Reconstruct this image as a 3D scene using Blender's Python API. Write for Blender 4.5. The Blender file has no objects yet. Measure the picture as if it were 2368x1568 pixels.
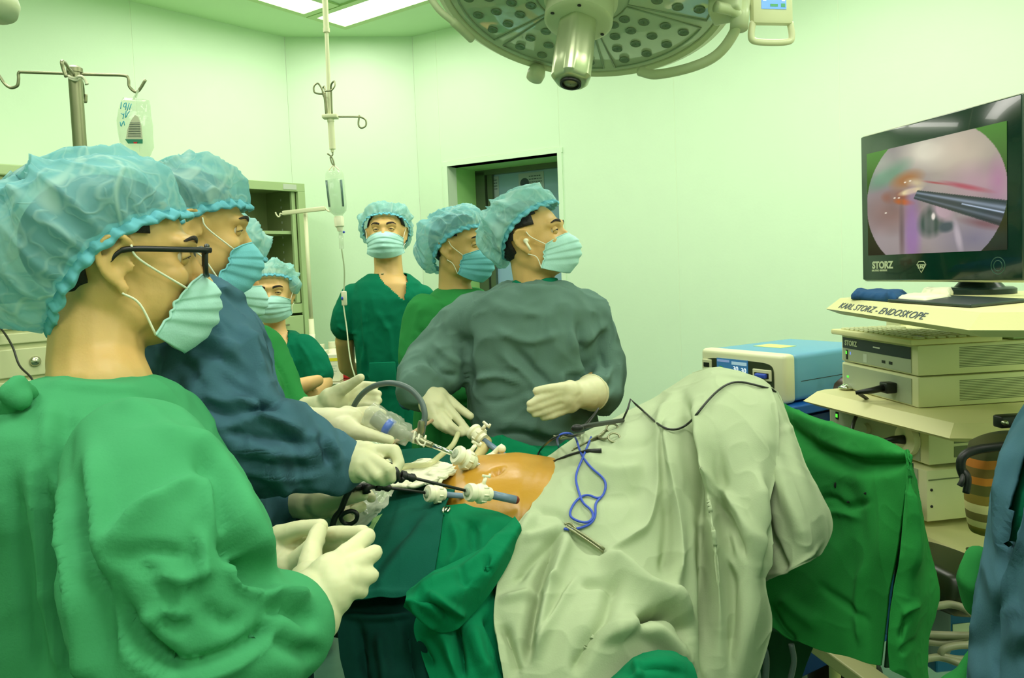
import bpy, math, random
import numpy as np
from mathutils import Vector, Matrix
random.seed(4)
scene = bpy.context.scene
COL = scene.collection
# ------------------------------------------------------------------ camera
F = 1776.0; CY = 726.0; CX = 1184.0
CAM = np.array([0.0, 0.0, 1.42])
_p = math.radians(3.2); _r = math.radians(2.3)
FW = np.array([0, math.cos(_p), -math.sin(_p)])
_r0 = np.array([1.0, 0, 0]); _u0 = np.array([0, math.sin(_p), math.cos(_p)])
RT = _r0*math.cos(_r) - _u0*math.sin(_r)
UP = _r0*math.sin(_r) + _u0*math.cos(_r)
cd = bpy.data.cameras.new('camera'); cam = bpy.data.objects.new('camera', cd); COL.objects.link(cam)
cd.sensor_fit = 'HORIZONTAL'; cd.sensor_width = 36.0; cd.lens = 36.0*F/2368.0
cd.shift_y = (CY-784.0)/2368.0; cd.clip_start = 0.05
m = Matrix.Identity(4)
for i in range(3):
    m[i][0] = RT[i]; m[i][1] = UP[i]; m[i][2] = -FW[i]; m[i][3] = CAM[i]
cam.matrix_world = m
scene.camera = cam
scene.view_settings.view_transform = 'Standard'; scene.view_settings.look = 'None'
scene.view_settings.gamma = 1.0; scene.view_settings.use_curve_mapping = False
scene.view_settings.exposure = EXPOSURE = 0.0
w = bpy.data.worlds.new('world'); scene.world = w; w.use_nodes = True
w.node_tree.nodes['Background'].inputs[0].default_value = (0.85, 1.0, 0.75, 1)
w.node_tree.nodes['Background'].inputs[1].default_value = 0.3
LIGHT_COL = (1.0, 0.985, 0.88); LIGHT_STR = 12.6

def P(px, py, Y):
    d = FW + RT*(px-CX)/F + UP*(CY-py)/F
    return CAM + d*(Y/d[1])
def PZ(px, py, z):
    d = FW + RT*(px-CX)/F + UP*(CY-py)/F
    return CAM + d*((z-CAM[2])/d[2])
def pix(v):
    q = np.asarray(v) - CAM
    z = q@FW
    return CX + F*(q@RT)/z, CY - F*(q@UP)/z
# ------------------------------------------------------------------ noise
def _hash(i, j, k, s):
    n = (i*374761393 + j*668265263 + k*2147483647 + s*1274126177) & 0xffffffff
    n = ((n ^ (n >> 13))*1274126177) & 0xffffffff
    n = ((n ^ (n >> 16))*2246822519) & 0xffffffff
    return ((n ^ (n >> 15)) & 0xffff)/32767.5 - 1.0
def noise(v, s=0):
    v = np.asarray(v, float); f = np.floor(v).astype(np.int64); t = v-f; t = t*t*(3-2*t)
    r = 0
    for a in (0, 1):
        for b in (0, 1):
            for c in (0, 1):
                w_ = (t[:, 0] if a else 1-t[:, 0])*(t[:, 1] if b else 1-t[:, 1])*(t[:, 2] if c else 1-t[:, 2])
                r = r + w_*_hash(f[:, 0]+a, f[:, 1]+b, f[:, 2]+c, s)
    return r
def ridged(v, s=0):
    return (1-np.abs(noise(v, s)))**3
# ------------------------------------------------------------------ materials
def lin(c):
    return tuple((x/255/12.92 if x/255 <= .04045 else ((x/255+.055)/1.055)**2.4) for x in c)
def mat(name, rgb, rough=.5, metal=0., bump=0., bscale=30., vary=.0, vscale=8., emit=None, estr=0., trans=0., alpha=1., sheen=0., weave=0., crumple=0., cscale=6., coat=0., ior=None, sss=0., spec=None):
    m_ = bpy.data.materials.new(name); m_.use_nodes = True
    nt = m_.node_tree; N = nt.nodes; L = nt.links; b = N['Principled BSDF']
    c = lin(rgb)
    b.inputs['Base Color'].default_value = (*c, 1)
    b.inputs['Roughness'].default_value = rough; b.inputs['Metallic'].default_value = metal
    if spec is not None: b.inputs['Specular IOR Level'].default_value = spec
    if ior: b.inputs['IOR'].default_value = ior
    if trans: b.inputs['Transmission Weight'].default_value = trans
    if alpha < 1: b.inputs['Alpha'].default_value = alpha
    if sheen: b.inputs['Sheen Weight'].default_value = sheen
    if coat: b.inputs['Coat Weight'].default_value = coat
    if sss:
        b.inputs['Subsurface Weight'].default_value = sss; b.inputs['Subsurface Radius'].default_value = (.012, .005, .003); b.inputs['Subsurface Scale'].default_value = 1.0
    if emit: b.inputs['Emission Color'].default_value = (*lin(emit), 1); b.inputs['Emission Strength'].default_value = estr
    tc = N.new('ShaderNodeTexCoord')
    if vary:
        n = N.new('ShaderNodeTexNoise'); n.inputs['Scale'].default_value = vscale; n.inputs['Detail'].default_value = 4
        L.new(tc.outputs['Object'], n.inputs['Vector'])
        mx = N.new('ShaderNodeMix'); mx.data_type = 'RGBA'
        mx.inputs[6].default_value = (*[x*(1-vary) for x in c], 1); mx.inputs[7].default_value = (*[min(1, x*(1+vary)) for x in c], 1)
        L.new(n.outputs['Fac'], mx.inputs[0]); L.new(mx.outputs[2], b.inputs['Base Color'])
    last = None
    def addb(tex_out, strength, dist):
        nonlocal last
        bp = N.new('ShaderNodeBump'); bp.inputs['Strength'].default_value = strength; bp.inputs['Distance'].default_value = dist
        L.new(tex_out, bp.inputs['Height'])
        if last: L.new(last, bp.inputs['Normal'])
        last = bp.outputs['Normal']
    if crumple:
        n = N.new('ShaderNodeTexNoise'); n.noise_dimensions = '3D'; n.noise_type = 'RIDGED_MULTIFRACTAL'
        n.inputs['Scale'].default_value = cscale; n.inputs['Detail'].default_value = 3; n.inputs['Distortion'].default_value = .6
        L.new(tc.outputs['Object'], n.inputs['Vector']); addb(n.outputs['Fac'], 1.0, crumple)
    if weave:
        n = N.new('ShaderNodeTexNoise'); n.inputs['Scale'].default_value = 350; n.inputs['Detail'].default_value = 2
        L.new(tc.outputs['Object'], n.inputs['Vector']); addb(n.outputs['Fac'], .5, weave)
    if bump:
        n = N.new('ShaderNodeTexNoise'); n.inputs['Scale'].default_value = bscale; n.inputs['Detail'].default_value = 3
        L.new(tc.outputs['Object'], n.inputs['Vector']); addb(n.outputs['Fac'], .6, bump)
    if last: L.new(last, b.inputs['Normal'])
    return m_
def cloth(name, rgb, crumple=.003, cscale=7., vary=.06):
    return mat(name, rgb, rough=.95, spec=.15, weave=.0006, crumple=crumple*8, cscale=cscale, vary=vary, vscale=5)
M_ = {}
M_['wall'] = mat('wall_paint', (217, 241, 208), .45, bump=.0006, bscale=60, vary=.02)
M_['wall_joint'] = mat('wall_joint', (226, 244, 214), .5)
M_['ceil'] = mat('ceiling_paint', (206, 238, 192), .6, vary=.02)
M_['floor'] = mat('floor_vinyl', (70, 110, 90), .35, vary=.15, vscale=20)
M_['white_metal'] = mat('white_enamel', (225, 226, 185), .35, vary=.02)
M_['beige'] = mat('beige_plastic', (224, 219, 160), .45, vary=.03, bump=.0003, bscale=200)
M_['beige_light'] = mat('beige_light_plastic', (226, 226, 178), .42, vary=.02)
M_['panel_grey'] = mat('grey_panel', (168, 178, 150), .45)
M_['steel'] = mat('brushed_steel', (190, 190, 165), .28, 1.0, vary=.08)
M_['dull_steel'] = mat('dull_steel', (150, 152, 120), .4, .85, vary=.1)
M_['chrome'] = mat('chrome', (225, 225, 210), .12, 1.0)
M_['black'] = mat('black_plastic', (20, 24, 20), .45)
M_['dark'] = mat('dark_slate_plastic', (12, 40, 36), .35)
M_['navy_strip'] = mat('navy_strip', (24, 38, 44), .4)
M_['cab_green'] = mat('cabinet_enamel', (170, 194, 138), .4, vary=.04)
M_['cab_in'] = mat('cabinet_inside_enamel', (150, 164, 112), .5, vary=.05)
M_['cream'] = mat('cream_enamel', (210, 214, 165), .4, vary=.03)
M_['blue_case'] = mat('blue_case', (92, 156, 186), .4, vary=.03)
M_['blue_cart'] = mat('blue_cart', (0, 84, 165), .4)
M_['latex'] = mat('cream_latex_glove', (214, 212, 170), .5, bump=.0012, bscale=45, vary=.03, sss=.15)
M_['skin'] = mat('warm_skin', (216, 176, 108), .5, bump=.0004, bscale=220, vary=.07, vscale=14, sss=.15)
M_['skin_pale'] = mat('pale_skin', (230, 186, 120), .5, bump=.0004, bscale=220, vary=.07, vscale=14, sss=.15)
M_['skin_tan'] = mat('tan_skin', (206, 154, 90), .5, bump=.0004, bscale=220, vary=.08, vscale=14, sss=.15)
M_['skin_prep'] = mat('iodine_stained_skin', (190, 140, 42), .32, bump=.0006, bscale=90, vary=.12, vscale=6)
M_['hair'] = mat('black_hair', (22, 18, 14), .6, bump=.004, bscale=160)
M_['brow'] = mat('eyebrow_hair', (38, 28, 18), .7, bump=.003, bscale=300)
M_['eye'] = mat('eye_white', (215, 205, 180), .2)
M_['iris'] = mat('dark_iris', (30, 18, 10), .1)
M_['g_kelly'] = cloth('green_gown_cloth', (70, 156, 104), .0018, 6.)
M_['g_leaf'] = cloth('leaf_green_cloth', (44, 130, 64), .004, 7.)
M_['g_scrub'] = cloth('emerald_scrub_cloth', (6, 112, 80), .0025, 7.)
M_['g_drape'] = cloth('emerald_drape_cloth', (4, 118, 76), .003, 6.)
M_['g_right'] = cloth('grass_green_drape_cloth', (40, 132, 60), .003, 6.)
M_['teal'] = cloth('teal_drape_cloth', (14, 86, 70), .002, 4.)
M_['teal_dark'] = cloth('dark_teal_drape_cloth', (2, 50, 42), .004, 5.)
M_['blue_gown'] = cloth('slate_blue_gown_cloth', (68, 106, 122), .008, 8.)
M_['grey_gown'] = cloth('grey_green_gown_cloth', (92, 122, 110), .008, 6.)
M_['grey_drape'] = cloth('pale_sage_drape_cloth', (172, 186, 150), .004, 5., .03)
M_['gauze'] = cloth('white_gauze', (236, 236, 205), .003, 30.)
M_['mask'] = mat('mask_cloth', (178, 226, 216), .85, weave=.0008, bump=.0006, bscale=70, vary=.03)
M_['mask_blue'] = mat('mask_cloth_blue', (120, 200, 212), .85, weave=.0008, bump=.0006, bscale=70, vary=.03)
M_['strap'] = mat('white_elastic', (240, 240, 215), .8)
M_['wplastic'] = mat('white_plastic', (240, 238, 205), .35)
M_['bluegrey_tube'] = mat('blue_grey_tube', (112, 136, 158), .35)
M_['cable_grey'] = mat('grey_cable', (92, 108, 104), .4)
M_['cable_black'] = mat('black_cable', (26, 32, 24), .4)
M_['cable_blue'] = mat('blue_cable', (48, 80, 190), .4)
M_['tube_clear'] = mat('clear_tube', (225, 225, 170), .15, alpha=.55)
M_['clear'] = mat('clear_plastic_sheet', (235, 240, 215), .08, alpha=.28, crumple=.006, cscale=26)
M_['clear_bag'] = mat('clear_bag_plastic', (214, 232, 198), .08, alpha=.34, bump=.006, bscale=25)
M_['bottle'] = mat('clear_bottle_plastic', (220, 236, 206), .06, alpha=.3)
M_['fluid'] = mat('clear_fluid', (200, 240, 200), .03, alpha=.35)
M_['pale_plastic'] = mat('pale_green_plastic_sheet', (150, 200, 120), .35, alpha=.85, crumple=.003, cscale=10)
M_['paper'] = mat('white_paper', (236, 236, 205), .7)
M_['yellow'] = mat('yellow_print', (232, 222, 40), .5)
M_['red'] = mat('red_plastic', (200, 30, 40), .5)
M_['ink'] = mat('dark_ink', (60, 78, 90), .6)
M_['ink_pale'] = mat('pale_ink', (196, 206, 186), .5)
M_['orange'] = mat('orange_stripe', (196, 130, 30), .7, vary=.2)
M_['olive'] = mat('olive_weave', (90, 90, 40), .8, vary=.3, vscale=60)
M_['brown'] = mat('cylinder_brown_paint', (58, 40, 26), .35, vary=.3, vscale=10)

def cap_material(name, rgb, density=.75):
    m_ = bpy.data.materials.new(name); m_.use_nodes = True
    nt = m_.node_tree; N = nt.nodes; L = nt.links
    for n in list(N): N.remove(n)
    out = N.new('ShaderNodeOutputMaterial'); mix = N.new('ShaderNodeMixShader'); tr = N.new('ShaderNodeBsdfTransparent')
    add = N.new('ShaderNodeMixShader'); df = N.new('ShaderNodeBsdfDiffuse'); tl = N.new('ShaderNodeBsdfTranslucent')
    c = lin(rgb); df.inputs[0].default_value = (*c, 1); tl.inputs[0].default_value = (*c, 1); add.inputs[0].default_value = .3
    tr.inputs[0].default_value = (.85, .98, .95, 1)
    L.new(df.outputs[0], add.inputs[1]); L.new(tl.outputs[0], add.inputs[2])
    tc = N.new('ShaderNodeTexCoord'); last = None
    for sc_, wdt, hgt in ((6, .035, .75), (14, .05, .45), (28, .07, .25)):
        n = N.new('ShaderNodeTexNoise'); n.inputs['Scale'].default_value = sc_; n.inputs['Detail'].default_value = 1.5; n.inputs['Distortion'].default_value = .8; L.new(tc.outputs['Object'], n.inputs['Vector'])
        m1 = N.new('ShaderNodeMath'); m1.operation = 'SUBTRACT'; m1.inputs[1].default_value = .5; L.new(n.outputs['Fac'], m1.inputs[0])
        m2 = N.new('ShaderNodeMath'); m2.operation = 'ABSOLUTE'; L.new(m1.outputs[0], m2.inputs[0])
        mr = N.new('ShaderNodeMapRange'); mr.interpolation_type = 'SMOOTHSTEP'; mr.inputs[1].default_value = 0; mr.inputs[2].default_value = wdt; mr.inputs[3].default_value = hgt; mr.inputs[4].default_value = 0; L.new(m2.outputs[0], mr.inputs[0])
        if last is None: last = mr.outputs[0]
        else:
            mm = N.new('ShaderNodeMath'); mm.operation = 'MAXIMUM'; L.new(last, mm.inputs[0]); L.new(mr.outputs[0], mm.inputs[1]); last = mm.outputs[0]
    ma = N.new('ShaderNodeMapRange'); ma.inputs[3].default_value = density-.12; ma.inputs[4].default_value = min(1, density+.12); L.new(last, ma.inputs[0]); L.new(ma.outputs[0], mix.inputs[0])
    mc = N.new('ShaderNodeMix'); mc.data_type = 'RGBA'; mc.inputs[6].default_value = (*c, 1); mc.inputs[7].default_value = (*lin((200, 234, 224)), 1)  # pale crease lines: wrinkle highlights painted into the cap colour
    L.new(last, mc.inputs[0]); L.new(mc.outputs[2], df.inputs[0]); L.new(mc.outputs[2], tl.inputs[0])
    bp = N.new('ShaderNodeBump'); bp.inputs['Strength'].default_value = .5; bp.inputs['Distance'].default_value = .003
    L.new(last, bp.inputs['Height']); L.new(bp.outputs[0], df.inputs['Normal'])
    L.new(tr.outputs[0], mix.inputs[1]); L.new(add.outputs[0], mix.inputs[2]); L.new(mix.outputs[0], out.inputs[0])
    return m_
M_['cap'] = cap_material('blue_bouffant_cloth', (150, 212, 218), .78)
M_['cap_pale'] = cap_material('pale_bouffant_cloth', (166, 222, 218), .80)
M_['cap_rim'] = mat('gathered_cap_edge', (110, 188, 205), .85, crumple=.004, cscale=40)

# ------------------------------------------------------------------ mesh building
ORG = {}
def empty(name, loc, label=None, cat=None, group=None, kind=None):
    o = bpy.data.objects.new(name, None); COL.objects.link(o); o.location = tuple(loc); o.empty_display_size = .05
    ORG[o.name] = np.array(loc, float)
    return tag(o, label, cat, group, kind)
def tag(o, label=None, cat=None, group=None, kind=None):
    if label: o['label'] = label
    if cat: o['category'] = cat
    if group: o['group'] = group
    if kind: o['kind'] = kind
    return o
def mk(name, V, Fc, material, parent=None, smooth=True, label=None, cat=None, group=None, kind=None, origin=None, angle=None):
    V = np.asarray(V, float)
    if parent is not None: org = ORG[parent.name]
    elif origin is not None: org = np.array(origin, float)
    else: org = np.array([(V[:, 0].min()+V[:, 0].max())/2, (V[:, 1].min()+V[:, 1].max())/2, V[:, 2].min()])
    me = bpy.data.meshes.new(name)
    me.from_pydata((V-org).tolist(), [], [tuple(int(i) for i in f) for f in Fc] if not isinstance(Fc, np.ndarray) else Fc.tolist())
    if isinstance(material, list):
        for q in material: me.materials.append(q)
    else: me.materials.append(material)
    if smooth: me.polygons.foreach_set('use_smooth', [True]*len(me.polygons))
    if angle is not None: me.set_sharp_from_angle(angle=math.radians(angle))
    me.update()
    o = bpy.data.objects.new(name, me); COL.objects.link(o)
    if parent is not None: o.parent = parent
    else: o.location = tuple(org)
    ORG[o.name] = org
    return tag(o, label, cat, group, kind)
class B:
    """collects shapes into one mesh (world coordinates)"""
    def __init__(s): s.v = []; s.f = []; s.n = 0
    def add(s, V, Fc):
        V = np.asarray(V, float); s.v.append(V); s.f += [tuple(int(i)+s.n for i in f) for f in Fc]; s.n += len(V); return s
    def hexa(s, c, bev=0.0):
        """8 corners: bottom 0-3 ccw, top 4-7; slight bevel by corner cutting is done with inset boxes"""
        c = np.asarray(c, float)
        if bev <= 0:
            return s.add(c, [(3, 2, 1, 0), (4, 5, 6, 7), (0, 1, 5, 4), (1, 2, 6, 5), (2, 3, 7, 6), (3, 0, 4, 7)])
        ax = [c[1]-c[0], c[3]-c[0], c[4]-c[0]]; ln = [np.linalg.norm(a) for a in ax]; ax = [a/l for a, l in zip(ax, ln)]
        return s.box_axes(c[0]+(c[1]-c[0]+c[3]-c[0]+c[4]-c[0])/2, ax, [l/2 for l in ln], bev)
    def box_axes(s, cen, ax, h, bev=0.0, seg=2):
        cen = np.asarray(cen, float)
        bev = min(bev, min(h)*.98)
        bm = bmesh.new(); bmesh.ops.create_cube(bm, size=2)
        for v in bm.verts: v.co = Vector((v.co.x*h[0], v.co.y*h[1], v.co.z*h[2]))
        if bev > 0: bmesh.ops.bevel(bm, geom=list(bm.edges), offset=bev, segments=seg, affect='EDGES', profile=.5)
        V = np.array([v.co[:] for v in bm.verts]); bm.verts.index_update(); Fc = [tuple(v.index for v in f.verts) for f in bm.faces]; bm.free()
        A = np.array(ax, float)
        return s.add(cen + V@A, Fc)
    def box(s, x0, x1, y0, y1, z0, z1, bev=0.0):
        return s.box_axes(((x0+x1)/2, (y0+y1)/2, (z0+z1)/2), np.eye(3), ((x1-x0)/2, (y1-y0)/2, (z1-z0)/2), bev)
    def tube(s, pts, r, n=10, cap=True, closed=False):
        pts = np.asarray(pts, float); k = len(pts)
        r = np.full(k, r, float) if np.isscalar(r) else np.asarray(r, float)
        T = np.gradient(pts, axis=0) if not closed else np.roll(pts, -1, 0)-np.roll(pts, 1, 0)
        T /= np.linalg.norm(T, axis=1)[:, None]+1e-12
        a = np.array([0, 0, 1.]) if abs(T[0][2]) < .9 else np.array([1., 0, 0])
        u = np.cross(T[0], a); u /= np.linalg.norm(u); V = []
        ang = np.linspace(0, 2*math.pi, n, endpoint=False)
        for i in range(k):
            u = u-T[i]*(u@T[i]); u /= np.linalg.norm(u)+1e-12; w_ = np.cross(T[i], u)
            V.append(pts[i]+r[i]*(np.cos(ang)[:, None]*u+np.sin(ang)[:, None]*w_))
        V = np.concatenate(V); Fc = []
        for i in range(k if closed else k-1):
            for j in range(n):
                a0 = i*n+j; a1 = i*n+(j+1) % n; i2 = (i+1) % k; Fc.append((a0, a1, i2*n+(j+1) % n, i2*n+j))
        if cap and not closed: Fc += [tuple(range(n))[::-1], tuple((k-1)*n+j for j in range(n))]
        return s.add(V, Fc)
    def lathe(s, prof, org, ax=(0, 0, 1), n=32, cap=True):
        """prof: list of (radius, height)"""
        ax = np.array(ax, float); ax /= np.linalg.norm(ax); a = np.array([1., 0, 0]) if abs(ax[0]) < .9 else np.array([0, 1., 0])
        u = np.cross(ax, a); u /= np.linalg.norm(u); w_ = np.cross(ax, u); ang = np.linspace(0, 2*math.pi, n, endpoint=False)
        V = np.concatenate([np.asarray(org)+ax*h+rr*(np.cos(ang)[:, None]*u+np.sin(ang)[:, None]*w_) for rr, h in prof]); Fc = []
        for i in range(len(prof)-1):
            for j in range(n): Fc.append((i*n+j, i*n+(j+1) % n, (i+1)*n+(j+1) % n, (i+1)*n+j))
        if cap: Fc += [tuple(range(n))[::-1], tuple((len(prof)-1)*n+j for j in range(n))]
        return s.add(V, Fc)
    def ball(s, c, r, n=12, m_=8):
        c = np.asarray(c, float); r = np.array([r]*3) if np.isscalar(r) else np.asarray(r)
        V = [c+r*np.array([0, 0, -1])]
        for i in range(1, m_):
            t = math.pi*i/m_-math.pi/2
            for j in range(n):
                a = 2*math.pi*j/n; V.append(c+r*np.array([math.cos(t)*math.cos(a), math.cos(t)*math.sin(a), math.sin(t)]))
        V.append(c+r*np.array([0, 0, 1])); Fc = []
        for j in range(n): Fc.append((0, 1+(j+1) % n, 1+j)); Fc.append((len(V)-1, 1+(m_-2)*n+j, 1+(m_-2)*n+(j+1) % n))
        for i in range(m_-2):
            for j in range(n): Fc.append((1+i*n+j, 1+i*n+(j+1) % n, 1+(i+1)*n+(j+1) % n, 1+(i+1)*n+j))
        return s.add(V, Fc)
    def loft(s, rings):
        """rings: list of (n,3) arrays"""
        n = len(rings[0]); V = np.concatenate(rings); Fc = []
        for i in range(len(rings)-1):
            for j in range(n): Fc.append((i*n+j, i*n+(j+1) % n, (i+1)*n+(j+1) % n, (i+1)*n+j))
        Fc += [tuple(range(n))[::-1], tuple((len(rings)-1)*n+j for j in range(n))]
        return s.add(V, Fc)
    def chain(s, pts, n=14):
        """tapered capsule chain from (px,py,Y,r) points"""
        c = [P(a[0], a[1], a[2]) for a in pts]; r = [a[3] for a in pts]
        return s.wchain(c, r, n)
    def wchain(s, c, r, n=14):
        for i in range(len(c)-1):
            ns = 4; q = [c[i]+(c[i+1]-c[i])*t for t in np.linspace(0, 1, ns)]; rr = [r[i]+(r[i+1]-r[i])*t for t in np.linspace(0, 1, ns)]
            s.tube(q, rr, n)
        for a, b in zip(c, r): s.ball(a, b, n, max(6, n//2+2))
        return s
    def rings(s, rows, n=40, p=2.4):
        """torso loft. rows: (pxL, pxR, py, Y, half depth)"""
        R = []
        ang = np.linspace(0, 2*math.pi, n, endpoint=False)
        for (l, r, y, Y, hd) in rows:
            a = P(l, y, Y); b = P(r, y, Y); c = (a+b)/2; h = (b-a)/2
            ca = np.cos(ang); sa = np.sin(ang)
            ca = np.sign(ca)*np.abs(ca)**(2/p); sa = np.sign(sa)*np.abs(sa)**(2/p)
            R.append(c+ca[:, None]*h+sa[:, None]*np.array([0, hd, 0]))
        return s.loft(R)
    def out(s, name, material, parent=None, **k):
        return mk(name, np.concatenate(s.v), s.f, material, parent, **k)
    def arrays(s): return np.concatenate(s.v), s.f
import bmesh
def spline(pts, n=8, closed=False):
    """Catmull-Rom through points (any dimension)"""
    p = np.asarray(pts, float); k = len(p); out = []
    rng = range(k) if closed else range(k-1)
    for i in rng:
        if closed: a, b, c, d = p[(i-1) % k], p[i], p[(i+1) % k], p[(i+2) % k]
        else:
            b, c = p[i], p[i+1]; a = p[i-1] if i > 0 else 2*b-c; d = p[i+2] if i+2 < k else 2*c-b
        for t in np.linspace(0, 1, n, endpoint=False):
            out.append(.5*((2*b)+(-a+c)*t+(2*a-5*b+4*c-d)*t*t+(-a+3*b-3*c+d)*t**3))
    if not closed: out.append(p[-1])
    return np.array(out)
def pxpath(pts, n=8, closed=False):
    return spline([P(*q) for q in pts], n, closed)
def vnormals(V, Fc):
    F4 = np.array([f if len(f) == 4 else (f[0], f[1], f[2], f[2]) for f in Fc])
    nn = np.cross(V[F4[:, 2]]-V[F4[:, 0]], V[F4[:, 3]]-V[F4[:, 1]])
    bad = (F4[:, 2] == F4[:, 3])
    if bad.any(): nn[bad] = np.cross(V[F4[bad, 1]]-V[F4[bad, 0]], V[F4[bad, 2]]-V[F4[bad, 0]])
    N = np.zeros_like(V)
    for k in range(4): np.add.at(N, F4[:, k], nn)
    return N/(np.linalg.norm(N, axis=1)[:, None]+1e-12)
def remesh(b, voxel, smooth=4, fac=.5):
    V, Fc = b.arrays() if isinstance(b, B) else b
    me = bpy.data.meshes.new('tmp'); me.from_pydata(V.tolist(), [], [tuple(f) for f in Fc]); me.update()
    o = bpy.data.objects.new('tmp', me); COL.objects.link(o)
    md = o.modifiers.new('r', 'REMESH'); md.mode = 'VOXEL'; md.voxel_size = voxel
    if smooth:
        sm = o.modifiers.new('s', 'SMOOTH'); sm.iterations = smooth; sm.factor = fac
    dg = bpy.context.evaluated_depsgraph_get(); ev = o.evaluated_get(dg); m2 = ev.to_mesh()
    V = np.empty(len(m2.vertices)*3); m2.vertices.foreach_get('co', V); V = V.reshape(-1, 3).copy()
    L_ = np.empty(len(m2.loops), int); m2.loops.foreach_get('vertex_index', L_)
    st = np.empty(len(m2.polygons), int); m2.polygons.foreach_get('loop_start', st)
    tot = np.empty(len(m2.polygons), int); m2.polygons.foreach_get('loop_total', tot)
    q = tot == 4
    Fc = L_[st[q][:, None]+np.arange(4)]
    tri = [tuple(L_[a:a+3]) for a in st[tot == 3]]
    ev.to_mesh_clear(); bpy.data.objects.remove(o); bpy.data.meshes.remove(me)
    if tri: return V, [tuple(f) for f in Fc]+tri
    return V, Fc
def lap(V, Fc, it=2, fac=.5):
    F4 = np.array([tuple(f)[:4] if len(f) >= 4 else tuple(f)+(f[2],) for f in Fc])
    a = np.concatenate([F4[:, 0], F4[:, 1], F4[:, 2], F4[:, 3]]); b = np.concatenate([F4[:, 1], F4[:, 2], F4[:, 3], F4[:, 0]])
    n = len(V); cnt = np.bincount(a, minlength=n)+np.bincount(b, minlength=n)
    for _ in range(it):
        S = np.stack([np.bincount(a, V[b, k], n)+np.bincount(b, V[a, k], n) for k in range(3)], 1)
        V = V*(1-fac)+fac*S/np.maximum(cnt, 1)[:, None]
    return V
def segdist(px, py, line):
    """distance in pixels to a polyline and position along it 0..1"""
    best = np.full(len(px), 1e9); par = np.zeros(len(px)); side = np.zeros(len(px)); n = len(line)-1
    for i in range(n):
        ax, ay = line[i]; bx, by = line[i+1]; dx, dy = bx-ax, by-ay; l2 = dx*dx+dy*dy+1e-9
        t = np.clip(((px-ax)*dx+(py-ay)*dy)/l2, 0, 1); d = np.hypot(px-ax-t*dx, py-ay-t*dy)
        m_ = d < best; best[m_] = d[m_]; par[m_] = (i+t[m_])/n
        side[m_] = np.sign((px-ax)*dy-(py-ay)*dx)[m_]
    return best, par, side
def folds(V, N, fl):
    """fl: list of (pts, width_px, amp_m): ridge (amp>0) or valley along a drawn crease"""
    px, py = pix(V)
    D = V-CAM; D /= np.linalg.norm(D, axis=1)[:, None]
    facing = np.clip(-(D*N).sum(1)*2.5, 0, 1)
    for f in fl:
        pts, wd, am = f[:3]
        ln = spline(pts, 5)
        d, t, sd = segdist(px, py, ln)
        prof = np.exp(-(d/wd)**2)
        if len(f) > 3:  # asymmetric: step-like crease
            prof = .5*(1+np.tanh(sd*f[3]*d/(wd*.45)))*np.exp(-(d/(wd*2.2))**2)
        taper = np.clip(np.minimum(t, 1-t)*5+.15, 0, 1)
        V = V+N*(1.4*am*prof*taper*facing)[:, None]
    return V
def wrinkle(V, N, amp, scale, stretch=(1, 1, 1), seed=0, warp=.5):
    q = V*scale*np.array(stretch)
    q = q+warp*np.stack([noise(q*.6+7, seed+1), noise(q*.6+17, seed+2), noise(q*.6+27, seed+3)], 1)
    return V+N*(amp*(ridged(q, seed)-.35))[:, None]
# ------------------------------------------------------------------ room
H = 3.0
A = np.array([-1.41, 5.10]); Bc = np.array([-.59, 5.20]); dR = np.array([.8687, -.4953]); nR = np.array([-.4953, -.8687])
C_ = Bc+dR*5.0; D_ = C_+nR*7.2; dl = np.array([.653, .757]); nl = np.array([.757, -.653]); E_ = A-dl*5.9
room = [A, Bc, C_, D_, E_]
def v3(p, z): return np.array([p[0], p[1], z])
def planar(name, poly, z, up, material, **k):
    V = [v3(p, z) for p in poly]; V2 = [v3(p, z+(.1 if not up else -.1)) for p in poly]
    n = len(V); Fc = [tuple(range(n)), tuple(range(n, 2*n))[::-1]]+[(i, n+i, n+(i+1) % n, (i+1) % n) for i in range(n)]
    return mk(name, V+V2, Fc, material, smooth=False, kind='structure', **k)
planar('floor', room, 0, True, M_['floor'])
planar('ceiling', room, H, False, M_['ceil'])
def wall(name, p, q, out_n, z0=0, z1=H, panels=None, thick=.1, skip=None):
    """base slab behind plus raised panels with joints between them"""
    L = np.linalg.norm(q-p); d = (q-p)/L; b = B()
    o = out_n*thick; g = .0015
    segs = [(0, L, z0, z1)] if not skip else [(0, skip[0], 0, z1), (skip[1], L, 0, z1), (skip[0], skip[1], skip[2], z1)]
    for a0, a1, za, zb in segs:
        c = [p+d*a0, p+d*a1]; b.hexa([v3(c[0]+out_n*g, za), v3(c[1]+out_n*g, za), v3(c[1]+o, za), v3(c[0]+o, za), v3(c[0]+out_n*g, zb), v3(c[1]+out_n*g, zb), v3(c[1]+o, zb), v3(c[0]+o, zb)])
    w_ = b.out(name, M_['wall_joint'], smooth=False, kind='structure')
    for a0, a1, za, zb in (panels or []):
        a0 += .0025; a1 -= .0025; c = [p+d*a0, p+d*a1]; b = B()
        b.hexa([v3(c[0], za), v3(c[1], za), v3(c[1]+out_n*g, za), v3(c[0]+out_n*g, za), v3(c[0], zb), v3(c[1], zb), v3(c[1]+out_n*g, zb), v3(c[0]+out_n*g, zb)])
        b.out('wall_panel', M_['wall'], w_, smooth=False)
    return w_
def s_of(px, p, d):
    k = (px-CX)/F; return -(p[0]-k*p[1])/(d[0]-k*d[1])
joints = [0]+[s_of(x, Bc, dR) for x in (1036, 1309, 1573, 1950)]
while joints[-1] < 5.0: joints.append(min(5.0, joints[-1]+.95))
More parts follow.
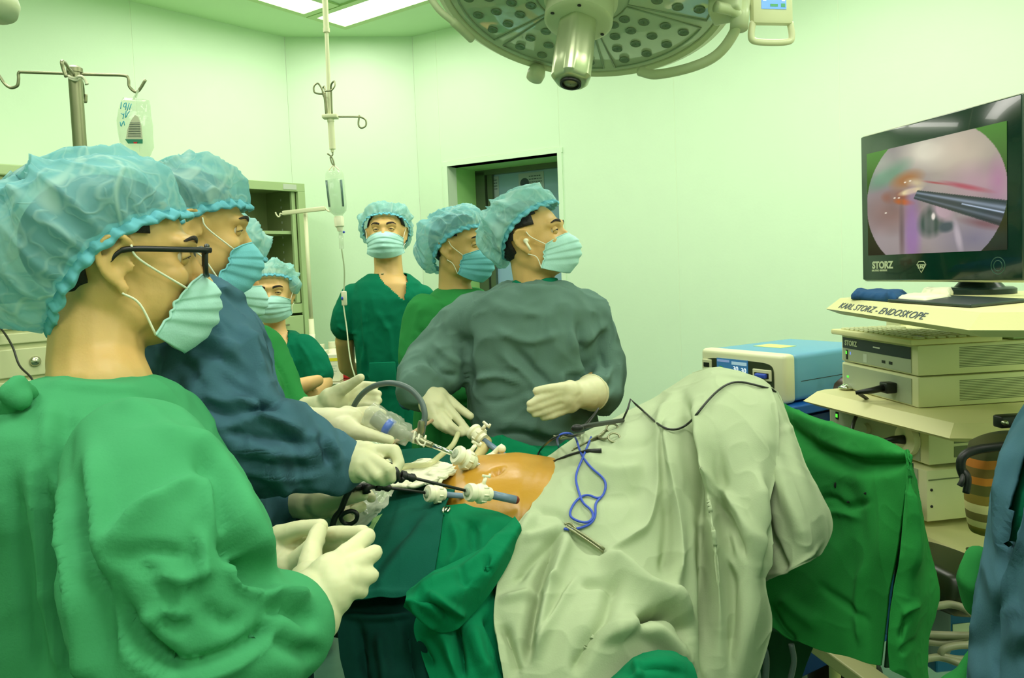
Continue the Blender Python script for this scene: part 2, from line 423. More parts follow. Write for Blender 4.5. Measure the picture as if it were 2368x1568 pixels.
d0, d1 = s_of(1050, Bc, dR), s_of(1303, Bc, dR); DZ = 2.12
pr = []
for i in range(len(joints)-1):
    if i == 1: pr += [(joints[1], joints[2], DZ+.035, H), (joints[1], d0-.0, 0, DZ+.035), (d1, joints[2], 0, DZ+.035)]
    else: pr.append((joints[i], joints[i+1], 0, H))
wall('wall_right', Bc, C_, -nR, panels=pr, skip=(d0, d1, DZ))
wall('wall_corner', A, Bc, np.array([-.12, .993]), panels=[(0, .826, 0, H)])
LL = 5.9; wall('wall_left', A, E_, -nl, panels=[(i*.983, (i+1)*.983, 0, H) for i in range(6)])
nD = (D_-C_)/7.2; wall('wall_side', C_, D_, dR, panels=[(i*1.2, (i+1)*1.2, 0, H) for i in range(6)])
r_ = (E_-D_); Lr = np.linalg.norm(r_); r_ = r_/Lr; nn = np.array([r_[1], -r_[0]]); nn = nn if nn@(np.array([0, 1.])-D_) < 0 else -nn
wall('wall_rear', D_, E_, nn, panels=[(i*Lr/6, (i+1)*Lr/6, 0, H) for i in range(6)])
# door recess
def RW(s, d, z): q = Bc+dR*s-nR*d; return v3(q, z)   # d positive: outward, behind the wall face
b = B()
dep = .38
b.hexa([RW(d0-.02, .0, 0), RW(d0, 0, 0), RW(d0, dep, 0), RW(d0-.02, dep, 0), RW(d0-.02, 0, DZ), RW(d0, 0, DZ), RW(d0, dep, DZ), RW(d0-.02, dep, DZ)])
b.hexa([RW(d1, 0, 0), RW(d1+.02, 0, 0), RW(d1+.02, dep, 0), RW(d1, dep, 0), RW(d1, 0, DZ), RW(d1+.02, 0, DZ), RW(d1+.02, dep, DZ), RW(d1, dep, DZ)])
b.hexa([RW(d0-.02, 0, DZ), RW(d1+.02, 0, DZ), RW(d1+.02, dep, DZ), RW(d0-.02, dep, DZ), RW(d0-.02, 0, DZ+.02), RW(d1+.02, 0, DZ+.02), RW(d1+.02, dep, DZ+.02), RW(d0-.02, dep, DZ+.02)])
b.out('trim_1', mat('door_reveal_paint', (170, 222, 140), .45), smooth=False, kind='structure')
b = B()  # slim architrave
for (a0, a1, za, zb) in ((d0-.035, d1+.035, DZ, DZ+.03), (d0-.03, d0, 0, DZ), (d1, d1+.03, 0, DZ)):
    b.hexa([RW(a0, -.008, za), RW(a1, -.008, za), RW(a1, .004, za), RW(a0, .004, za), RW(a0, -.008, zb), RW(a1, -.008, zb), RW(a1, .004, zb), RW(a0, .004, zb)])
b.out('trim_2', M_['wall'], smooth=False, kind='structure')
dm = mat('door_blue_grey', (146, 184, 208), .35)
b = B(); b.hexa([RW(d0, dep, 0), RW(d1, dep, 0), RW(d1, dep+.05, 0), RW(d0, dep+.05, 0), RW(d0, dep, DZ), RW(d1, dep, DZ), RW(d1, dep+.05, DZ), RW(d0, dep+.05, DZ)])
door = b.out('door_1', dm, smooth=False, kind='structure')
b = B()
for k, (a0, a1, dd) in enumerate(((d0, d0+.075, .045), (d0+.085, d0+.125, .03), (d1-.012, d1, .03))):
    b.hexa([RW(a0, dep-dd, 0), RW(a1, dep-dd, 0), RW(a1, dep, 0), RW(a0, dep, 0), RW(a0, dep-dd, DZ-.01), RW(a1, dep-dd, DZ-.01), RW(a1, dep, DZ-.01), RW(a0, dep, DZ-.01)])
b.hexa([RW(d0, dep-.045, DZ-.035), RW(d1, dep-.045, DZ-.035), RW(d1, dep, DZ-.035), RW(d0, dep, DZ-.035), RW(d0, dep-.045, DZ), RW(d1, dep-.045, DZ), RW(d1, dep, DZ), RW(d0, dep, DZ)])
b.out('door_frame', mat('door_frame_metal', (92, 108, 82), .4, .3), door, smooth=False)
def notice(sx0, sx1, z0, z1, items, label):
    b = B(); e = dep-.004
    b.hexa([RW(sx0, e, z0), RW(sx1, e, z0), RW(sx1, dep, z0), RW(sx0, dep, z0), RW(sx0, e, z1), RW(sx1, e, z1), RW(sx1, dep, z1), RW(sx0, dep, z1)])
    root = b.out('notice_sheet', mat('notice_paper', (176, 190, 196), .6), smooth=False, label=label, cat='notice')
    e2 = e-.001; ib = B(); dk = B(); yl = B(); hy = False
    W = sx1-sx0; Hh = z1-z0
    for it in items:
        t, u, vv, a, h_ = it
        if t == 'c':
            ang = np.linspace(0, 2*math.pi, 24, endpoint=False)
            dk.add([RW(sx0+W*u+a*math.cos(t_), e2, z1-Hh*vv+a*math.sin(t_)) for t_ in ang], [tuple(range(24))])
        else:
            tgt = yl if t == 'y' else (dk if t == 'b' else ib)
            if t == 'y': hy = True
            tgt.add([RW(sx0+W*u, e2, z1-Hh*vv), RW(sx0+W*(u+a), e2, z1-Hh*vv), RW(sx0+W*(u+a), e2, z1-Hh*vv-h_), RW(sx0+W*u, e2, z1-Hh*vv-h_)], [(0, 1, 2, 3)])
    if ib.v: ib.out('printed_text', M_['ink'], root, smooth=False)
    if dk.v: dk.out('round_emblem', M_['ink'], root, smooth=False)
    if hy: yl.out('yellow_sticker', M_['yellow'], root, smooth=False)
    return root
def lines(u, v, a, n, hh, gap, rs=1):
    R = random.Random(rs); out = []
    for k in range(n):
        x = u
        while x < u+a-.03:
            wd = R.uniform(.04, .11); out.append(('t', x, v+k*gap, min(wd, u+a-x), hh)); x += wd+.02
    return out
notice(s_of(1212, Bc-nR*dep, dR), s_of(1270, Bc-nR*dep, dR), 1.52, 2.075,
       [('c', .24, .12, .034, 0), ('c', .24, .36, .034, 0), ('c', .24, .62, .034, 0), ('b', .45, .27, .2, .03), ('b', .45, .5, .2, .03)]+lines(.42, .04, .5, 4, .006, .035)+lines(.42, .36, .5, 2, .006, .035, 2), 'pale printed notice with a column of round dark emblems on the blue grey door')
notice(s_of(1131, Bc-nR*dep, dR), s_of(1166, Bc-nR*dep, dR), 1.50, 2.075,
       [('y', .05, .42, .3, .035), ('b', .05, .18, .25, .03)]+lines(.06, .04, .85, 4, .006, .035, 4)+lines(.06, .26, .5, 1, .006, .03, 5)+lines(.06, .5, .5, 1, .006, .03, 6), 'narrower pale notice with a yellow sticker near the door frame')

# ceiling light panels
def ceiling_light(c, along, L, W, name_label, strength):
    across = np.array([-along[1], along[0]]); root = empty('ceiling_light', (c[0], c[1], H), name_label, 'ceiling light')
    root['group'] = 'recessed ceiling light panels'
    def cor(l, w_): return [c-along*l-across*w_, c+along*l-across*w_, c+along*l+across*w_, c-along*l+across*w_]
    o_ = cor(L/2, W/2); i_ = cor(L/2-.045, W/2-.045); b = B()
    for k in range(4):
        a0, a1, b0, b1 = o_[k], o_[(k+1) % 4], i_[(k+1) % 4], i_[k]
        b.hexa([v3(a0, H-.012), v3(a1, H-.012), v3(b0, H-.012), v3(b1, H-.012), v3(a0, H), v3(a1, H), v3(b0, H), v3(b1, H)])
    b.out('frame', mat('light_frame_enamel', (186, 216, 150), .4) if 'lfm' not in M_ else M_['lfm'], root, smooth=False)
    j = [v3(q, H-.004) for q in i_]
    o2 = mk('diffuser', j, [(3, 2, 1, 0)], M_['diff'], root, smooth=False)
M_['lfm'] = mat('light_frame_enamel', (186, 216, 150), .4)
dfm = bpy.data.materials.new('lit_diffuser'); dfm.use_nodes = True; nt_ = dfm.node_tree
for n_ in list(nt_.nodes): nt_.nodes.remove(n_)
_o = nt_.nodes.new('ShaderNodeOutputMaterial'); _e = nt_.nodes.new('ShaderNodeEmission'); _e.inputs[0].default_value = (*LIGHT_COL, 1); _e.inputs[1].default_value = LIGHT_STR
nt_.links.new(_e.outputs[0], _o.inputs[0]); M_['diff'] = dfm
K = PZ(708, 37, H)[:2]; bd = np.array([math.cos(math.radians(-36)), math.sin(math.radians(-36))]); ad = np.array([-bd[1], bd[0]])
ceiling_light(K+ad*.155+bd*.62, bd, 1.24, .31, 'lit ceiling panel behind the surgical lamp, its corner beside the drip rod', 1)
ceiling_light(K-ad*.61+bd*.15, ad, 1.20, .30, 'lit ceiling panel left of the drip rod, running towards the camera', 1)
for (x_, y_, lab) in ((-1.5, 2.6, 'over the surgeons'), (.2, 3.0, 'over the foot of the surgical lamp'), (1.55, 2.75, 'over the equipment tower'), (2.7, 1.7, 'by the right wall'), (-1.6, .9, 'over the nearest man'), (.1, .6, 'over the sage drape'), (1.8, .3, 'over the near end of the tower side'), (0.0, -1.0, 'over the floor behind the viewer')):  # unseen panels added to brighten the walls and the people's fronts
    ceiling_light(np.array([x_, y_]), bd, 1.2, .6, 'unseen added fill light panel '+lab, 1)
# ------------------------------------------------------------------ left wall furniture
def LW(s, d, z): q = A-dl*s+nl*d; return v3(q, z)
def lbox(b, s0, s1, e0, e1, z0, z1, bev=.002):
    # s decreasing towards the far end; order keeps outward faces
    return b.hexa([LW(s1, e1, z0), LW(s0, e1, z0), LW(s0, e0, z0), LW(s1, e0, z0), LW(s1, e1, z1), LW(s0, e1, z1), LW(s0, e0, z1), LW(s1, e0, z1)], bev)
g = M_['cab_green']
S0, S1, SM, DP = .20, 1.13, .70, .42
root = empty('medicine_cabinet', LW(.66, .2, 0), 'tall grey green steel cabinet with open shelves against the left wall', 'cabinet')
b = B()
lbox(b, S0, S0+.02, .01, DP, 0, 1.99); lbox(b, S1-.02, S1, .01, DP, 0, 1.99); lbox(b, S0, S1, .01, .03, 0, 1.99)
lbox(b, S0+.02, S1-.02, .03, DP-.02, 1.97, 1.99); lbox(b, S0, S1, DP-.02, DP+.005, 1.945, 1.995)
lbox(b, S0, S0+.05, DP-.02, DP+.005, 0, 1.945); lbox(b, S1-.05, S1, DP-.02, DP+.005, 0, 1.945)
lbox(b, S0+.02, S1-.02, .03, DP-.01, 0, .05)
b.out('body', g, root, smooth=False)
b = B(); lbox(b, S0+.02, S1-.02, .03, .035, 1.29, 1.97, 0); lbox(b, S0+.021, S0+.024, .03, DP-.03, 1.29, 1.97, 0); b.out('back_panel', M_['cab_in'], root, smooth=False)
for z in (1.695, 1.475, 1.27):
    b = B(); lbox(b, S0+.025, S1-.025, .04, DP-.05, z, z+.018, .001); b.out('shelf', g, root, smooth=False)
b = B(); lbox(b, S0+.045, S1-.045, DP-.045, DP-.015, 1.22, 1.275); b.out('rail', g, root, smooth=False)
b = B(); lbox(b, SM-.03, S1-.05, DP-.03, DP-.012, 1.28, 1.945); b.out('sliding_door', M_['cream'], root, smooth=False)
b = B(); lbox(b, S0+.055, S0+.08, DP-.04, DP-.02, 1.28, 1.945); b.out('slide_track', g, root, smooth=False)
for k in range(2):
    for j in range(14):
        z = 1.31+j*.046; s = S0+.028 if k == 0 else SM-.12
        b = B()
        if k == 0: lbox(b, s-.003, s+.001, .2, .207, z, z+.014, 0)
        else: lbox(b, s-.004, s+.004, .035, .037, z, z+.014, 0)
        b.out('shelf_slot', M_['ink_pale'], root, smooth=False)
for zz in (1.05, .62, .1):
    b = B(); hgt = {1.05: .155, .62: .41, .1: .5}[zz]
    lbox(b, S0+.055, S1-.055, DP-.03, DP, zz, zz+hgt, .004); dr = b.out('drawer', g, root, smooth=False)
    b = B(); b.tube([LW(S0+.17, DP, zz+hgt-.05), LW(S0+.17, DP+.022, zz+hgt-.05), LW(S0+.3, DP+.022, zz+hgt-.05), LW(S0+.3, DP, zz+hgt-.05)], .005, 8); b.out('drawer_handle', M_['steel'], dr)
b = B(); lbox(b, S0+.3, S0+.42, .035, .038, 1.83, 1.91, 0); b.out('paper_label', mat('faded_label', (150, 160, 118), .6), root, smooth=False)
b = B(); lbox(b, S0+.06, S0+.15, DP+.004, DP+.008, 1.955, 1.985, 0); b.out('maker_plate', M_['ink_pale'], root, smooth=False)
# near cabinet by the left edge
root = empty('instrument_cabinet', LW(2.0, .25, 0), 'cream steel cabinet with rows of drawers behind the nearest man', 'cabinet')
b = B(); lbox(b, 1.32, 2.9, .01, .47, 0, 1.33); b.out('chest', M_['cream'], root, smooth=False)
b = B(); lbox(b, 1.32, 2.9, .01, .50, 1.33, 1.365, .006); b.out('worktop', M_['cream'], root, smooth=False)
b = B(); lbox(b, 1.5, 2.9, .01, .40, 1.50, 1.94, .006); b.out('upper_case', M_['cream'], root, smooth=False)
b = B(); lbox(b, 1.45, 2.9, .01, .43, 1.94, 1.99, .006); b.out('upper_top', M_['cab_green'], root, smooth=False)
b = B(); lbox(b, 1.5, 2.9, .01, .05, 1.365, 1.5, 0); b.out('back_panel', M_['cab_in'], root, smooth=False)
for (za, zb) in ((1.245, 1.315), (1.18, 1.235), (1.03, 1.165), (.93, 1.02), (.60, .92), (.10, .59)):
    for (sa, sb) in ((1.36, 2.1), (2.12, 2.88)):
        b = B(); lbox(b, sa, sb, .47, .485, za+.004, zb-.004, .004); dr = b.out('drawer', M_['cream'], root, smooth=False)
        if zb-za > .1:
            b = B(); b.lathe([(.022, 0), (.024, .006), (.018, .012), (.008, .02)], LW((sa+sb)/2, .485, (za+zb)/2), (nl[0], nl[1], 0), 20); b.out('drawer_knob', M_['steel'], dr)
# glassy dish set on the worktop
b = B()
c = LW(1.83, .40, 1.365)
b.lathe([(.02, 0), (.06, .004), (.085, .03), (.09, .045), (.084, .045), (.055, .012), (0.001, .010)], c, n=28)
b.out('steel_bowl', M_['dull_steel'], label='dull steel bowl on the cream cabinet behind the blue cap', cat='bowl')
# black cord on the cabinet
b = B(); b.tube(pxpath([(-30, 735, 3.38), (2, 760, 3.36), (28, 800, 3.3), (45, 845, 3.25), (75, 878, 3.2), (95, 930, 3.15), (95, 1100, 3.15)]), .0045, 8); b.out('power_cord', M_['cable_black'], label='thin black power cord hanging in front of the cream drawers', cat='cord')

# ------------------------------------------------------------------ drip stands
def hookcurve(pts, Y): return pxpath([(x, y, Y if len(q) == 2 else q[2]) for q in pts for x, y in [q[:2]]], 6)
Yp = 2.2; pb = P(178, 330, Yp)
root = empty('drip_stand', (pb[0], pb[1], 0), 'steel drip stand with four hooks carrying a fluid bag', 'drip stand')
top = P(173, 168, Yp)
b = B(); b.tube([(top[0], top[1], top[2]+.01), (top[0], top[1], 1.0)], .018, 20); b.tube([(top[0], top[1], 1.0), (top[0], top[1], .1)], .022, 20)
b.lathe([(.021, -.0), (.021, .012), (.012, .018)], top, n=20); b.out('pole', M_['dull_steel'], root, angle=40)
b = B(); b.lathe([(.03, 0), (.035, .06), (.02, .08)], (top[0], top[1], .06), n=16)
for k in range(5):
    a = k*2*math.pi/5; e = np.array([top[0]+.3*math.cos(a), top[1]+.3*math.sin(a), .06]); b.tube([(top[0], top[1], .1), e], [.018, .012], 8); b.ball(e-np.array([0, 0, .03]), .03)
b.out('base', M_['dull_steel'], root)
hooks = [[(-12, 160), (0, 178), (12, 195), (26, 203), (40, 198), (43, 183), (44, 168), (60, 167), (170, 171)],
         [(172, 171), (240, 173), (288, 175), (297, 183), (299, 200), (312, 212), (322, 208), (337, 184)]]
for h_ in hooks:
    b = B(); b.tube(pxpath([(x, y, Yp) for x, y in h_], 6), .0042, 8); b.out('hook', M_['dull_steel'], root)
b = B(); b.tube(pxpath([(172, 173, Yp), (160, 160, Yp-.1), (150, 145, Yp-.17), (143, 143, Yp-.2), (146, 158, Yp-.2), (153, 178, Yp-.2)], 6), .0045, 8); b.out('hook', M_['dull_steel'], root)
b = B(); b.tube(pxpath([(176, 173, Yp), (188, 186, Yp+.12), (192, 205, Yp+.18), (193, 225, Yp+.2), (198, 236, Yp+.2), (199, 218, Yp+.2)], 6), .0045, 8); b.out('hook', M_['dull_steel'], root)
b = B(); b.tube(pxpath([(158, 176, Yp-.02), (172, 181, Yp-.025), (186, 176, Yp-.02), (196, 184, Yp-.02), (201, 195, Yp-.02)], 6), [.004]*24+[.006], 8); b.tube(pxpath([(160, 180, Yp-.02), (175, 185, Yp-.022), (186, 178, Yp)], 5), .004, 8); b.out('gauze_tie', M_['gauze'], root)
# fluid bag
def bag():
    Yb = Yp-.01
    out = [(306, 225, 8), (292, 228, 26), (289, 245, 33), (286, 280, 38), (284, 310, 40), (289, 340, 36), (298, 358, 26), (308, 366, 12)]
    R = []; ang = np.linspace(0, 2*math.pi, 28, endpoint=False)
    rows = [(228, 283, 343, .004), (240, 278, 345, .012), (262, 275, 348, .02), (285, 273, 351, .028), (310, 274, 354, .032), (335, 278, 354, .03), (352, 292, 350, .02), (362, 305, 345, .008), (366, 312, 338, .003)]
    for (y, l, r, hd) in rows:
        a = P(l, y+(l-310)*.12, Yb); c = P(r, y+(r-310)*.12, Yb); m_ = (a+c)/2; h_ = (c-a)/2
        R.append(m_+np.cos(ang)[:, None]*h_+np.sin(ang)[:, None]*np.array([0, hd, 0]))
    b = B(); b.loft(R); V, Fc = b.arrays()
    N = vnormals(V, Fc); V = V+N*(.004*noise(V*55))[:, None]
    root = mk('fluid_bag', V, Fc, M_['clear_bag'], label='clear plastic fluid bag with white label hanging from the drip stand hook', cat='fluid bag')
    b = B(); b.tube(pxpath([(314, 226, Yb), (317, 216, Yb), (319, 209, Yb), (316, 216, Yb-.006), (309, 228, Yb)], 5), .003, 6); b.out('hanging_loop', M_['clear_bag'], root)
    Yl = Yb-.034
    def q(pts, nm, m__, dy=0): mk(nm, [P(x, y, Yl+dy) for x, y in pts]+[P(x, y, Yl+dy+.002) for x, y in pts], [tuple(range(len(pts))), tuple(range(len(pts), 2*len(pts)))[::-1]]+[(i, (i+1) % len(pts), len(pts)+(i+1) % len(pts), len(pts)+i) for i in range(len(pts))], m__, root, smooth=False)
    q([(291, 322), (294, 300), (303, 278), (312, 266), (320, 270), (327, 290), (330, 322)], 'bag_label', mat('grey_bag_label', (196, 200, 170), .6))
    q([(289, 322), (330, 322), (330, 332), (296, 332)], 'green_label_band', mat('green_band', (40, 130, 100), .6), -.001)
    q([(308, 328), (318, 328), (316, 332), (310, 332)], 'red_mark', M_['red'], -.0025)
    b = B()
    for k in range(9):
        y = 284+k*4; b.tube([P(300-(k*.6), y, Yl-.001), P(323+k*.4, y, Yl-.001)], .0006, 4)
    b.out('label_print', M_['ink'], root)
    ink = mat('blue_marker_ink', (60, 170, 190), .6); b = B()
    for pts in ([(281, 236), (279, 252)], [(287, 240), (292, 238), (291, 246), (286, 247), (287, 240)], [(292, 246), (290, 254)], [(299, 238), (294, 256)], [(304, 240), (299, 254)], [(287, 262), (284, 275)], [(292, 256), (290, 272), (296, 262), (300, 257)], [(278, 282), (280, 292), (286, 280), (288, 290)], [(280, 262), (286, 266)]):
        b.tube(pxpath([(x, y, Yl+.004) for x, y in pts], 4), .0012, 5)
    b.out('handwriting', ink, root)
bag()

# ceiling drip hanger
Yh = 2.8
root = empty('ceiling_drip_hanger', P(762, 330, Yh), 'cream telescopic rod hanging from the ceiling with wire hooks', 'drip hanger')
b = B(); rt = P(755, 70, Yh); b.tube([(rt[0], rt[1], H-.05), rt], .0105, 16); b.lathe([(.012, 0), (.012, .015)], rt-np.array([0, 0, .008]), n=16)
b.tube([rt, P(763, 270, Yh)], .0072, 16); b.lathe([(.045, 0), (.05, .03), (.05, .05)], (rt[0], rt[1], H-.05), n=24); b.out('rod', M_['white_metal'], root, angle=40)
b = B(); b.tube([P(763, 265, Yh), P(765, 282, Yh)], .0125, 16); b.tube([P(765, 282, Yh), P(769, 345, Yh)], .0115, 16); b.tube([P(768, 343, Yh), P(769, 352, Yh)], .006, 10)
b.out('grip', M_['white_metal'], root, angle=40)
b = B(); b.box_axes(P(764, 270, Yh), np.eye(3), (.027, .02, .007), .003); b.out('hook_collar', M_['white_metal'], root)
for h_ in ([(754, 266, Yh-.015), (750, 225, Yh-.02), (744, 205, Yh-.02), (735, 193, Yh-.02), (726, 200, Yh-.02), (728, 214, Yh-.02), (745, 217, Yh-.02), (752, 214, Yh-.01)],
           [(768, 266, Yh-.015), (766, 215, Yh-.02), (766, 196, Yh-.03), (773, 188, Yh-.04), (774, 198, Yh-.05), (766, 209, Yh-.05), (752, 211, Yh-.05)],
           [(758, 262, Yh+.02), (752, 210, Yh+.03), (750, 200, Yh+.04), (746, 206, Yh+.05), (748, 222, Yh+.05), (757, 226, Yh+.04)],
           [(783, 270, Yh-.01), (815, 270, Yh-.02), (833, 271, Yh-.03), (845, 277, Yh-.03), (846, 290, Yh-.03), (836, 296, Yh-.03), (829, 288, Yh-.03), (831, 266, Yh-.03)]):
    b = B(); b.tube(pxpath(h_, 6), .0032, 8); b.out('wire_hook', M_['dull_steel'], root)
b = B(); b.tube(pxpath([(769, 350, Yh), (769, 358, Yh), (764, 364, Yh), (768, 378, Yh), (773, 384, Yh), (771, 372, Yh), (766, 362, Yh), (757, 355, Yh)], 6), .0028, 8); b.out('bottle_hook', M_['dull_steel'], root)
# drip bottle
bt = P(771, 383, Yh); bb = P(783, 500, Yh); ax = (bb-bt)/np.linalg.norm(bb-bt); Lb = np.linalg.norm(bb-bt)
root = empty('infusion_bottle', bb, 'upturned clear infusion bottle half full hanging under the ceiling hook', 'bottle')
b = B(); b.lathe([(.008, Lb*.08), (.026, Lb*.1), (.032, Lb*.16), (.0335, Lb*.22), (.0335, Lb*.8), (.03, Lb*.9), (.016, Lb*.98), (.012, Lb*1.04)], bt, ax, 32); b.out('bottle_wall', M_['bottle'], root, angle=50)
b = B(); b.lathe([(.0315, Lb*.28), (.0315, Lb*.8), (.028, Lb*.9), (.013, Lb*.98)], bt, ax, 32); b.out('fluid', M_['fluid'], root)
b = B(); b.lathe([(.014, Lb*1.0), (.018, Lb*1.03), (.017, Lb*1.2), (.012, Lb*1.22), (.009, Lb*1.3)], bt, ax, 20); b.out('bottle_cap', M_['wplastic'], root, angle=40)
b = B(); b.tube([bt, bt+ax*.018], .003, 6); b.tube(spline([bt+ax*Lb*.1+np.array([-.02, 0, 0]), bt, bt+ax*Lb*.1+np.array([.02, 0, 0])], 6), .0025, 6); b.out('hanging_bail', M_['wplastic'], root)
R = Matrix.Identity(3)
b = B()
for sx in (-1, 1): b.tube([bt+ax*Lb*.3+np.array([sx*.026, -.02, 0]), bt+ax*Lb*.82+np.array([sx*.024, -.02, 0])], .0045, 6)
b.out('dark_reflection_strip', mat('bottle_edge_reflection', (70, 110, 104), .2, alpha=.75), root)  # dark edge reflections of the bottle, built as tinted strips
root = empty('drip_line', P(792, 600, Yh), 'thin clear drip tube with drip chamber and white roller clamp', 'drip line')
b = B(); b.tube([P(787, 528, Yh), P(788, 545, Yh)], .007, 12); b.tube([P(789, 545, Yh), P(790, 575, Yh)], .0085, 14); b.out('drip_chamber', M_['clear_bag'], root)
b = B(); b.ball(P(795, 537, Yh-.005), .0045); b.out('blue_valve', M_['cable_blue'], root)
b = B(); b.tube(pxpath([(790, 575, Yh), (796, 620, Yh), (796, 660, Yh), (794, 700, Yh-.02), (802, 760, Yh-.08), (806, 800, Yh-.15), (812, 840, Yh-.25), (824, 880, Yh-.4), (850, 960, 2.2)], 8), .0026, 8); b.out('tube', mat('drip_tube', (186, 200, 160), .2, alpha=.85), root)
b = B(); b.box_axes(P(796, 690, Yh-.02), np.eye(3), (.009, .008, .026), .003); b.out('roller_clamp', M_['wplastic'], root)
b = B(); b.ball(P(791, 690, Yh-.03), (.004, .006, .006)); b.out('clamp_wheel', M_['cable_blue'], root)
# second drip stand by the cabinet
Y2 = 4.05
t0 = P(706, 490, Y2); 
root = empty('small_drip_stand', (t0[0], t0[1], 0), 'white drip stand with a flat crossbar beside the open cabinet', 'drip stand')
b = B(); b.tube([t0, (t0[0], t0[1], 1.2)], .0105, 14); b.tube([(t0[0], t0[1], 1.21), (t0[0], t0[1], .08)], .014, 14); b.out('pole', M_['white_metal'], root)
b = B(); p0 = P(654, 493, Y2); p1 = P(752, 482, Y2-.05); d = (p1-p0)/np.linalg.norm(p1-p0); up = np.array([0, 0, 1.]); sd = np.cross(d, up)
b.box_axes((p0+p1)/2, [d, sd, up], (np.linalg.norm(p1-p0)/2, .01, .011), .003)
b.tube(pxpath([(655, 496, Y2), (648, 494, Y2), (647, 500, Y2), (643, 501, Y2), (639, 496, Y2), (637, 491, Y2)], 5), .004, 7)
b.tube(pxpath([(752, 481, Y2-.05), (756, 486, Y2-.05), (762, 489, Y2-.05), (764, 483, Y2-.05)], 5), .004, 7); b.out('crossbar', M_['white_metal'], root)
b = B()
for k in range(4):
    a = k*math.pi/2+.4; e = np.array([t0[0]+.22*math.cos(a), t0[1]+.22*math.sin(a), .06]); b.tube([(t0[0], t0[1], .1), e], [.014, .01], 8); b.ball(e-np.array([0, 0, .03]), .03)
b.out('base', M_['white_metal'], root)
b = B(); b.lathe([(.016, 0), (.016, .07)], (t0[0], t0[1], 1.06), n=14); b.out('lock_sleeve', M_['wplastic'], root)
# ------------------------------------------------------------------ supply trolley in the corner
q = P(800, 884, 3.95)
TZ = q[2]
root = empty('supply_trolley', (q[0]+.02, 4.2, 0), 'steel supply trolley in the corner under boxes and bottles', 'trolley')
b = B(); b.box(q[0]-.28, q[0]+.42, 3.95, 4.38, TZ-.03, TZ, .004); b.out('top', M_['steel'], root, smooth=False)
for x in (q[0]-.25, q[0]+.39):
    for y in (3.98, 4.35):
        b = B(); b.tube([(x, y, TZ-.03), (x, y, .06)], .012, 10); lg = b.out('leg', M_['steel'], root)
        b = B(); b.ball((x, y, .035), .035); b.out('caster', M_['black'], lg)
b = B(); b.box(q[0]-.26, q[0]+.4, 3.97, 4.36, .4, .42, .002); b.out('lower_shelf', M_['steel'], root, smooth=False)
def carton(px0, px1, pyt, Y, label, band=True, dpt=.09):
    a = P(px0, 884, Y); c = P(px1, 884, Y); h_ = P((px0+px1)/2, pyt, Y)[2]
    b = B(); b.box(a[0], c[0], Y, Y+dpt, TZ+.0005, h_, .002); r = b.out('medicine_box', M_['paper'], smooth=False, label=label, cat='box')
    if band:
        b = B(); b.box(a[0]+.002, c[0]-.002, Y-.001, Y+.01, h_-.035, h_-.018); b.out('yellow_band', M_['yellow'], r, smooth=False)
    b = B()
    for k in range(4): b.box(a[0]+.008, c[0]-.012-(k % 2)*.01, Y-.001, Y+.002, h_-.06-k*.014, h_-.057-k*.014)
    b.out('printed_text', M_['ink_pale'], r, smooth=False)
carton(757, 786, 820, 4.0, 'tall white medicine box with a yellow band on the corner trolley')
carton(728, 755, 812, 4.12, 'white box with a yellow lid edge behind the banded medicine box')
def jar(px, pyb, pyt, Y, r, label, m_, z0=None):
    base = P(px, pyb, Y); z0 = TZ+.0005 if z0 is None else z0; t = P(px, pyt, Y)[2]; h_ = t-z0
    rt = empty('plastic_bottle', (base[0], Y, z0), label, 'bottle')
    b = B(); b.lathe([(r*.95, 0), (r, .006), (r, h_*.62), (r*.8, h_*.74), (r*.45, h_*.8), (r*.45, h_*.86)], (base[0], Y, z0), n=20); b.out('bottle_body', m_, rt, angle=50)
    b = B(); b.lathe([(r*.5, h_*.84), (r*.5, h_)], (base[0], Y, z0), n=16); b.out('screw_cap', M_['wplastic'], rt, angle=40)
jar(772, 884, 790, 4.26, .04, 'white plastic bottle standing behind the medicine boxes', M_['wplastic'])
jar(748, 884, 796, 4.28, .035, 'smaller white plastic bottle at the trolley end near the pole', M_['wplastic'])
a = P(789, 884, 4.1); b = B(); b.box(a[0], a[0]+.13, 4.1, 4.3, TZ+.0005, P(800, 848, 4.1)[2], .004); r = b.out('sharps_box', M_['red'], smooth=False, label='red sharps box on the corner trolley behind the standing man', cat='box')
b = B(); zt = P(800, 848, 4.1)[2]; b.box(a[0]-.004, a[0]+.134, 4.096, 4.304, zt, zt+.018, .004); b.out('lid', M_['wplastic'], r, smooth=False)
b = B(); b.ball((a[0]+.19, 4.08, TZ+.027), (.03, .026, .026)); b.tube([(a[0]+.19, 4.08, TZ+.045), (a[0]+.2, 4.06, TZ+.06)], .006, 8); b.out('cotton_roll', M_['gauze'], label='white cotton roll on the corner trolley beside the standing man', cat='cotton roll')
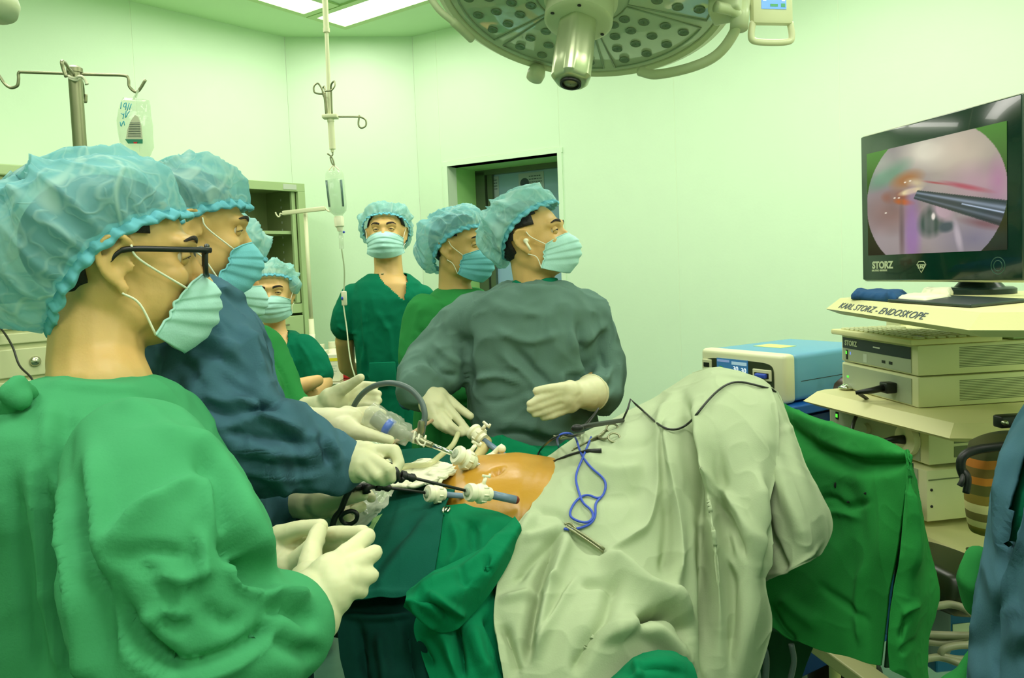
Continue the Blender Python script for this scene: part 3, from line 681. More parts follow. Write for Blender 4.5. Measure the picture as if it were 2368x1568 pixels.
def text_mesh(name, body, size, org, xdir, ydir, material, parent, ext=.0006, bold=0.0, label=None, sx=1.0):
    cu = bpy.data.curves.new('t', 'FONT'); cu.body = body; cu.size = size; cu.extrude = ext; cu.offset = bold; cu.resolution_u = 3
    o = bpy.data.objects.new('t', cu); COL.objects.link(o); bpy.context.view_layer.update()
    me = bpy.data.meshes.new_from_object(o.evaluated_get(bpy.context.evaluated_depsgraph_get()))
    V = np.array([v.co[:] for v in me.vertices]); Fc = [tuple(p.vertices) for p in me.polygons]
    bpy.data.objects.remove(o); bpy.data.curves.remove(cu); bpy.data.meshes.remove(me)
    xd = np.array(xdir, float); xd /= np.linalg.norm(xd); yd = np.array(ydir, float); yd -= xd*(xd@yd); yd /= np.linalg.norm(yd); zd = np.cross(xd, yd)
    W = np.array(org)+V[:, :1]*sx*xd+V[:, 1:2]*yd+V[:, 2:3]*zd
    return mk(name, W, Fc, material, parent, smooth=False, label=label)

# ------------------------------------------------------------------ surgical lamp
LC = P(1345, -12, 1.80)
tl = math.radians(17); nv = np.array([-.17, -math.sin(tl), -math.cos(tl)]); nv /= np.linalg.norm(nv)
ua = np.cross(nv, [0, 0, 1.]); ua /= np.linalg.norm(ua); ua = ua*(1 if ua[0] > 0 else -1); va = np.cross(nv, ua)
root = empty('surgical_lamp', LC, 'large round ceiling mounted surgical lamp with central handle', 'surgical lamp')
lampw = mat('lamp_housing_enamel', (205, 214, 172), .35); lampg = mat('lamp_glass', (190, 206, 172), .06, coat=.5); lampl = mat('lamp_seam', (150, 170, 138), .4)
RL = .345
b = B(); b.lathe([(RL-.022, .0), (RL-.012, .006), (RL+.004, -.004), (RL+.012, -.03), (RL+.004, -.062), (RL-.05, -.10), (.2, -.14), (.12, -.16), (.001, -.165)], LC, nv, 96, cap=False)
b.lathe([(RL-.022, -.0), (RL-.026, -.012)], LC, nv, 96, cap=False); b.out('housing', lampw, root, angle=40)
b = B(); b.lathe([(.001, .0), (RL-.03, .0), (RL-.024, -.004)], LC, nv, 96, cap=False); b.out('glass_face', lampg, root, angle=40)
def LP(r, a, h=0.): return LC+nv*h+ua*r*math.cos(a)+va*r*math.sin(a)
# sector seams
for k in range(6):
    a0 = k*math.pi/3+.35+.03; a1 = a0+math.pi/3-.06; b = B()
    arc = [LP(RL-.045, a, .001) for a in np.linspace(a0+.02, a1-.02, 16)]+[LP(.11, a, .001) for a in np.linspace(a1, a0, 6)]
    b.tube(arc, .0022, 6, closed=True); b.out('sector_seam', lampl, root)
lb = B(); lb.lathe([(.0125, .0), (.0135, .002), (.0118, .0025), (.010, .001), (.006, .0015), (.001, .0018)], LC, nv, 14, cap=False)
LV, LF = lb.arrays(); proto = None
lensm = mat('lamp_lens', (120, 140, 108), .2, .2)
cnt = 0
for k in range(6):
    mid = k*math.pi/3+.35+math.pi/6
    for (r, n_) in ((.272, 4), (.222, 4), (.172, 3), (.13, 2)):
        for j in range(n_):
            a = mid+(j-(n_-1)/2)*(.235 if r > .2 else .27)
            c = LP(r, a)
            if proto is None:
                proto = mk('led_lens', LV+(c-LC), LF, lensm, root); base = c
            else:
                o = proto.copy(); COL.objects.link(o); o.parent = root; o.location = tuple(c-base)
            cnt += 1
b = B(); b.lathe([(.085, .0), (.085, .02), (.078, .024), (.078, .07), (.07, .075), (.001, .075)], LC, nv, 48, cap=False); b.out('handle_collar', lampw, root, angle=40)
# fluted handle
R = []
for h, r in ((.07, .036), (.075, .041), (.17, .044), (.215, .043), (.223, .036), (.225, .03)):
    ring = []
    for t in np.linspace(0, 2*math.pi, 60, endpoint=False):
        rr = r*(1+.055*math.cos(5*t)*(1 if h < .22 else .5)); ring.append(LC+nv*h+ua*rr*math.cos(t)+va*rr*math.sin(t))
    R.append(np.array(ring))
b = B(); b.loft(R); b.out('handle', mat('handle_metal', (190, 200, 160), .28, .55), root, angle=40)
b = B(); b.lathe([(.024, .22), (.024, .231), (.019, .232), (.018, .226), (.001, .226)], LC, nv, 32, cap=False); b.out('handle_lens_ring', M_['black'], root, angle=40)
b = B(); b.lathe([(.0175, .226), (.014, .2295), (.001, .231)], LC, nv, 24, cap=False); b.out('handle_lens', M_['dull_steel'], root)
for t in (1.1, 2.2, 4.2, 5.3):
    b = B(); c = LC+nv*.0755+ua*.066*math.cos(t)+va*.066*math.sin(t); b.lathe([(.0045, 0), (.0045, .001)], c, nv, 10); b.out('screw_hole', M_['black'], root)
# side knob under the rim and outer grab bars
kc = P(1240, 170, 2.10); b = B(); b.lathe([(.0, -.02), (.02, -.018), (.025, 0), (.022, .018), (.0, .02)], kc, (nv[0]-.2, nv[1], nv[2]), 24, cap=False); b.out('rim_knob', lampw, root)
b = B(); b.tube(pxpath([(1655, 15, 1.72), (1702, 30, 1.74), (1700, 70, 1.76), (1660, 125, 1.80), (1600, 155, 1.84), (1520, 172, 1.9), (1480, 165, 1.94)], 8), .012, 14); b.out('grab_bar', lampw, root)
b = B(); b.tube(pxpath([(985, -20, 1.80), (1015, 22, 1.81), (1045, 48, 1.82), (1065, 66, 1.84), (1090, 90, 1.88)], 8), [.008]*17+[.010]*16, 14); b.out('grab_bar', lampw, root)
b = B(); b.box_axes(P(1680, 14, 1.76), [ua, va, nv], (.035, .03, .028), .008); b.lathe([(.02, -.02), (.02, .05)], P(1712, 20, 1.76), nv, 20); b.out('arm_joint', lampw, root)
b = B(); a0 = P(1712, -20, 1.76); b.tube([P(1712, 0, 1.76), a0, (a0[0], a0[1], 2.35), (.75, 2.2, 2.5)], .018, 14); b.tube([(.75, 2.2, 2.46), (.75, 2.2, H)], .04, 20); b.lathe([(.13, 0), (.13, .05)], (.75, 2.2, H-.05), n=32); b.out('ceiling_arm', lampw, root)
# control panel on the arm
pc = P(1783, 20, 1.78); px_ = np.array([.985, .17, 0]); pz_ = np.array([0, 0, 1.]); py_ = np.cross(pz_, px_)
pnl = B(); pnl.box_axes(pc+pz_*.018, [px_, py_, pz_], (.050, .012, .055), .009); pr_ = pnl.out('control_panel', M_['white_metal'], root, angle=40)
b = B(); e = pc-pz_*.045
b.tube(np.array([e+px_*x+pz_*z for x, z in spline([(-.045, .015), (-.050, -.015), (-.042, -.028), (0, -.031), (.042, -.028), (.050, -.015), (.046, .015)], 6)]), .0075, 10)
b.out('panel_handle', M_['white_metal'], pr_)
b = B(); b.tube([P(1735, 8, 1.79), P(1712, 8, 1.77)], .014, 12); b.out('panel_bracket', lampw, pr_)
scr = mat('panel_screen', (100, 150, 235), .2, emit=(110, 160, 240), estr=.6)
sc0 = pc+pz_*.035-py_*.0125
b = B(); b.box_axes(sc0, [px_, py_, pz_], (.030, .001, .040), 0); b.out('panel_screen', scr, pr_, smooth=False)
ln = mat('screen_light_tile', (190, 215, 245), .3, emit=(200, 220, 245), estr=.6); gb = mat('screen_green_tile', (60, 140, 90), .3, emit=(60, 150, 90), estr=.5)
for (x, z, wx, wz, m__) in ((0, .012, .017, .016, ln), (-.023, -.02, .004, .003, ln), (.023, -.02, .004, .003, ln), (0, -.032, .009, .003, gb), (-.023, .0, .004, .003, ln), (.023, .0, .004, .003, ln), (.022, -.032, .005, .004, gb)):
    b = B(); b.box_axes(sc0-py_*.0015+px_*x+pz_*z, [px_, py_, pz_], (wx, .0005, wz), 0); b.out('screen_tile', m__, pr_, smooth=False)

# upper left corner: edge of another lamp head
b = B(); c = P(-12, 8, 1.5); b.lathe([(.0, -.05), (.03, -.04), (.042, 0), (.038, .02), (.0, .03)], c, (.1, -.3, -.95), 28, cap=False); rt = b.out('lamp_head', lampw, label='rounded cream lamp end peeking in above the drip stand hooks', cat='lamp')
b = B(); b.tube([c+np.array([0, 0, .04]), (c[0]-.05, c[1], H)], .012, 10); b.out('suspension_rod', lampw, rt)

# ------------------------------------------------------------------ endoscopy tower
th = math.radians(7)
ex = np.array([math.cos(th), math.sin(th), 0]); ey = np.array([-math.sin(th), math.cos(th), 0]); ez = np.array([0, 0, 1.])
def slab(nm, poly, z, tk, m__, root, cham=.03):
    """shelf with a sloping edge: poly ccw xy"""
    n = len(poly); c = np.mean(poly, 0); poly = np.asarray(poly)
    area = sum(poly[i][0]*poly[(i+1) % n][1]-poly[(i+1) % n][0]*poly[i][1] for i in range(n)); sg = 1 if area > 0 else -1
    def inset(t):
        out = []
        for i in range(n):
            e1 = poly[i]-poly[i-1]; e2 = poly[(i+1) % n]-poly[i]; e1 /= np.linalg.norm(e1); e2 /= np.linalg.norm(e2)
            n1 = sg*np.array([-e1[1], e1[0]]); n2_ = sg*np.array([-e2[1], e2[0]]); bs_ = n1+n2_; bs_ /= np.linalg.norm(bs_); out.append(poly[i]+bs_*t/max(.5, bs_@n1))
        return out
    R = [np.array([[q_[0], q_[1], zz] for q_ in inset(t)]) for t, zz in ((cham, z-tk), (.003, z-tk*.72), (0, z-tk*.66), (cham, z))]
    b = B(); b.loft(R); return b.out(nm, m__, root, smooth=False)
TX = 1.27; TY = 1.85
root = empty('equipment_tower', (TX, TY, 0), 'cream wheeled equipment tower carrying the screen, video units and shelves', 'equipment trolley')
tower = root
def poly_from(pts, z): return np.array([PZ(x, y, z)[:2] for x, y in pts])
zs1 = 1.305
nearc = PZ(2240, 742, zs1)[:2]; farc = PZ(1910, 700, zs1)[:2]
def shelf_poly(fc, nc, depth, cut=.10):
    d = (fc-nc)/np.linalg.norm(fc-nc); n_ = np.array([d[1], -d[0]]); n_ = n_ if n_[0] > 0 else -n_
    return np.array([nc, nc-d*cut*.75+n_*cut*1.5, nc-d*cut*.75+n_*depth, fc+n_*depth+d*.03, fc+n_*.06+d*.03, fc])
s1 = shelf_poly(farc, nearc, .55); print('shelf1', nearc, farc)
top_shelf = slab('monitor_shelf', s1, zs1+.012, .042, M_['beige'], root)
zs2 = 1.06
n2 = PZ(2195, 985, zs2)[:2]; f2 = PZ(1857, 905, zs2)[:2]; print('shelf2', n2, f2)
s2 = shelf_poly(f2, n2, .6, .1)
slab('video_shelf', s2, zs2, .04, M_['beige'], root)
zs3 = .80
n3 = PZ(2150, 1290, zs3)[:2]; print('shelf3', n3)
n3 = np.array([n2[0]+.02, n2[1]-.02]); f3 = np.array([f2[0]+.02, f2[1]])
slab('light_source_shelf', shelf_poly(f3, n3, .58, .1), zs3-.02, .04, M_['beige'], root)
slab('base_shelf', shelf_poly(np.array([n2[0]-.08, f2[1]]), np.array([n2[0]-.08, n2[1]-.05]), .7, .1), .2, .05, M_['beige'], root)
# column
for pxa, pxb in ((2083, 2103), (2141, 2162)):
    pa = P(pxa, 790, 2.33); pb_ = P(pxb, 790, 2.33); b = B(); b.box(pa[0], pb_[0], 2.33, 2.42, .2, zs1-.02, .002); b.out('column', M_['beige'], root, smooth=False)
pa = P(2103, 790, 2.38); pb_ = P(2141, 790, 2.38); b = B(); b.box(pa[0], pb_[0], 2.37, 2.40, .2, zs1-.02, 0); b.out('column_channel', mat('channel_dark', (60, 62, 30), .5), root, smooth=False)
pa = P(2110, 790, 2.36); pb_ = P(2127, 790, 2.36); b = B(); b.box(pa[0], pb_[0], 2.35, 2.37, .2, zs1-.02, 0); ra = b.out('rack_strip', M_['panel_grey'], root, smooth=False)
for k in range(5):
    z = 1.12+k*.034; b = B(); b.box((pa[0]+pb_[0])/2-.003, (pa[0]+pb_[0])/2+.003, 2.348, 2.351, z, z+.012, 0); b.out('rack_slot', M_['black'], ra, smooth=False)
for cx, cy in ((1.0, 1.6), (1.0, 2.2), (1.55, 1.6), (1.55, 2.2)):
    b = B(); b.lathe([(.045, -.015), (.045, .015)], (cx, cy, .045), (1, 0, 0), 20); b.tube([(cx, cy, .05), (cx, cy, .16)], .012, 8); b.out('caster', M_['black'], root)
b = B(); q_ = P(2335, 978, 1.44)
b.box_axes(q_+np.array([.02, .02, 0]), [ex, ey, ez], (.035, .012, .012), .004); b.out('rail_clamp', M_['black'], root)
b = B(); b.tube([q_+np.array([-.008, -.002, 0]), q_+np.array([-.008, .014, 0])], .005, 10); b.out('clamp_bolt', M_['steel'], root)
# lettering on the top shelf edge
e0 = PZ(1962, 714, zs1-.012); e1 = PZ(2170, 731, zs1-.012)
fd = (nearc-farc); fd = np.array([fd[0], fd[1], 0]); fd /= np.linalg.norm(fd)
no = np.array([-fd[1], fd[0], 0]); no = no if no[0] < 0 else -no
upv = np.array([0, 0, 1.])*.6-no*.8; upv /= np.linalg.norm(upv)
def shelf_text(parent):
    upv = np.array([0, 0, 1.])*.028-no*.03; upv /= np.linalg.norm(upv)
    st = v3(farc, 0)+fd*.07; st[2] = zs1+.012-.042*.66; st = st+upv*.008+np.cross(fd, upv)*.0008
    return text_mesh('shelf_lettering', 'KARL STORZ - ENDOSKOPE', .0255, st, fd, upv, M_['ink'], parent, ext=.0003, bold=0, sx=1.42)
shelf_text(top_shelf)

# monitor: front plane faces -x
z0 = 1.352; mb0 = PZ(1996, 648, z0); mb1 = PZ(2367, 650, z0)
z1m = 1.352+.392
md = mb1-mb0; md[2] = 0; ML = np.linalg.norm(md); md /= ML; mn = np.cross(md, ez); mn = mn if mn[0] < 0 else -mn; print('monitor', mb0, mb1, ML)
MH = .413
tz = ez.copy()
root = empty('monitor', (mb0+mb1)/2-mn*.12-np.array([0, 0, .035]), 'wide dark surgical monitor showing a live internal camera view', 'monitor')
mc = (mb0+mb1)/2+ez*MH/2
def MQ(u, v, d=0.): return mb0+md*ML*u+ez*MH*v+mn*d      # u 0..1 near->right, v 0..1 up
b = B(); b.box_axes(mc-mn*.022, [md, ez, mn], (ML/2+.004, MH/2+.004, .02), .008); b.out('casing', mat('monitor_casing', (190, 196, 170), .4), root, angle=40)
b = B(); b.box_axes(mc-mn*.003, [md, ez, mn], (ML/2-.001, MH/2-.001, .005), .003)
b.out('bezel', mat('bezel_dark_green', (8, 42, 34), .15, coat=.3), root, angle=40)
b = B(); b.box_axes(mc-mn*.06, [md, ez, mn], (ML/2-.06, MH/2-.05, .03), .02); b.out('back_shell', mat('monitor_back', (190, 196, 170), .4), root, angle=40)
# screen: procedural picture of the internal view, in the screen's own coordinates
u0, u1, v0, v1 = .052, .928, .172, .872
def screen_material():
    m_ = bpy.data.materials.new('screen_picture'); m_.use_nodes = True; nt = m_.node_tree; N = nt.nodes; L = nt.links
    b_ = N['Principled BSDF']; b_.inputs['Roughness'].default_value = .12; b_.inputs['Base Color'].default_value = (.01, .01, .01, 1)
    at = N.new('ShaderNodeAttribute'); at.attribute_name = 'picture'
    L.new(at.outputs['Color'], b_.inputs['Emission Color']); b_.inputs['Emission Strength'].default_value = .95
    return m_
def screen_picture(U, V):
    """colours (0..255) of the endoscope picture; U right 0..1, V up 0..1"""
    U = np.asarray(U); V = np.asarray(V); y = 1-V; x = U
    q = np.stack([x*3, y*3, x*0], 1)
    n1 = noise(q*1.2, 5); n2_ = noise(q*3, 6); n3_ = noise(np.stack([x*40, y*4, x*0], 1), 7)
    def mixc(c, col, a): a = np.clip(a, 0, 1)[:, None]; return c*(1-a)+np.array(col, float)*a
    def blob(cx, cy, rx, ry, ang=0, hard=1.5):
        dx = x-cx; dy = y-cy; ca, sa = math.cos(ang), math.sin(ang); a = (dx*ca+dy*sa)/rx; b_ = (-dx*sa+dy*ca)/ry
        return np.clip(hard*(1-np.sqrt(a*a+b_*b_))+.0, 0, 1)
    c = np.zeros((len(x), 3))+np.array([150, 138, 140])
    c = mixc(c, (178, 165, 150), blob(.75, .2, .5, .42, 0, 1.2)); c = mixc(c, (216, 208, 190), blob(.50, .1, .28, .2, .3, 1.4)); c = mixc(c, (205, 188, 170), blob(.72, .12, .25, .25, .2, 1))
    c = mixc(c, (122, 158, 132), blob(.17, .25, .26, .12, -.45, 1.6)); c = mixc(c, (170, 172, 160), blob(.12, .12, .2, .12, 0, 1))
    c = mixc(c, (172, 140, 150), blob(.85, .45, .3, .22, .4, 1.2)); c = mixc(c, (170, 120, 150), blob(.95, .45, .08, .25, 0, 1))
    c = mixc(c, (168, 78, 96), blob(.75, .46, .22, .028, .42, 1.3)); c = mixc(c, (160, 60, 70), blob(.55, .39, .14, .012, .35, 1))
    c = mixc(c, (140, 110, 105), blob(.2, .6, .3, .25, 0, 1.2)); c = mixc(c, (172, 118, 76), blob(.33, .32, .16, .1, -.2, 1.4))
    c = mixc(c, (150, 62, 34), blob(.24, .46, .13, .08, .2, 1.6)*(.6+.6*np.clip(n2_, -1, 1))); c = mixc(c, (190, 90, 30), blob(.31, .52, .1, .035, .3, 1.6))
    c = mixc(c, (226, 206, 160), blob(.36, .43, .11, .035, -.15, 2)); c = mixc(c, (205, 185, 150), blob(.40, .36, .1, .05, .4, 1.2))
    c = mixc(c, (146, 108, 160), blob(.37, .82, .085, .5, 0, 1.5)*.9); c = mixc(c, (110, 90, 96), blob(.29, .8, .03, .4, 0, 1.2))
    c = mixc(c, (120, 112, 132), blob(.8, .9, .3, .2, 0, 1)); c = mixc(c, (122, 88, 96), blob(.86, .78, .2, .05, .35, 1.2))
    c = mixc(c, (52, 66, 62), blob(.52, .72, .12, .17, .2, 2.2)*(.8+.3*n3_)); c = mixc(c, (64, 74, 84), blob(.62, .78, .07, .06, -.3, 2)); c = mixc(c, (176, 150, 160), blob(.60, .63, .085, .13, -.3, 2)); c = mixc(c, (225, 215, 205), blob(.53, .68, .018, .04, 0, 2))
    c = mixc(c, (172, 160, 170), blob(.7, .88, .03, .2, -.15, 1.5))
    # metal shaft from mid left down to the right edge
    ang = .40; dx = x-.40; dy = y-.465; al_ = dx*math.cos(ang)+dy*math.sin(ang); pe = -dx*math.sin(ang)+dy*math.cos(ang); wd = .035+.085*al_
    inside = (al_ > 0)*(np.abs(pe) < wd); t = pe/np.maximum(wd, 1e-3)
    shade = 60+80*np.exp(-((t+.45)/.22)**2)+150*np.exp(-((t+.05)/.07)**2)*(al_ > .35)+40*np.exp(-((t-.55)/.15)**2)
    sh = np.stack([shade*.92, shade*1.0, shade*1.12], 1); c = np.where(inside[:, None], sh, c)
    c = mixc(c, (40, 46, 50), (np.abs(np.abs(t)-1) < .12)*(al_ > 0)*.8)
    c *= (1+.05*n1+.04*n2_)[:, None]
    for (sx, sy) in ((.27, .475), (.32, .34), (.36, .335), (.16, .6), (.235, .47)): c = mixc(c, (245, 235, 215), blob(sx, sy, .012, .008, 0, 2))
    # dark edges outside the round field of view
    rr = np.sqrt(((x-.50)/.505)**2+((y-.52)/.66)**2)
    grn = np.stack([70-40*y, 128-108*y, 40-30*y], 1)
    c = np.where((rr > 1)[:, None], grn, c)
    return np.clip(c, 0, 255)
nu, nv_ = 250, 190
U, V_ = np.meshgrid(np.linspace(0, 1, nu), np.linspace(0, 1, nv_)); Uf, Vf = U.ravel(), V_.ravel()
pts = np.array([MQ(0, 0, .0035)])+np.outer(u0+(u1-u0)*Uf, md*ML)+np.outer(v0+(v1-v0)*Vf, ez*MH)
idx = np.arange(nu*nv_).reshape(nv_, nu); Fc = np.stack([idx[:-1, :-1], idx[:-1, 1:], idx[1:, 1:], idx[1:, :-1]], -1).reshape(-1, 4)
nrm = np.cross(pts[1]-pts[0], pts[nu]-pts[0])
if nrm@mn < 0: Fc = Fc[:, ::-1]
so = mk('screen', pts, Fc, screen_material(), root, smooth=False)
col = screen_picture(Uf, Vf)/255; col = np.where(col <= .04045, col/12.92, ((col+.055)/1.055)**2.4)
ca = so.data.color_attributes.new('picture', 'FLOAT_COLOR', 'POINT'); ca.data.foreach_set('color', np.concatenate([col, np.ones((len(col), 1))], 1).ravel())
pale = mat('pale_print', (190, 200, 165), .5)
text_mesh('brand_lettering', 'STORZ', .027, MQ(.082, .082, .0025), md, ez, pale, root, bold=.0012, sx=1.0)
text_mesh('brand_lettering', 'KARL STORZ - ENDOSKOPE', .0068, MQ(.078, .062, .0025), md, ez, pale, root, bold=.0003, sx=.75)
b = B()
dia = [MQ(.435+a*.03, .088+c_*.038, .003) for a, c_ in ((-1, .35), (-.55, .85), (.55, .85), (1, .35), (0, -1))]
b.tube(dia, .0012, 6, closed=True); b.tube([dia[0], dia[3]], .0008, 6); b.out('diamond_emblem', pale, root)
text_mesh('emblem_lettering', 'LED', .014, MQ(.412, .078, .0025), md, ez, pale, root, bold=.0005)
b = B(); pcn = MQ(.878, .085, .002)
for r_ in (.012, .0195):
    b.tube([pcn+md*r_*math.cos(t)+ez*r_*math.sin(t) for t in np.linspace(0, 2*math.pi, 28, endpoint=False)], .0011, 6, closed=True)
b.out('power_button', mat('button_ring', (40, 84, 70), .3), root)
# stand
dk = M_['dark']
bc = PZ(2252, 690, zs1+.013); b = B(); 
def ell(c, a, d_, n=40): 
    t = np.linspace(0, 2*math.pi, n, endpoint=False); return np.array(c)+np.cos(t)[:, None]*md*a+np.sin(t)[:, None]*mn*d_
bcen = (mb0+mb1)/2-mn*.07+md*.0; bcen = min((bcen+md*t_ for t_ in np.linspace(-.4, .4, 161)), key=lambda q_: abs(pix(q_[None])[0][0]-2264))
zb = zs1+.0125
b.loft([ell((bcen[0], bcen[1], zb), .085, .075), ell((bcen[0], bcen[1], zb+.012), .085, .075), ell((bcen[0], bcen[1], zb+.016), .078, .068)])
b.loft([ell((bcen[0], bcen[1], zb+.015), .068, .045), ell((bcen[0], bcen[1], zb+.03), .052, .035), ell((bcen[0], bcen[1], zb+.06), .05, .03), ell((bcen[0], bcen[1], zb+.12), .05, .03)])
b.out('stand', dk, root, angle=40)
# black tray and papers on the top shelf
zt = zs1+.0125
b = B(); tp = [PZ(2052, 699, zt), PZ(2245, 712, zt), PZ(2262, 702, zt), PZ(2180, 688, zt)]
tp = [np.array([p[0], p[1], zt+.0004]) for p in tp]; b.hexa(tp+[p+ez*.006 for p in tp], .002); r_ = b.out('flat_tray', M_['dark'], smooth=False, label='flat dark tray lying in front of the monitor stand', cat='tray')
def soft(nm, pts, z, tk, m__, label, cat, seed=0, ramp=0):
    """thin wavy folded sheet; pts in pixels on plane z"""
    p = [PZ(x, y, z) for x, y in pts]; n_ = 14; V = []; 
    for lay in (0, 1):
        for i in range(n_):
            for j in range(n_):
                a = i/(n_-1); c_ = j/(n_-1); q_ = p[0]*(1-a)*(1-c_)+p[1]*a*(1-c_)+p[2]*a*c_+p[3]*(1-a)*c_; V.append([q_[0], q_[1], z+.0005+(tk if lay else 0)])
    V = np.array(V); top = np.arange(n_*n_, 2*n_*n_); e_ = np.minimum.reduce([np.tile(np.minimum(np.arange(n_), n_-1-np.arange(n_)), n_), np.repeat(np.minimum(np.arange(n_), n_-1-np.arange(n_)), n_)])
    V[top, 2] += .25*tk*noise(V[top]*25, seed)-tk*.5*(e_ == 0)
    Fc = []
    I = lambda l, i, j: l*n_*n_+i*n_+j
    for i in range(n_-1):
        for j in range(n_-1): Fc.append((I(1, i, j), I(1, i+1, j), I(1, i+1, j+1), I(1, i, j+1))); Fc.append((I(0, i, j), I(0, i, j+1), I(0, i+1, j+1), I(0, i+1, j)))
    for i in range(n_-1):
        Fc += [(I(0, i, 0), I(0, i+1, 0), I(1, i+1, 0), I(1, i, 0)), (I(0, i+1, n_-1), I(0, i, n_-1), I(1, i, n_-1), I(1, i+1, n_-1)), (I(0, 0, i+1), I(0, 0, i), I(1, 0, i), I(1, 0, i+1)), (I(0, n_-1, i), I(0, n_-1, i+1), I(1, n_-1, i+1), I(1, n_-1, i))]
    return mk(nm, V, Fc, m__, label=label, cat=cat)
soft('folded_cloth', [(1968, 692), (2070, 699), (2100, 690), (1975, 684)], zt, .02, cloth('navy_cloth', (44, 84, 128), .003, 20), 'folded navy cloth bundle at the far end of the monitor shelf', 'cloth', 3)
soft('paper_booklet', [(2072, 697), (2140, 702), (2200, 692), (2110, 685)], zt, .011, M_['paper'], 'cream paper booklet between the navy cloth and the monitor stand', 'booklet', 5)
soft('paper_wrapper', [(2130, 689), (2195, 693), (2205, 684), (2140, 682)], zt, .022, M_['gauze'], 'crumpled white wrapper behind the booklet on the monitor shelf', 'wrapper', 8)
b = B(); b.tube(pxpath([(2300, 690, 1.9), (2325, 680, 1.95), (2345, 678, 1.95), (2362, 690, 1.9), (2380, 720, 1.85)], 6), .007, 8); b.out('monitor_cable', M_['cable_black'], label='black cable leaving the monitor foot', cat='cable')

# equipment boxes
def unit(name, label, cat, nearpx, z, w_, dp, h, caseM, ang=7, frontM=None):
    """box: near bottom corner at pixel on plane z; w_ along the front (away), dp to the right"""
    c = PZ(nearpx[0], nearpx[1], z); t_ = math.radians(ang); X = np.array([math.cos(t_), math.sin(t_), 0]); Yv = np.array([-math.sin(t_), math.cos(t_), 0])
    r = empty(name, c+X*dp/2+Yv*w_/2, label, cat)
    def Q(u, v, d=0.): return c+Yv*w_*(1-u)+ez*h*v-X*d     # front: u 0 far(left in photo) .. 1 near ; v up
    b = B(); b.box_axes(c+X*dp/2+Yv*w_/2+ez*h/2, [X, Yv, ez], (dp/2, w_/2, h/2), .004); b.out('case', caseM, r, angle=40)
    def plate(nm, ua_, ub, va_, vb, d, m__, th_=.002, bev=.0, parent=None):
        b = B(); cc = Q((ua_+ub)/2, (va_+vb)/2, d+th_/2); b.box_axes(cc, [X, Yv, ez], (th_/2, w_*abs(ub-ua_)/2, h*abs(vb-va_)/2), bev); return b.out(nm, m__, parent or r, smooth=False)
    def side(nm, ua_, ub, va_, vb, m__, th_=.001):   # near side face (facing the camera): u 0 front..1 back
        b = B(); cc = c+X*dp*(ua_+ub)/2+ez*h*(va_+vb)/2-Yv*th_/2; b.box_axes(cc, [X, Yv, ez], (dp*(ub-ua_)/2, th_/2, h*(vb-va_)/2), 0); return b.out(nm, m__, r, smooth=False)
    return r, Q, plate, side, X, Yv, c
zv = zs2+.001
slot = mat('vent_slot', (112, 122, 84), .6)
def vents(side, u0_, u1_, v0_, v1_, nx, nz, nm='vent_row'):
    for j in range(nz):
        va_ = v0_+(v1_-v0_)*(j+.3)/nz; vb = v0_+(v1_-v0_)*(j+.7)/nz
        side(nm, u0_, u1_, va_, vb, slot, .0006)
ledg = mat('green_led', (60, 230, 60), .3, emit=(90, 240, 60), estr=1.2); ledc = mat('cyan_led', (60, 230, 200), .3, emit=(60, 240, 200), estr=1.3); ledb = mat('blue_led', (120, 150, 240), .3, emit=(120, 150, 240), estr=.8)
W1, D1, H1 = .335, .37, .072
r, Q, plate, side, X1, Y1, c1_ = unit('camera_control_unit', 'lower cream video unit with a black plug in its front, on the middle shelf', 'video unit', (2124, 944), zv, W1, D1, H1, M_['beige_light'], 6)
plate('front_panel', .03, .93, .06, .92, 0, M_['panel_grey'], .002)
plate('status_led', .09, .115, .45, .52, .002, ledg, .001)
vents(side, .28, .74, .15, .85, 1, 13)
pc_ = Q(.72, .5, .004)
b = B(); b.box_axes(pc_-X1*.012, [X1, Y1, ez], (.014, .016, .013), .003); b.tube([pc_-X1*.022, pc_-X1*.05+Y1*.005-ez*.006, pc_-X1*.085+Y1*.02-ez*.012], [.009, .008, .005], 12); b.out('camera_plug', M_['black'], r)
b = B(); p0 = pc_-X1*.08+Y1*.02-ez*.012
b.tube(np.concatenate([spline([p0, P(2010, 930, 1.95), P(1985, 955, 1.93), P(1972, 985, 1.9), P(1966, 1040, 1.85), P(1960, 1100, 1.8)], 8)]), .0045, 10); b.out('camera_cable', M_['cable_black'], r)
r, Q, plate, side, X1, Y1, c1_ = unit('image_capture_unit', 'upper cream video unit with a dark strip and keyboard on top', 'video unit', (2124, 944), zv, W1, D1, H1, M_['beige_light'], 6)
# lift it on the lower one
r.location.z += H1+.003; dzz = H1+.003
pl = plate('front_panel', .03, .93, .06, .92, 0, M_['panel_grey'], .002); plate('dark_strip', .035, .93, .52, .92, .002, M_['navy_strip'], .001)
plate('power_switch', .085, .105, .1, .46, .002, M_['black'], .002); plate('status_led', .088, .102, .3, .42, .004, ledg, .001); plate('blue_led', .14, .15, .3, .4, .002, ledb, .001)
plate('usb_slot', .58, .62, .22, .32, .002, M_['black'], .001); plate('usb_slot', .67, .71, .22, .32, .002, M_['black'], .001); plate('disc_mark', .33, .38, .12, .42, .002, M_['ink_pale'], .0006)
text_mesh('brand_lettering', 'STORZ', .019, Q(.07, .64, .0035), -Y1, ez, pale, r, bold=.0006); plate('printed_mark', .47, .56, .70, .75, .003, M_['ink_pale'], .0006)
vents(side, .28, .74, .2, .9, 1, 13)
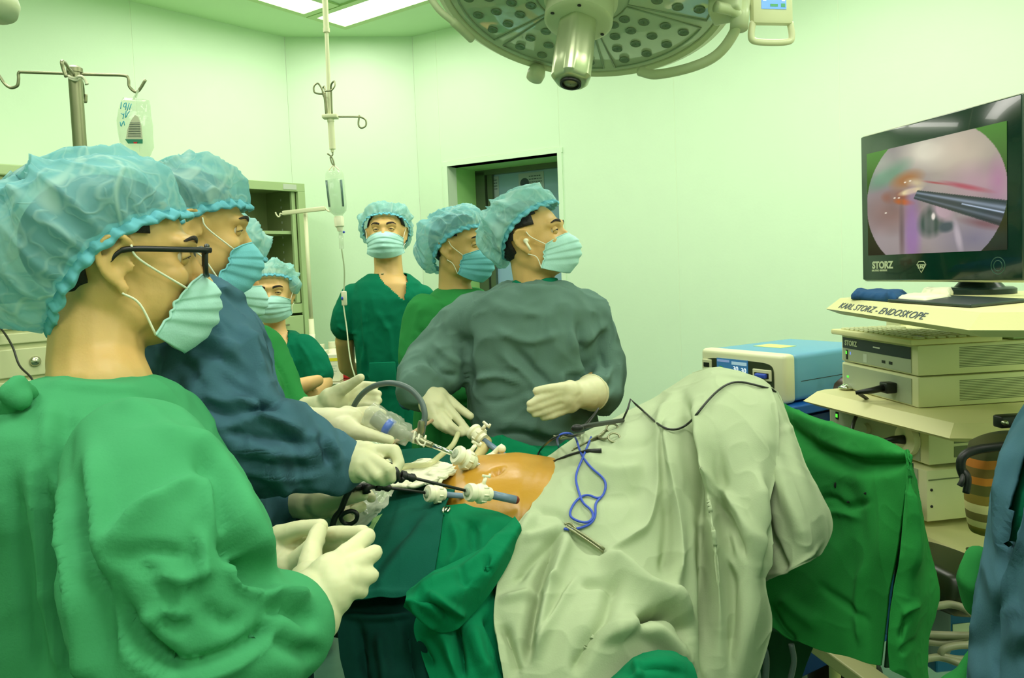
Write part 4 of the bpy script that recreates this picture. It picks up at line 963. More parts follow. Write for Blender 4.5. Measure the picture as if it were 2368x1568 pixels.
# keyboard on top
kb = np.array(c1_)+ez*(dzz+H1+.001)
root = empty('keyboard', kb+X1*.1+Y1*.18, 'cream keyboard with trackpad lying on the upper video unit', 'keyboard')
b = B(); kc = kb+X1*.09+Y1*(W1*.5)+ez*.008; b.box_axes(kc, [X1, Y1, ez], (.115, W1/2+.012, .007), .004); b.out('keyboard_case', M_['beige'], root, angle=40)
keym = mat('key_cream', (202, 206, 158), .5); kproto = None
for i in range(6):
    for j in range(15):
        if i >= 4 and 3 <= j <= 5 and i == 5: continue
        pos = kc+X1*(-.098+i*.026+.012)+Y1*(W1/2-.018-j*.0225)+ez*.0085
        if i == 1 and j in (12, 13): continue
        if kproto is None:
            b = B(); b.box_axes(pos, [X1, Y1, ez], (.0105, .0092, .0028), .002, 1); kproto = b.out('key', keym, root, smooth=False); kp = pos
        else:
            o = kproto.copy(); COL.objects.link(o); o.parent = root; o.location = tuple(pos-kp)
b = B(); b.box_axes(kc+X1*(-.066)+Y1*(W1/2-.018-12.5*.0225)+ez*.0078, [X1, Y1, ez], (.013, .022, .0014), 0); b.out('trackpad', M_['black'], root, smooth=False)
# side case behind on the right: cream box under the lid
ORG[r.name] = ORG[r.name]+np.array([0, 0, dzz])
b = B(); q_ = kb+X1*(.37-.06)+Y1*.18; b.box_axes(q_+ez*.004, [X1, Y1, ez], (.06, W1/2, .004), .003); b.out('rear_lid', M_['cab_green'], r, smooth=False)
b = B(); b.tube(pxpath([(2290, 834, 2.06), (2335, 850, 2.0), (2368, 856, 1.98), (2420, 850, 1.98)], 6), .003, 6); b.out('thin_cable', M_['cable_grey'], label='thin pale cable running off the keyboard edge to the right', cat='cable')
b = B(); b.tube(pxpath([(2343, 893, 1.9), (2360, 878, 1.88), (2390, 850, 1.86)], 5), .006, 8); b.tube([P(2340, 858, 1.95), P(2362, 858, 1.93)], .01, 8); b.out('plug_cable', M_['cable_black'], label='black plug and cord behind the cream video units', cat='cable')
b = B(); bb_ = PZ(2356, 925, zs2+.0); b.box_axes(bb_+ez*.035+np.array([.09, .04, 0]), [X1, Y1, ez], (.085, .06, .034), .012); b.out('dark_case', M_['dark'], label='small dark case on the middle shelf at the photo edge', cat='case', angle=40)
b = B(); 
for (x, y, r_) in ((1954, 862, .012), (1955, 882, .011), (1960, 838, .007)):
    q_ = P(x, y, 2.3); b.lathe([(r_, 0), (r_, .03)], q_-X1*.0, (1, .1, 0), 14)
b.tube([P(1958, 820, 2.31), P(1962, 898, 2.31)], .006, 8); b.out('valve_fittings', M_['brown'], label='brown brass valve fittings beside the cream video units', cat='valve')
b = B(); c_ = PZ(1957, 899, zs2+.003); b.lathe([(.018, 0), (.022, .004), (.012, .01), (.006, .014)], c_, n=20); b.out('suction_cup', M_['chrome'], label='small shiny round fitting on the middle shelf by the video units', cat='fitting')

# units below the middle shelf
zl = .90-.005
r, Q, plate, side, X1, Y1, c2_ = unit('light_source_unit', 'cream light source unit with round white cable port under the middle shelf', 'light source', (2148, 1077), .925, .40, .42, .118, M_['beige_light'], 10)
plate('front_panel', .02, .93, .03, .97, 0, M_['panel_grey'], .002); plate('dark_strip', .04, .93, .64, .97, .002, M_['navy_strip'], .002)
text_mesh('brand_lettering', 'STORZ', .018, Q(.07, .80, .0045), -Y1, ez, mat('dim_print', (84, 100, 96), .5), r, bold=.0006)
plate('power_switch', .09, .12, .38, .55, .002, M_['black'], .002); plate('switch_led', .095, .115, .42, .5, .004, ledg, .001); plate('cyan_led', .49, .505, .7, .74, .004, ledc, .001); plate('blue_led', .08, .09, .68, .72, .004, ledb, .001); plate('blue_led', .82, .83, .72, .76, .004, ledb, .001)
b = B(); cc = Q(.84, .42, .003); b.lathe([(.001, .014), (.012, .014), (.036, .012), (.037, .0), (.039, -.002)], cc, -X1, 36, cap=False); pt = b.out('cable_port', M_['wplastic'], r, angle=40)
b = B(); b.tube([cc-X1*.012, cc-X1*.035+Y1*.01, cc-X1*.06+Y1*.03-ez*.01], [.012, .009, .006], 12); b.out('light_plug', M_['black'], pt)
b = B(); cc2 = Q(.44, .38, .003); b.lathe([(.001, .01), (.012, .01), (.015, 0)], cc2, -X1, 24, cap=False); b.out('dimmer_knob', M_['panel_grey'], r, angle=40)
for k in range(5):
    for j in range(3):
        side('vent_grille', .16+k*.14, .16+k*.14+.115, .12+j*.28, .12+j*.28+.22, slot if k != 1 else mat('lit_vent', (190, 170, 200), .4, emit=(200, 170, 215), estr=.4), .001)
r2 = side('lamp_glow', .42, .56, .50, .56, mat('pink_lamp_glow', (240, 90, 170), .4, emit=(245, 90, 170), estr=1.0), .002)
r, Q, plate, side, X1, Y1, c3_ = unit('insufflator_unit', 'cream gas unit with red digits on the lowest visible tower shelf', 'insufflator', (2144, 1208), .795, .40, .42, .122, M_['beige_light'], 10)
plate('front_panel', .02, .93, .03, .97, 0, M_['panel_grey'], .002); plate('dark_strip', .05, .9, .3, .93, .002, M_['navy_strip'], .002)
text_mesh('red_digits', '12', .026, Q(.80, .52, .0045), -Y1, ez, mat('red_digit', (235, 20, 40), .4, emit=(240, 20, 40), estr=1.2), r, bold=.001)
for v in (.3, .62):
    b = B(); b.ball(np.array(c3_)+ez*.122*v-Y1*.0005+X1*.012, .0035, 8, 6); b.out('case_screw', M_['black'], r)
side('case_groove', .01, .99, .80, .825, slot, .001)

# blue electrosurgical generator on blue cart
gx = PZ(1818, 934, .995)
t_ = math.radians(32); Xg = np.array([math.cos(t_), math.sin(t_), 0]); Yg = np.array([-math.sin(t_), math.cos(t_), 0])
Wg, Dg, Hg = .33, .44, .142
root = empty('electrosurgical_generator', gx+Xg*Dg/2+Yg*Wg/2, 'blue electrosurgical generator with a small lit display', 'generator')
b = B(); b.box_axes(gx+Xg*(Dg/2+.02)+Yg*Wg/2+ez*Hg/2, [Xg, Yg, ez], (Dg/2-.02, Wg/2, Hg/2), .016, 3); b.out('blue_case', M_['blue_case'], root, angle=40)
b = B(); b.box_axes(gx+Xg*.02+Yg*Wg/2+ez*Hg/2, [Xg, Yg, ez], (.026, Wg/2+.003, Hg/2+.003), .014, 3); b.out('front_bezel', M_['white_metal'], root, angle=40)
def GQ(u, v, d=0.): return gx+Yg*Wg*(1-u)+ez*Hg*v-Xg*(.006+d)
def gplate(nm, ua_, ub, va_, vb, d, m__, th_=.002, bev=0., par=None):
    b = B(); b.box_axes(GQ((ua_+ub)/2, (va_+vb)/2, d), [Xg, Yg, ez], (th_, Wg*abs(ub-ua_)/2, Hg*abs(vb-va_)/2), bev); return b.out(nm, m__, par or root, smooth=False)
ring = []
for t in np.linspace(0, 2*math.pi, 48, endpoint=False):
    cx_ = math.copysign(abs(math.cos(t))**.35, math.cos(t)); sy_ = math.copysign(abs(math.sin(t))**.45, math.sin(t)); ring.append(GQ(.47+.42*cx_, .45+.40*sy_+.02*math.cos(t*2), .0))
V = [p for p in ring]+[p-Xg*.003 for p in ring]
mk('dark_fascia', V, [tuple(range(48, 96)), tuple(range(48))[::-1]]+[(i, (i+1) % 48, 48+(i+1) % 48, 48+i) for i in range(48)], mat('dark_olive_fascia', (52, 62, 40), .4), root, smooth=False)
gplate('display', .22, .60, .12, .84, .0035, mat('display_screen', (54, 104, 140), .2, emit=(56, 108, 150), estr=.55), .002)
for k, (ua_, ub, va_, vb, cc_) in enumerate(((.23, .38, .76, .81, 0), (.41, .59, .72, .79, 1), (.24, .31, .48, .55, 2), (.33, .40, .48, .55, 0), (.42, .49, .46, .53, 2), (.51, .58, .46, .53, 1), (.24, .31, .3, .36, 0), (.33, .40, .3, .36, 0), (.42, .49, .3, .36, 0), (.51, .58, .3, .36, 0), (.23, .59, .15, .22, 0))):
    gplate('display_tile', ua_, ub, va_, vb, .006, [mat('tile_blue', (130, 150, 190), .3, emit=(130, 150, 200), estr=.5), mat('tile_pale', (160, 190, 200), .3, emit=(160, 190, 210), estr=.5), mat('tile_yellow', (190, 190, 140), .3, emit=(190, 190, 140), estr=.5)][cc_], .0006)
wd_ = mat('white_digit', (230, 240, 240), .4, emit=(230, 240, 245), estr=.7)
text_mesh('display_digits', '30', .022, GQ(.425, .58, .0065), -Yg, ez, wd_, root); text_mesh('display_digits', '30', .022, GQ(.52, .56, .0065), -Yg, ez, wd_, root)
for (ua_, ub, va_, vb) in ((.03, .15, .55, .78), (.66, .87, .44, .68), (.66, .85, .02, .2)):
    pl = gplate('socket_frame', ua_, ub, va_, vb, .004, M_['white_metal'], .003, .002)
    gplate('socket', ua_+.025, ub-.025, va_+.06, vb-.07, .0075, M_['black'], .0015)
gplate('blue_plug', .71, .83, .5, .6, .012, M_['cable_blue'], .008, .004)
b = B(); b.tube(spline([GQ(.72, .5, .02), GQ(.70, .3, .025), GQ(.69, .0, .02), GQ(.69, -.4, .0)], 6), .003, 8); b.out('plug_cord', M_['cable_blue'], root)
b = B(); b.box_axes(gx+Xg*.2+Yg*.2+ez*(Hg+.0006), [Xg, Yg, ez], (.04, .055, .0006), 0); b.out('yellow_green_sticker', mat('lime_sticker', (205, 225, 130), .5), root, smooth=False)
b = B(); b.box_axes(gx+Xg*(Dg/2+.03)-Yg*.0003+ez*Hg*.42, [Xg, Yg, ez], (Dg/2-.04, .0006, .0008), 0); b.out('case_seam', M_['black'], root, smooth=False)
root = empty('generator_cart', (gx+Xg*.25+Yg*.17)*np.array([1, 1, 0]), 'deep blue wheeled cart under the electrosurgical generator', 'cart')
b = B(); b.box_axes(gx+Xg*.24+Yg*.17-ez*.02, [Xg, Yg, ez], (.27, .2, .015), .004); b.out('cart_top', M_['blue_cart'], root, smooth=False)
b = B(); b.box_axes(gx+Xg*.22+Yg*.17-ez*.45, [Xg, Yg, ez], (.24, .17, .40), .004); b.out('cart_body', mat('cart_navy', (0, 58, 128), .45), root, smooth=False)
b = B(); b.box_axes(gx+Xg*.46-Yg*.0-ez*.45, [Xg, Yg, ez], (.018, .018, .40), .003); b.out('cart_post', M_['blue_cart'], root, smooth=False)
for a_, b_ in ((.02, .02), (.42, .02), (.02, .32), (.42, .32)):
    b = B(); q_ = gx+Xg*a_+Yg*b_; b.lathe([(.04, -.012), (.04, .012)], (q_[0], q_[1], .042), Xg, 18); b.tube([(q_[0], q_[1], .04), (q_[0], q_[1], .16)], .012, 8); b.out('caster', M_['black'], root)
# gas cylinder
qc = P(1960, 960, 2.35); rc = .105
root = empty('gas_cylinder', (qc[0]+.01, qc[1]+.1, 0), 'dark brown gas cylinder marked CO2 behind the tower shelf', 'gas cylinder')
cyl = (qc[0]+.01, qc[1]+.1)
b = B(); b.lathe([(.09, 0), (rc, .02), (rc, .98), (.085, 1.03), (.05, 1.05), (.02, 1.055)], (cyl[0], cyl[1], 0), n=40); b.out('cylinder_body', M_['brown'], root, angle=50)
cm = bpy.data.curves.new('t', 'FONT')
tx = text_mesh('cylinder_lettering', 'CO2', .075, np.array([cyl[0]-.085, cyl[1]-rc-.004, P(1950, 985, 2.35)[2]-.03]), (1, 0, 0), ez, mat('stencil_paint', (190, 196, 160), .6), root)
for v in tx.data.vertices:     # wrap round the cylinder
    a_ = (v.co.x+ORG[tx.name][0]-cyl[0])/rc; v.co.x = cyl[0]+(rc+.001)*math.sin(a_)-ORG[tx.name][0]; v.co.y = cyl[1]-(rc+.001)*math.cos(a_)-ORG[tx.name][1]
b = B(); b.lathe([(.012, 0), (.02, .03), (.012, .05)], (cyl[0], cyl[1], 1.05), n=16); b.out('valve', M_['dull_steel'], root)

# lower right: striped bag, dark cushion, blue carton, hoses
def puff(nm, c, ax3, h, m__, label, cat, amp=.008, sc=9, sub=3):
    bm = bmesh.new(); bmesh.ops.create_cube(bm, size=2); bmesh.ops.subdivide_edges(bm, edges=list(bm.edges), cuts=10, use_grid_fill=True)
    V = np.array([v.co[:] for v in bm.verts]); Fc = [tuple(v.index for v in f.verts) for f in bm.faces]; bm.free()
    ln_ = np.linalg.norm(V, axis=1)[:, None]; mx = np.abs(V).max(1)[:, None]; V = V*(1-.30*(ln_/mx-1)); V = V*np.array(h); W = np.array(c)+V@np.array(ax3); N = vnormals(W, Fc)
    if (N*(W-np.array(c))).sum() < 0: N = -N; Fc = [f[::-1] for f in Fc]
    W = W+N*(amp*noise(W*sc, 2))[:, None]
    return mk(nm, W, Fc, m__, label=label, cat=cat), W
bag_m = bpy.data.materials.new('striped_weave'); bag_m.use_nodes = True; nt = bag_m.node_tree; bs = nt.nodes['Principled BSDF']; bs.inputs['Roughness'].default_value = .85
tc = nt.nodes.new('ShaderNodeTexCoord'); sx_ = nt.nodes.new('ShaderNodeSeparateXYZ'); rp = nt.nodes.new('ShaderNodeValToRGB'); ma = nt.nodes.new('ShaderNodeMath'); ma.operation = 'MULTIPLY'; ma.inputs[1].default_value = 5.0
nt.links.new(tc.outputs['Object'], sx_.inputs[0]); nt.links.new(sx_.outputs['Z'], ma.inputs[0]); nt.links.new(ma.outputs[0], rp.inputs[0]); nt.links.new(rp.outputs[0], bs.inputs['Base Color'])
el = rp.color_ramp.elements; cols = [(0, (150, 130, 40)), (.14, (216, 206, 130)), (.2, (120, 110, 50)), (.28, (220, 210, 140)), (.36, (140, 120, 40)), (.45, (90, 90, 30)), (.55, (190, 120, 30)), (.62, (110, 90, 30)), (.7, (180, 110, 30)), (.78, (70, 72, 34)), (1, (60, 64, 36))]
el[0].position = 0; el[0].color = (*lin(cols[0][1]), 1); el[1].position = 1; el[1].color = (*lin(cols[-1][1]), 1)
for p_, c_ in cols[1:-1]: e_ = el.new(p_); e_.color = (*lin(c_), 1)
rp.color_ramp.interpolation = 'CONSTANT'
bc_ = P(2328, 1118, 1.42)
sb, W = puff('striped_bag', bc_, [X1, Y1, ez], (.078, .03, .10), bag_m, 'striped woven bag with black edge hanging at the tower side', 'bag', .004)
b = B(); b.tube(pxpath([(2390, 1020, 1.36), (2330, 1030, 1.36), (2260, 1040, 1.37), (2228, 1055, 1.37), (2222, 1080, 1.37), (2232, 1110, 1.37)], 8), .008, 10); b.tube(pxpath([(2226, 1085, 1.37), (2238, 1105, 1.36), (2234, 1140, 1.36)], 6), .006, 8); b.tube(pxpath([(2228, 1090, 1.37), (2226, 1110, 1.36), (2219, 1124, 1.36)], 6), .005, 8)
b.out('bag_strap', M_['black'], sb)
qf = P(2205, 1330, 1.62)
puff('dark_cushion', qf+np.array([.03, 0, -.0]), [ex, ey, ez], (.13, .12, .052), mat('dark_green_vinyl', (34, 46, 22), .35), 'dark green rolled cushion under the lowest tower shelf', 'cushion', .004)
qf = P(2215, 1440, 1.62)
b = B(); b.box_axes(qf+np.array([.03, .12, -.02]), [ex, ey, ez], (.10, .12, .085), .004); r_ = b.out('blue_carton', mat('azure_carton', (10, 106, 160), .5), smooth=False, label='azure blue carton with a paper label among the hoses', cat='carton')
b = B(); b.box_axes(P(2225, 1462, 1.62)+np.array([0, -.004, 0]), [ex, ey, ez], (.025, .001, .022), 0); b.out('paper_label', M_['paper'], r_, smooth=False)
b = B(); b.box_axes(P(2168, 1450, 1.58)+np.array([.0, .05, 0]), [ex, ey, ez], (.03, .05, .07), .012); b.out('grey_pedal_case', M_['cable_grey'], label='dark grey case beside the azure carton', cat='case', angle=40)
b = B(); b.tube(pxpath([(2120, 1410, 1.5), (2165, 1402, 1.5), (2200, 1398, 1.5), (2235, 1410, 1.48), (2270, 1440, 1.45), (2320, 1480, 1.45)], 8), .0075, 10)
b.tube(pxpath([(2100, 1465, 1.5), (2160, 1468, 1.5), (2240, 1470, 1.48), (2300, 1468, 1.47)], 8), .0075, 10)
b.tube(pxpath([(2100, 1478, 1.5), (2165, 1486, 1.5), (2205, 1484, 1.49), (2240, 1472, 1.48), (2290, 1466, 1.47)], 8), .007, 10)
b.tube(pxpath([(2300, 1500, 1.45), (2230, 1492, 1.46), (2185, 1500, 1.46), (2180, 1515, 1.46), (2220, 1525, 1.45), (2280, 1520, 1.44)], 8), .007, 10)
b.tube(pxpath([(2120, 1530, 1.45), (2170, 1520, 1.46), (2220, 1535, 1.44), (2270, 1560, 1.42), (2300, 1600, 1.4)], 8), .007, 10)
b.out('hose_coil', mat('grey_hose', (150, 152, 118), .4), label='pale grey hoses coiled over the azure carton', cat='hose')
from mathutils.bvhtree import BVHTree
def grid_surface(rows, nu, nv):
    rows = np.array(rows, float)            # (R, C, 3)
    R_, C_n, _ = rows.shape
    def resample(a, n):                     # along axis 0
        k = a.shape[0]; t = np.linspace(0, k-1, n); i = np.clip(t.astype(int), 0, k-2); f = (t-i)[:, None, None]
        g = lambda j: a[np.clip(j, 0, k-1)]
        p0 = np.where((i == 0)[:, None, None], 2*g(i)-g(i+1), g(i-1)); p3 = np.where((i >= k-2)[:, None, None], 2*g(i+1)-g(i), g(i+2)); p1 = g(i); p2 = g(i+1)
        return .5*(2*p1+(-p0+p2)*f+(2*p0-5*p1+4*p2-p3)*f**2+(-p0+3*p1-3*p2+p3)*f**3)
    a = resample(rows, nv); a = resample(a.transpose(1, 0, 2), nu).transpose(1, 0, 2)
    q = a.reshape(-1, 3)
    d = FW+RT*((q[:, :1]-CX)/F)+UP*((CY-q[:, 1:2])/F); V = CAM+d*(q[:, 2:3]/d[:, 1:2])
    idx = np.arange(nu*nv).reshape(nv, nu)
    Fc = np.stack([idx[:-1, :-1], idx[1:, :-1], idx[1:, 1:], idx[:-1, 1:]], -1).reshape(-1, 4)
    return V, Fc
SURF = []
def sheet(name, rows, m_, parent=None, nu=120, nv=120, fl=(), amp=.003, sc=9., stretch=(1, 1, .5), seed=0, thick=.004, surf=True, hem=0, **k):
    V, Fc = grid_surface(rows, nu, nv); N = vnormals(V, Fc)
    if ((CAM-V)*N).sum() < 0: N = -N; Fc = Fc[:, ::-1]
    if hem:
        e = np.minimum(np.minimum.outer(np.arange(nv), np.full(nu, 1e9)), np.full((nv, nu), 1e9)); ii, jj = np.mgrid[0:nv, 0:nu]
        ed = np.minimum(np.minimum(ii, nv-1-ii)/nv, np.minimum(jj, nu-1-jj)/nu).ravel(); V = V+N*(hem*np.exp(-(ed/.012)**2))[:, None]
    V = lap(folds(V, N, fl), Fc, 6, .5); N = vnormals(V, Fc)
    if ((CAM-V)*N).sum() < 0: N = -N
    V = wrinkle(V, N, amp, sc, stretch, seed); V = wrinkle(V, N, amp*.35, sc*2.7, (1, 1, 1), seed+3)
    o = mk(name, V, Fc, m_, parent, **k)
    sd = o.modifiers.new('thickness', 'SOLIDIFY'); sd.thickness = thick; sd.offset = -1
    if surf: SURF.append(BVHTree.FromPolygons([tuple(v) for v in V], [tuple(int(i) for i in f) for f in Fc]))
    return o
def drop(px, py, off=.004, default=None):
    d = FW+RT*(px-CX)/F+UP*(CY-py)/F; d = d/np.linalg.norm(d); best = None
    for s in SURF:
        h = s.ray_cast(Vector(CAM), Vector(d))
        if h[0] is not None and (best is None or h[3] < best): best = h[3]
    if best is None: return P(px, py, default or 1.5)
    return CAM+d*(best-off)
def droppath(pts, off=.004, n=6, default=None):
    q = spline([(p[0], p[1]) for p in pts], n); W = np.array([drop(a, b, off, default) for a, b in q])
    for _ in range(5): W[1:-1] = (W[:-2]+W[1:-1]*2+W[2:])/4
    return W
# ------------------------------------------------------------------ operating table and patient
def A3_(*v): return np.array(v, float)
root = empty('operating_table', (-.25, 1.58, 0), 'operating table hidden under teal and green drapes beneath the patient', 'operating table')
ta = A3_(.92, -.39, 0); tb_ = A3_(.39, .92, 0); tc_ = A3_(-.20, 1.64, 0)
b = B(); b.box_axes(tc_+A3_(0, 0, .77), [ta, tb_, A3_(0, 0, 1)], (.44, .19, .03), .02); b.out('mattress', M_['black'], root, angle=40)
b = B(); b.box_axes(tc_+A3_(0, 0, .72), [ta, tb_, A3_(0, 0, 1)], (.45, .20, .02), .005); b.out('table_top', M_['steel'], root, smooth=False)
b = B(); b.box_axes(tc_+A3_(0, 0, .42), [ta, tb_, A3_(0, 0, 1)], (.14, .11, .28), .02); b.out('column', M_['steel'], root, angle=40)
b = B(); b.box_axes(tc_+A3_(0, 0, .07), [ta, tb_, A3_(0, 0, 1)], (.34, .2, .07), .03); b.out('base', M_['dull_steel'], root, angle=40)
pat = empty('person', (-.2, 1.58, .80), 'patient lying on the table, only the iodine-stained belly bare between drapes', 'person')
b = B()
def xr(x, yc, zc, hy, hz, n=36):
    t = np.linspace(0, 2*math.pi, n, endpoint=False); return np.stack([np.full(n, x), yc+hy*np.sign(np.cos(t))*np.abs(np.cos(t))**.9, zc+hz*np.sin(t)], 1)
def xs(t, zc, hy, hz):
    q = xr(0, 0, zc, hy, hz); k = max(0, min(1, t/.2)); an = .40*k; c0_ = A3_(-.10-t*math.cos(.40), 1.58+t*math.sin(.40), 0)
    return c0_+q[:, :1]*0+np.stack([q[:, 1]*math.sin(an), q[:, 1]*math.cos(an), q[:, 2]], 1)
b.loft([xs(.62, .86, .04, .05), xs(.56, .86, .09, .08), xs(.46, .86, .15, .085), xs(.32, .86, .15, .09), xs(.18, .87, .155, .10), xs(.07, .885, .165, .12), xr(-.10, 1.58, .893, .18, .138), xr(0.0, 1.58, .89, .195, .145), xr(.08, 1.60, .885, .18, .13), xr(.18, 1.66, .875, .15, .11)])
hp = A3_(-.10-.74*math.cos(.40), 1.58+.74*math.sin(.40), .88)
b.wchain([A3_(-.10-.58*math.cos(.4), 1.58+.58*math.sin(.4), .86), hp], [.045, .085])
for sy in (-1, 1):
    b.wchain([np.array([.12, 1.68+sy*.07, .88]), np.array([.42, 1.76+sy*.07, 1.06]), np.array([.50, 1.78+sy*.07, .74]), np.array([.56, 1.76+sy*.07, .68])], [.085, .055, .045, .035])
V, Fc = remesh(b, .008, 5); N = vnormals(V, Fc)
V = folds(V, N, [([(1137, 1098), (1148, 1090), (1162, 1084)], 5, -.010), ([(1150, 1083), (1152, 1092)], 6, -.006), ([(1080, 1120), (1110, 1105), (1135, 1100)], 10, -.003)])
mk('body', V, Fc, M_['skin_prep'], pat)
hb = B(); hb.ball(hp+A3_(-.03, .01, .03), (.085, .085, .07), 20, 14); hb.out('surgical_cap', M_['cap'], pat)

# ------------------------------------------------------------------ drapes
grey = [
 [(1240, 1075, 1.66), (1335, 1010, 1.72), (1430, 960, 1.78), (1520, 915, 1.80), (1640, 852, 1.76), (1740, 872, 1.66), (1782, 892, 1.62)],
 [(1240, 1120, 1.52), (1330, 1062, 1.56), (1430, 1020, 1.60), (1530, 980, 1.62), (1645, 900, 1.60), (1745, 930, 1.54), (1800, 960, 1.53)],
 [(1225, 1180, 1.42), (1320, 1125, 1.46), (1430, 1090, 1.50), (1530, 1060, 1.52), (1645, 1000, 1.48), (1745, 1030, 1.45), (1800, 1060, 1.46)],
 [(1165, 1262, 1.32), (1300, 1215, 1.37), (1420, 1180, 1.41), (1535, 1150, 1.44), (1650, 1120, 1.42), (1740, 1140, 1.38), (1780, 1160, 1.40)],
 [(1148, 1350, 1.27), (1280, 1310, 1.30), (1410, 1278, 1.33), (1535, 1250, 1.37), (1650, 1230, 1.38), (1730, 1240, 1.34), (1752, 1260, 1.36)],
 [(1140, 1430, 1.22), (1265, 1410, 1.22), (1410, 1370, 1.24), (1540, 1350, 1.31), (1650, 1340, 1.34), (1735, 1350, 1.31), (1766, 1360, 1.34)],
 [(1150, 1500, 1.18), (1270, 1490, 1.17), (1420, 1445, 1.18), (1560, 1440, 1.25), (1650, 1450, 1.30), (1735, 1450, 1.29), (1783, 1440, 1.33)],
 [(1165, 1580, 1.15), (1280, 1580, 1.13), (1420, 1560, 1.15), (1580, 1540, 1.22), (1650, 1560, 1.27), (1710, 1560, 1.28), (1755, 1545, 1.31)],
 [(1175, 1690, 1.13), (1290, 1690, 1.11), (1440, 1680, 1.13), (1590, 1670, 1.2), (1640, 1660, 1.25), (1680, 1650, 1.27), (1705, 1630, 1.3)]]
gf = [([(1615, 858), (1553, 939), (1534, 1011), (1529, 1125), (1505, 1216), (1467, 1249), (1405, 1278)], 9, .010, -1),
      ([(1577, 915), (1601, 1049), (1625, 1202), (1639, 1392), (1634, 1564)], 12, -.026), ([(1608, 930), (1632, 1100), (1650, 1260), (1662, 1450)], 16, .016),
      ([(1548, 963), (1563, 1087), (1567, 1249), (1553, 1392)], 15, .016), ([(1543, 1150), (1548, 1240), (1540, 1330)], 12, -.012),
      ([(1655, 1020), (1668, 1200), (1690, 1400), (1690, 1560)], 14, -.012), ([(1753, 1087), (1753, 1249), (1763, 1335)], 12, .012),
      ([(1615, 1068), (1665, 1130), (1715, 1192), (1749, 1297)], 10, .010), ([(1620, 1120), (1680, 1200), (1725, 1290)], 8, -.008), ([(1610, 1180), (1660, 1250), (1700, 1330)], 9, .007),
      ([(1310, 1221), (1257, 1321), (1229, 1440), (1215, 1540)], 13, -.014), ([(1312, 1216), (1290, 1310), (1258, 1420), (1245, 1530)], 13, .010), ([(1300, 1216), (1240, 1290), (1190, 1350)], 9, -.007),
      ([(1310, 1218), (1360, 1262), (1400, 1280)], 9, -.008), ([(1329, 1335), (1281, 1421), (1224, 1536)], 6, .006, 1),
      ([(1391, 1283), (1439, 1321), (1486, 1369), (1558, 1402), (1582, 1478)], 18, .018), ([(1465, 1450), (1505, 1425), (1545, 1418), (1573, 1445), (1585, 1490)], 12, -.026),
      ([(1425, 1330), (1400, 1420), (1350, 1500), (1320, 1560)], 16, -.010), ([(1380, 1480), (1460, 1445), (1530, 1475), (1600, 1560)], 16, .012),
      ([(1240, 1190), (1200, 1240), (1165, 1290)], 9, .006), ([(1230, 1180), (1290, 1190), (1320, 1215)], 8, -.006), ([(1200, 1250), (1260, 1235), (1305, 1218)], 8, .006),
      ([(1340, 1060), (1420, 1090), (1490, 1080)], 14, .006), ([(1360, 1010), (1440, 1030), (1520, 1020)], 10, -.005), ([(1330, 1120), (1420, 1140), (1500, 1130)], 18, -.006),
      ([(1150, 1390), (1230, 1370), (1300, 1340)], 9, .006), ([(1160, 1440), (1180, 1500), (1195, 1568)], 12, -.01), ([(1340, 1350), (1400, 1345), (1440, 1360)], 8, -.007)]
gd = empty('leg_drape', tuple(PZ(1500, 1300, .9)), 'large pale sage cloth draped over the raised legs', 'surgical drape')
sheet('front_fall', grey, M_['grey_drape'], gd, 340, 380, [(f_[0], f_[1]*1.15, f_[2]*1.45)+tuple(f_[3:]) for f_ in gf], .0055, 8, (1, 1, .45), 3, hem=.002)
right = [
 [(1600, 862, 1.79), (1645, 850, 1.77), (1700, 858, 1.72), (1760, 880, 1.66), (1800, 905, 1.62)],
 [(1610, 930, 1.72), (1670, 920, 1.68), (1735, 930, 1.62), (1800, 955, 1.56), (1836, 1000, 1.54)],
 [(1640, 1060, 1.60), (1700, 1050, 1.56), (1765, 1050, 1.50), (1830, 1060, 1.47), (1868, 1090, 1.48)],
 [(1670, 1180, 1.52), (1725, 1170, 1.48), (1790, 1165, 1.42), (1860, 1160, 1.40), (1926, 1204, 1.43)],
 [(1700, 1270, 1.48), (1750, 1268, 1.43), (1810, 1262, 1.38), (1870, 1258, 1.37), (1905, 1270, 1.41)],
 [(1735, 1362, 1.46), (1770, 1346, 1.42), (1815, 1328, 1.37), (1860, 1305, 1.36), (1884, 1290, 1.40)]]
rf = [([(1763, 1001), (1800, 1090), (1835, 1183), (1868, 1278)], 20, .014), ([(1715, 930), (1735, 1050), (1760, 1180), (1775, 1310)], 16, -.014), ([(1780, 1240), (1800, 1290), (1818, 1322)], 10, -.012), ([(1700, 960), (1760, 1000), (1830, 975)], 14, -.004), ([(1760, 1010), (1800, 1000), (1840, 985)], 6, .004), ([(1740, 1330), (1800, 1325), (1860, 1295), (1905, 1250)], 5, .003)]
sheet('side_fall', right, M_['grey_drape'], gd, 140, 150, rf, .005, 8, (1, 1, .5), 9, hem=.002)

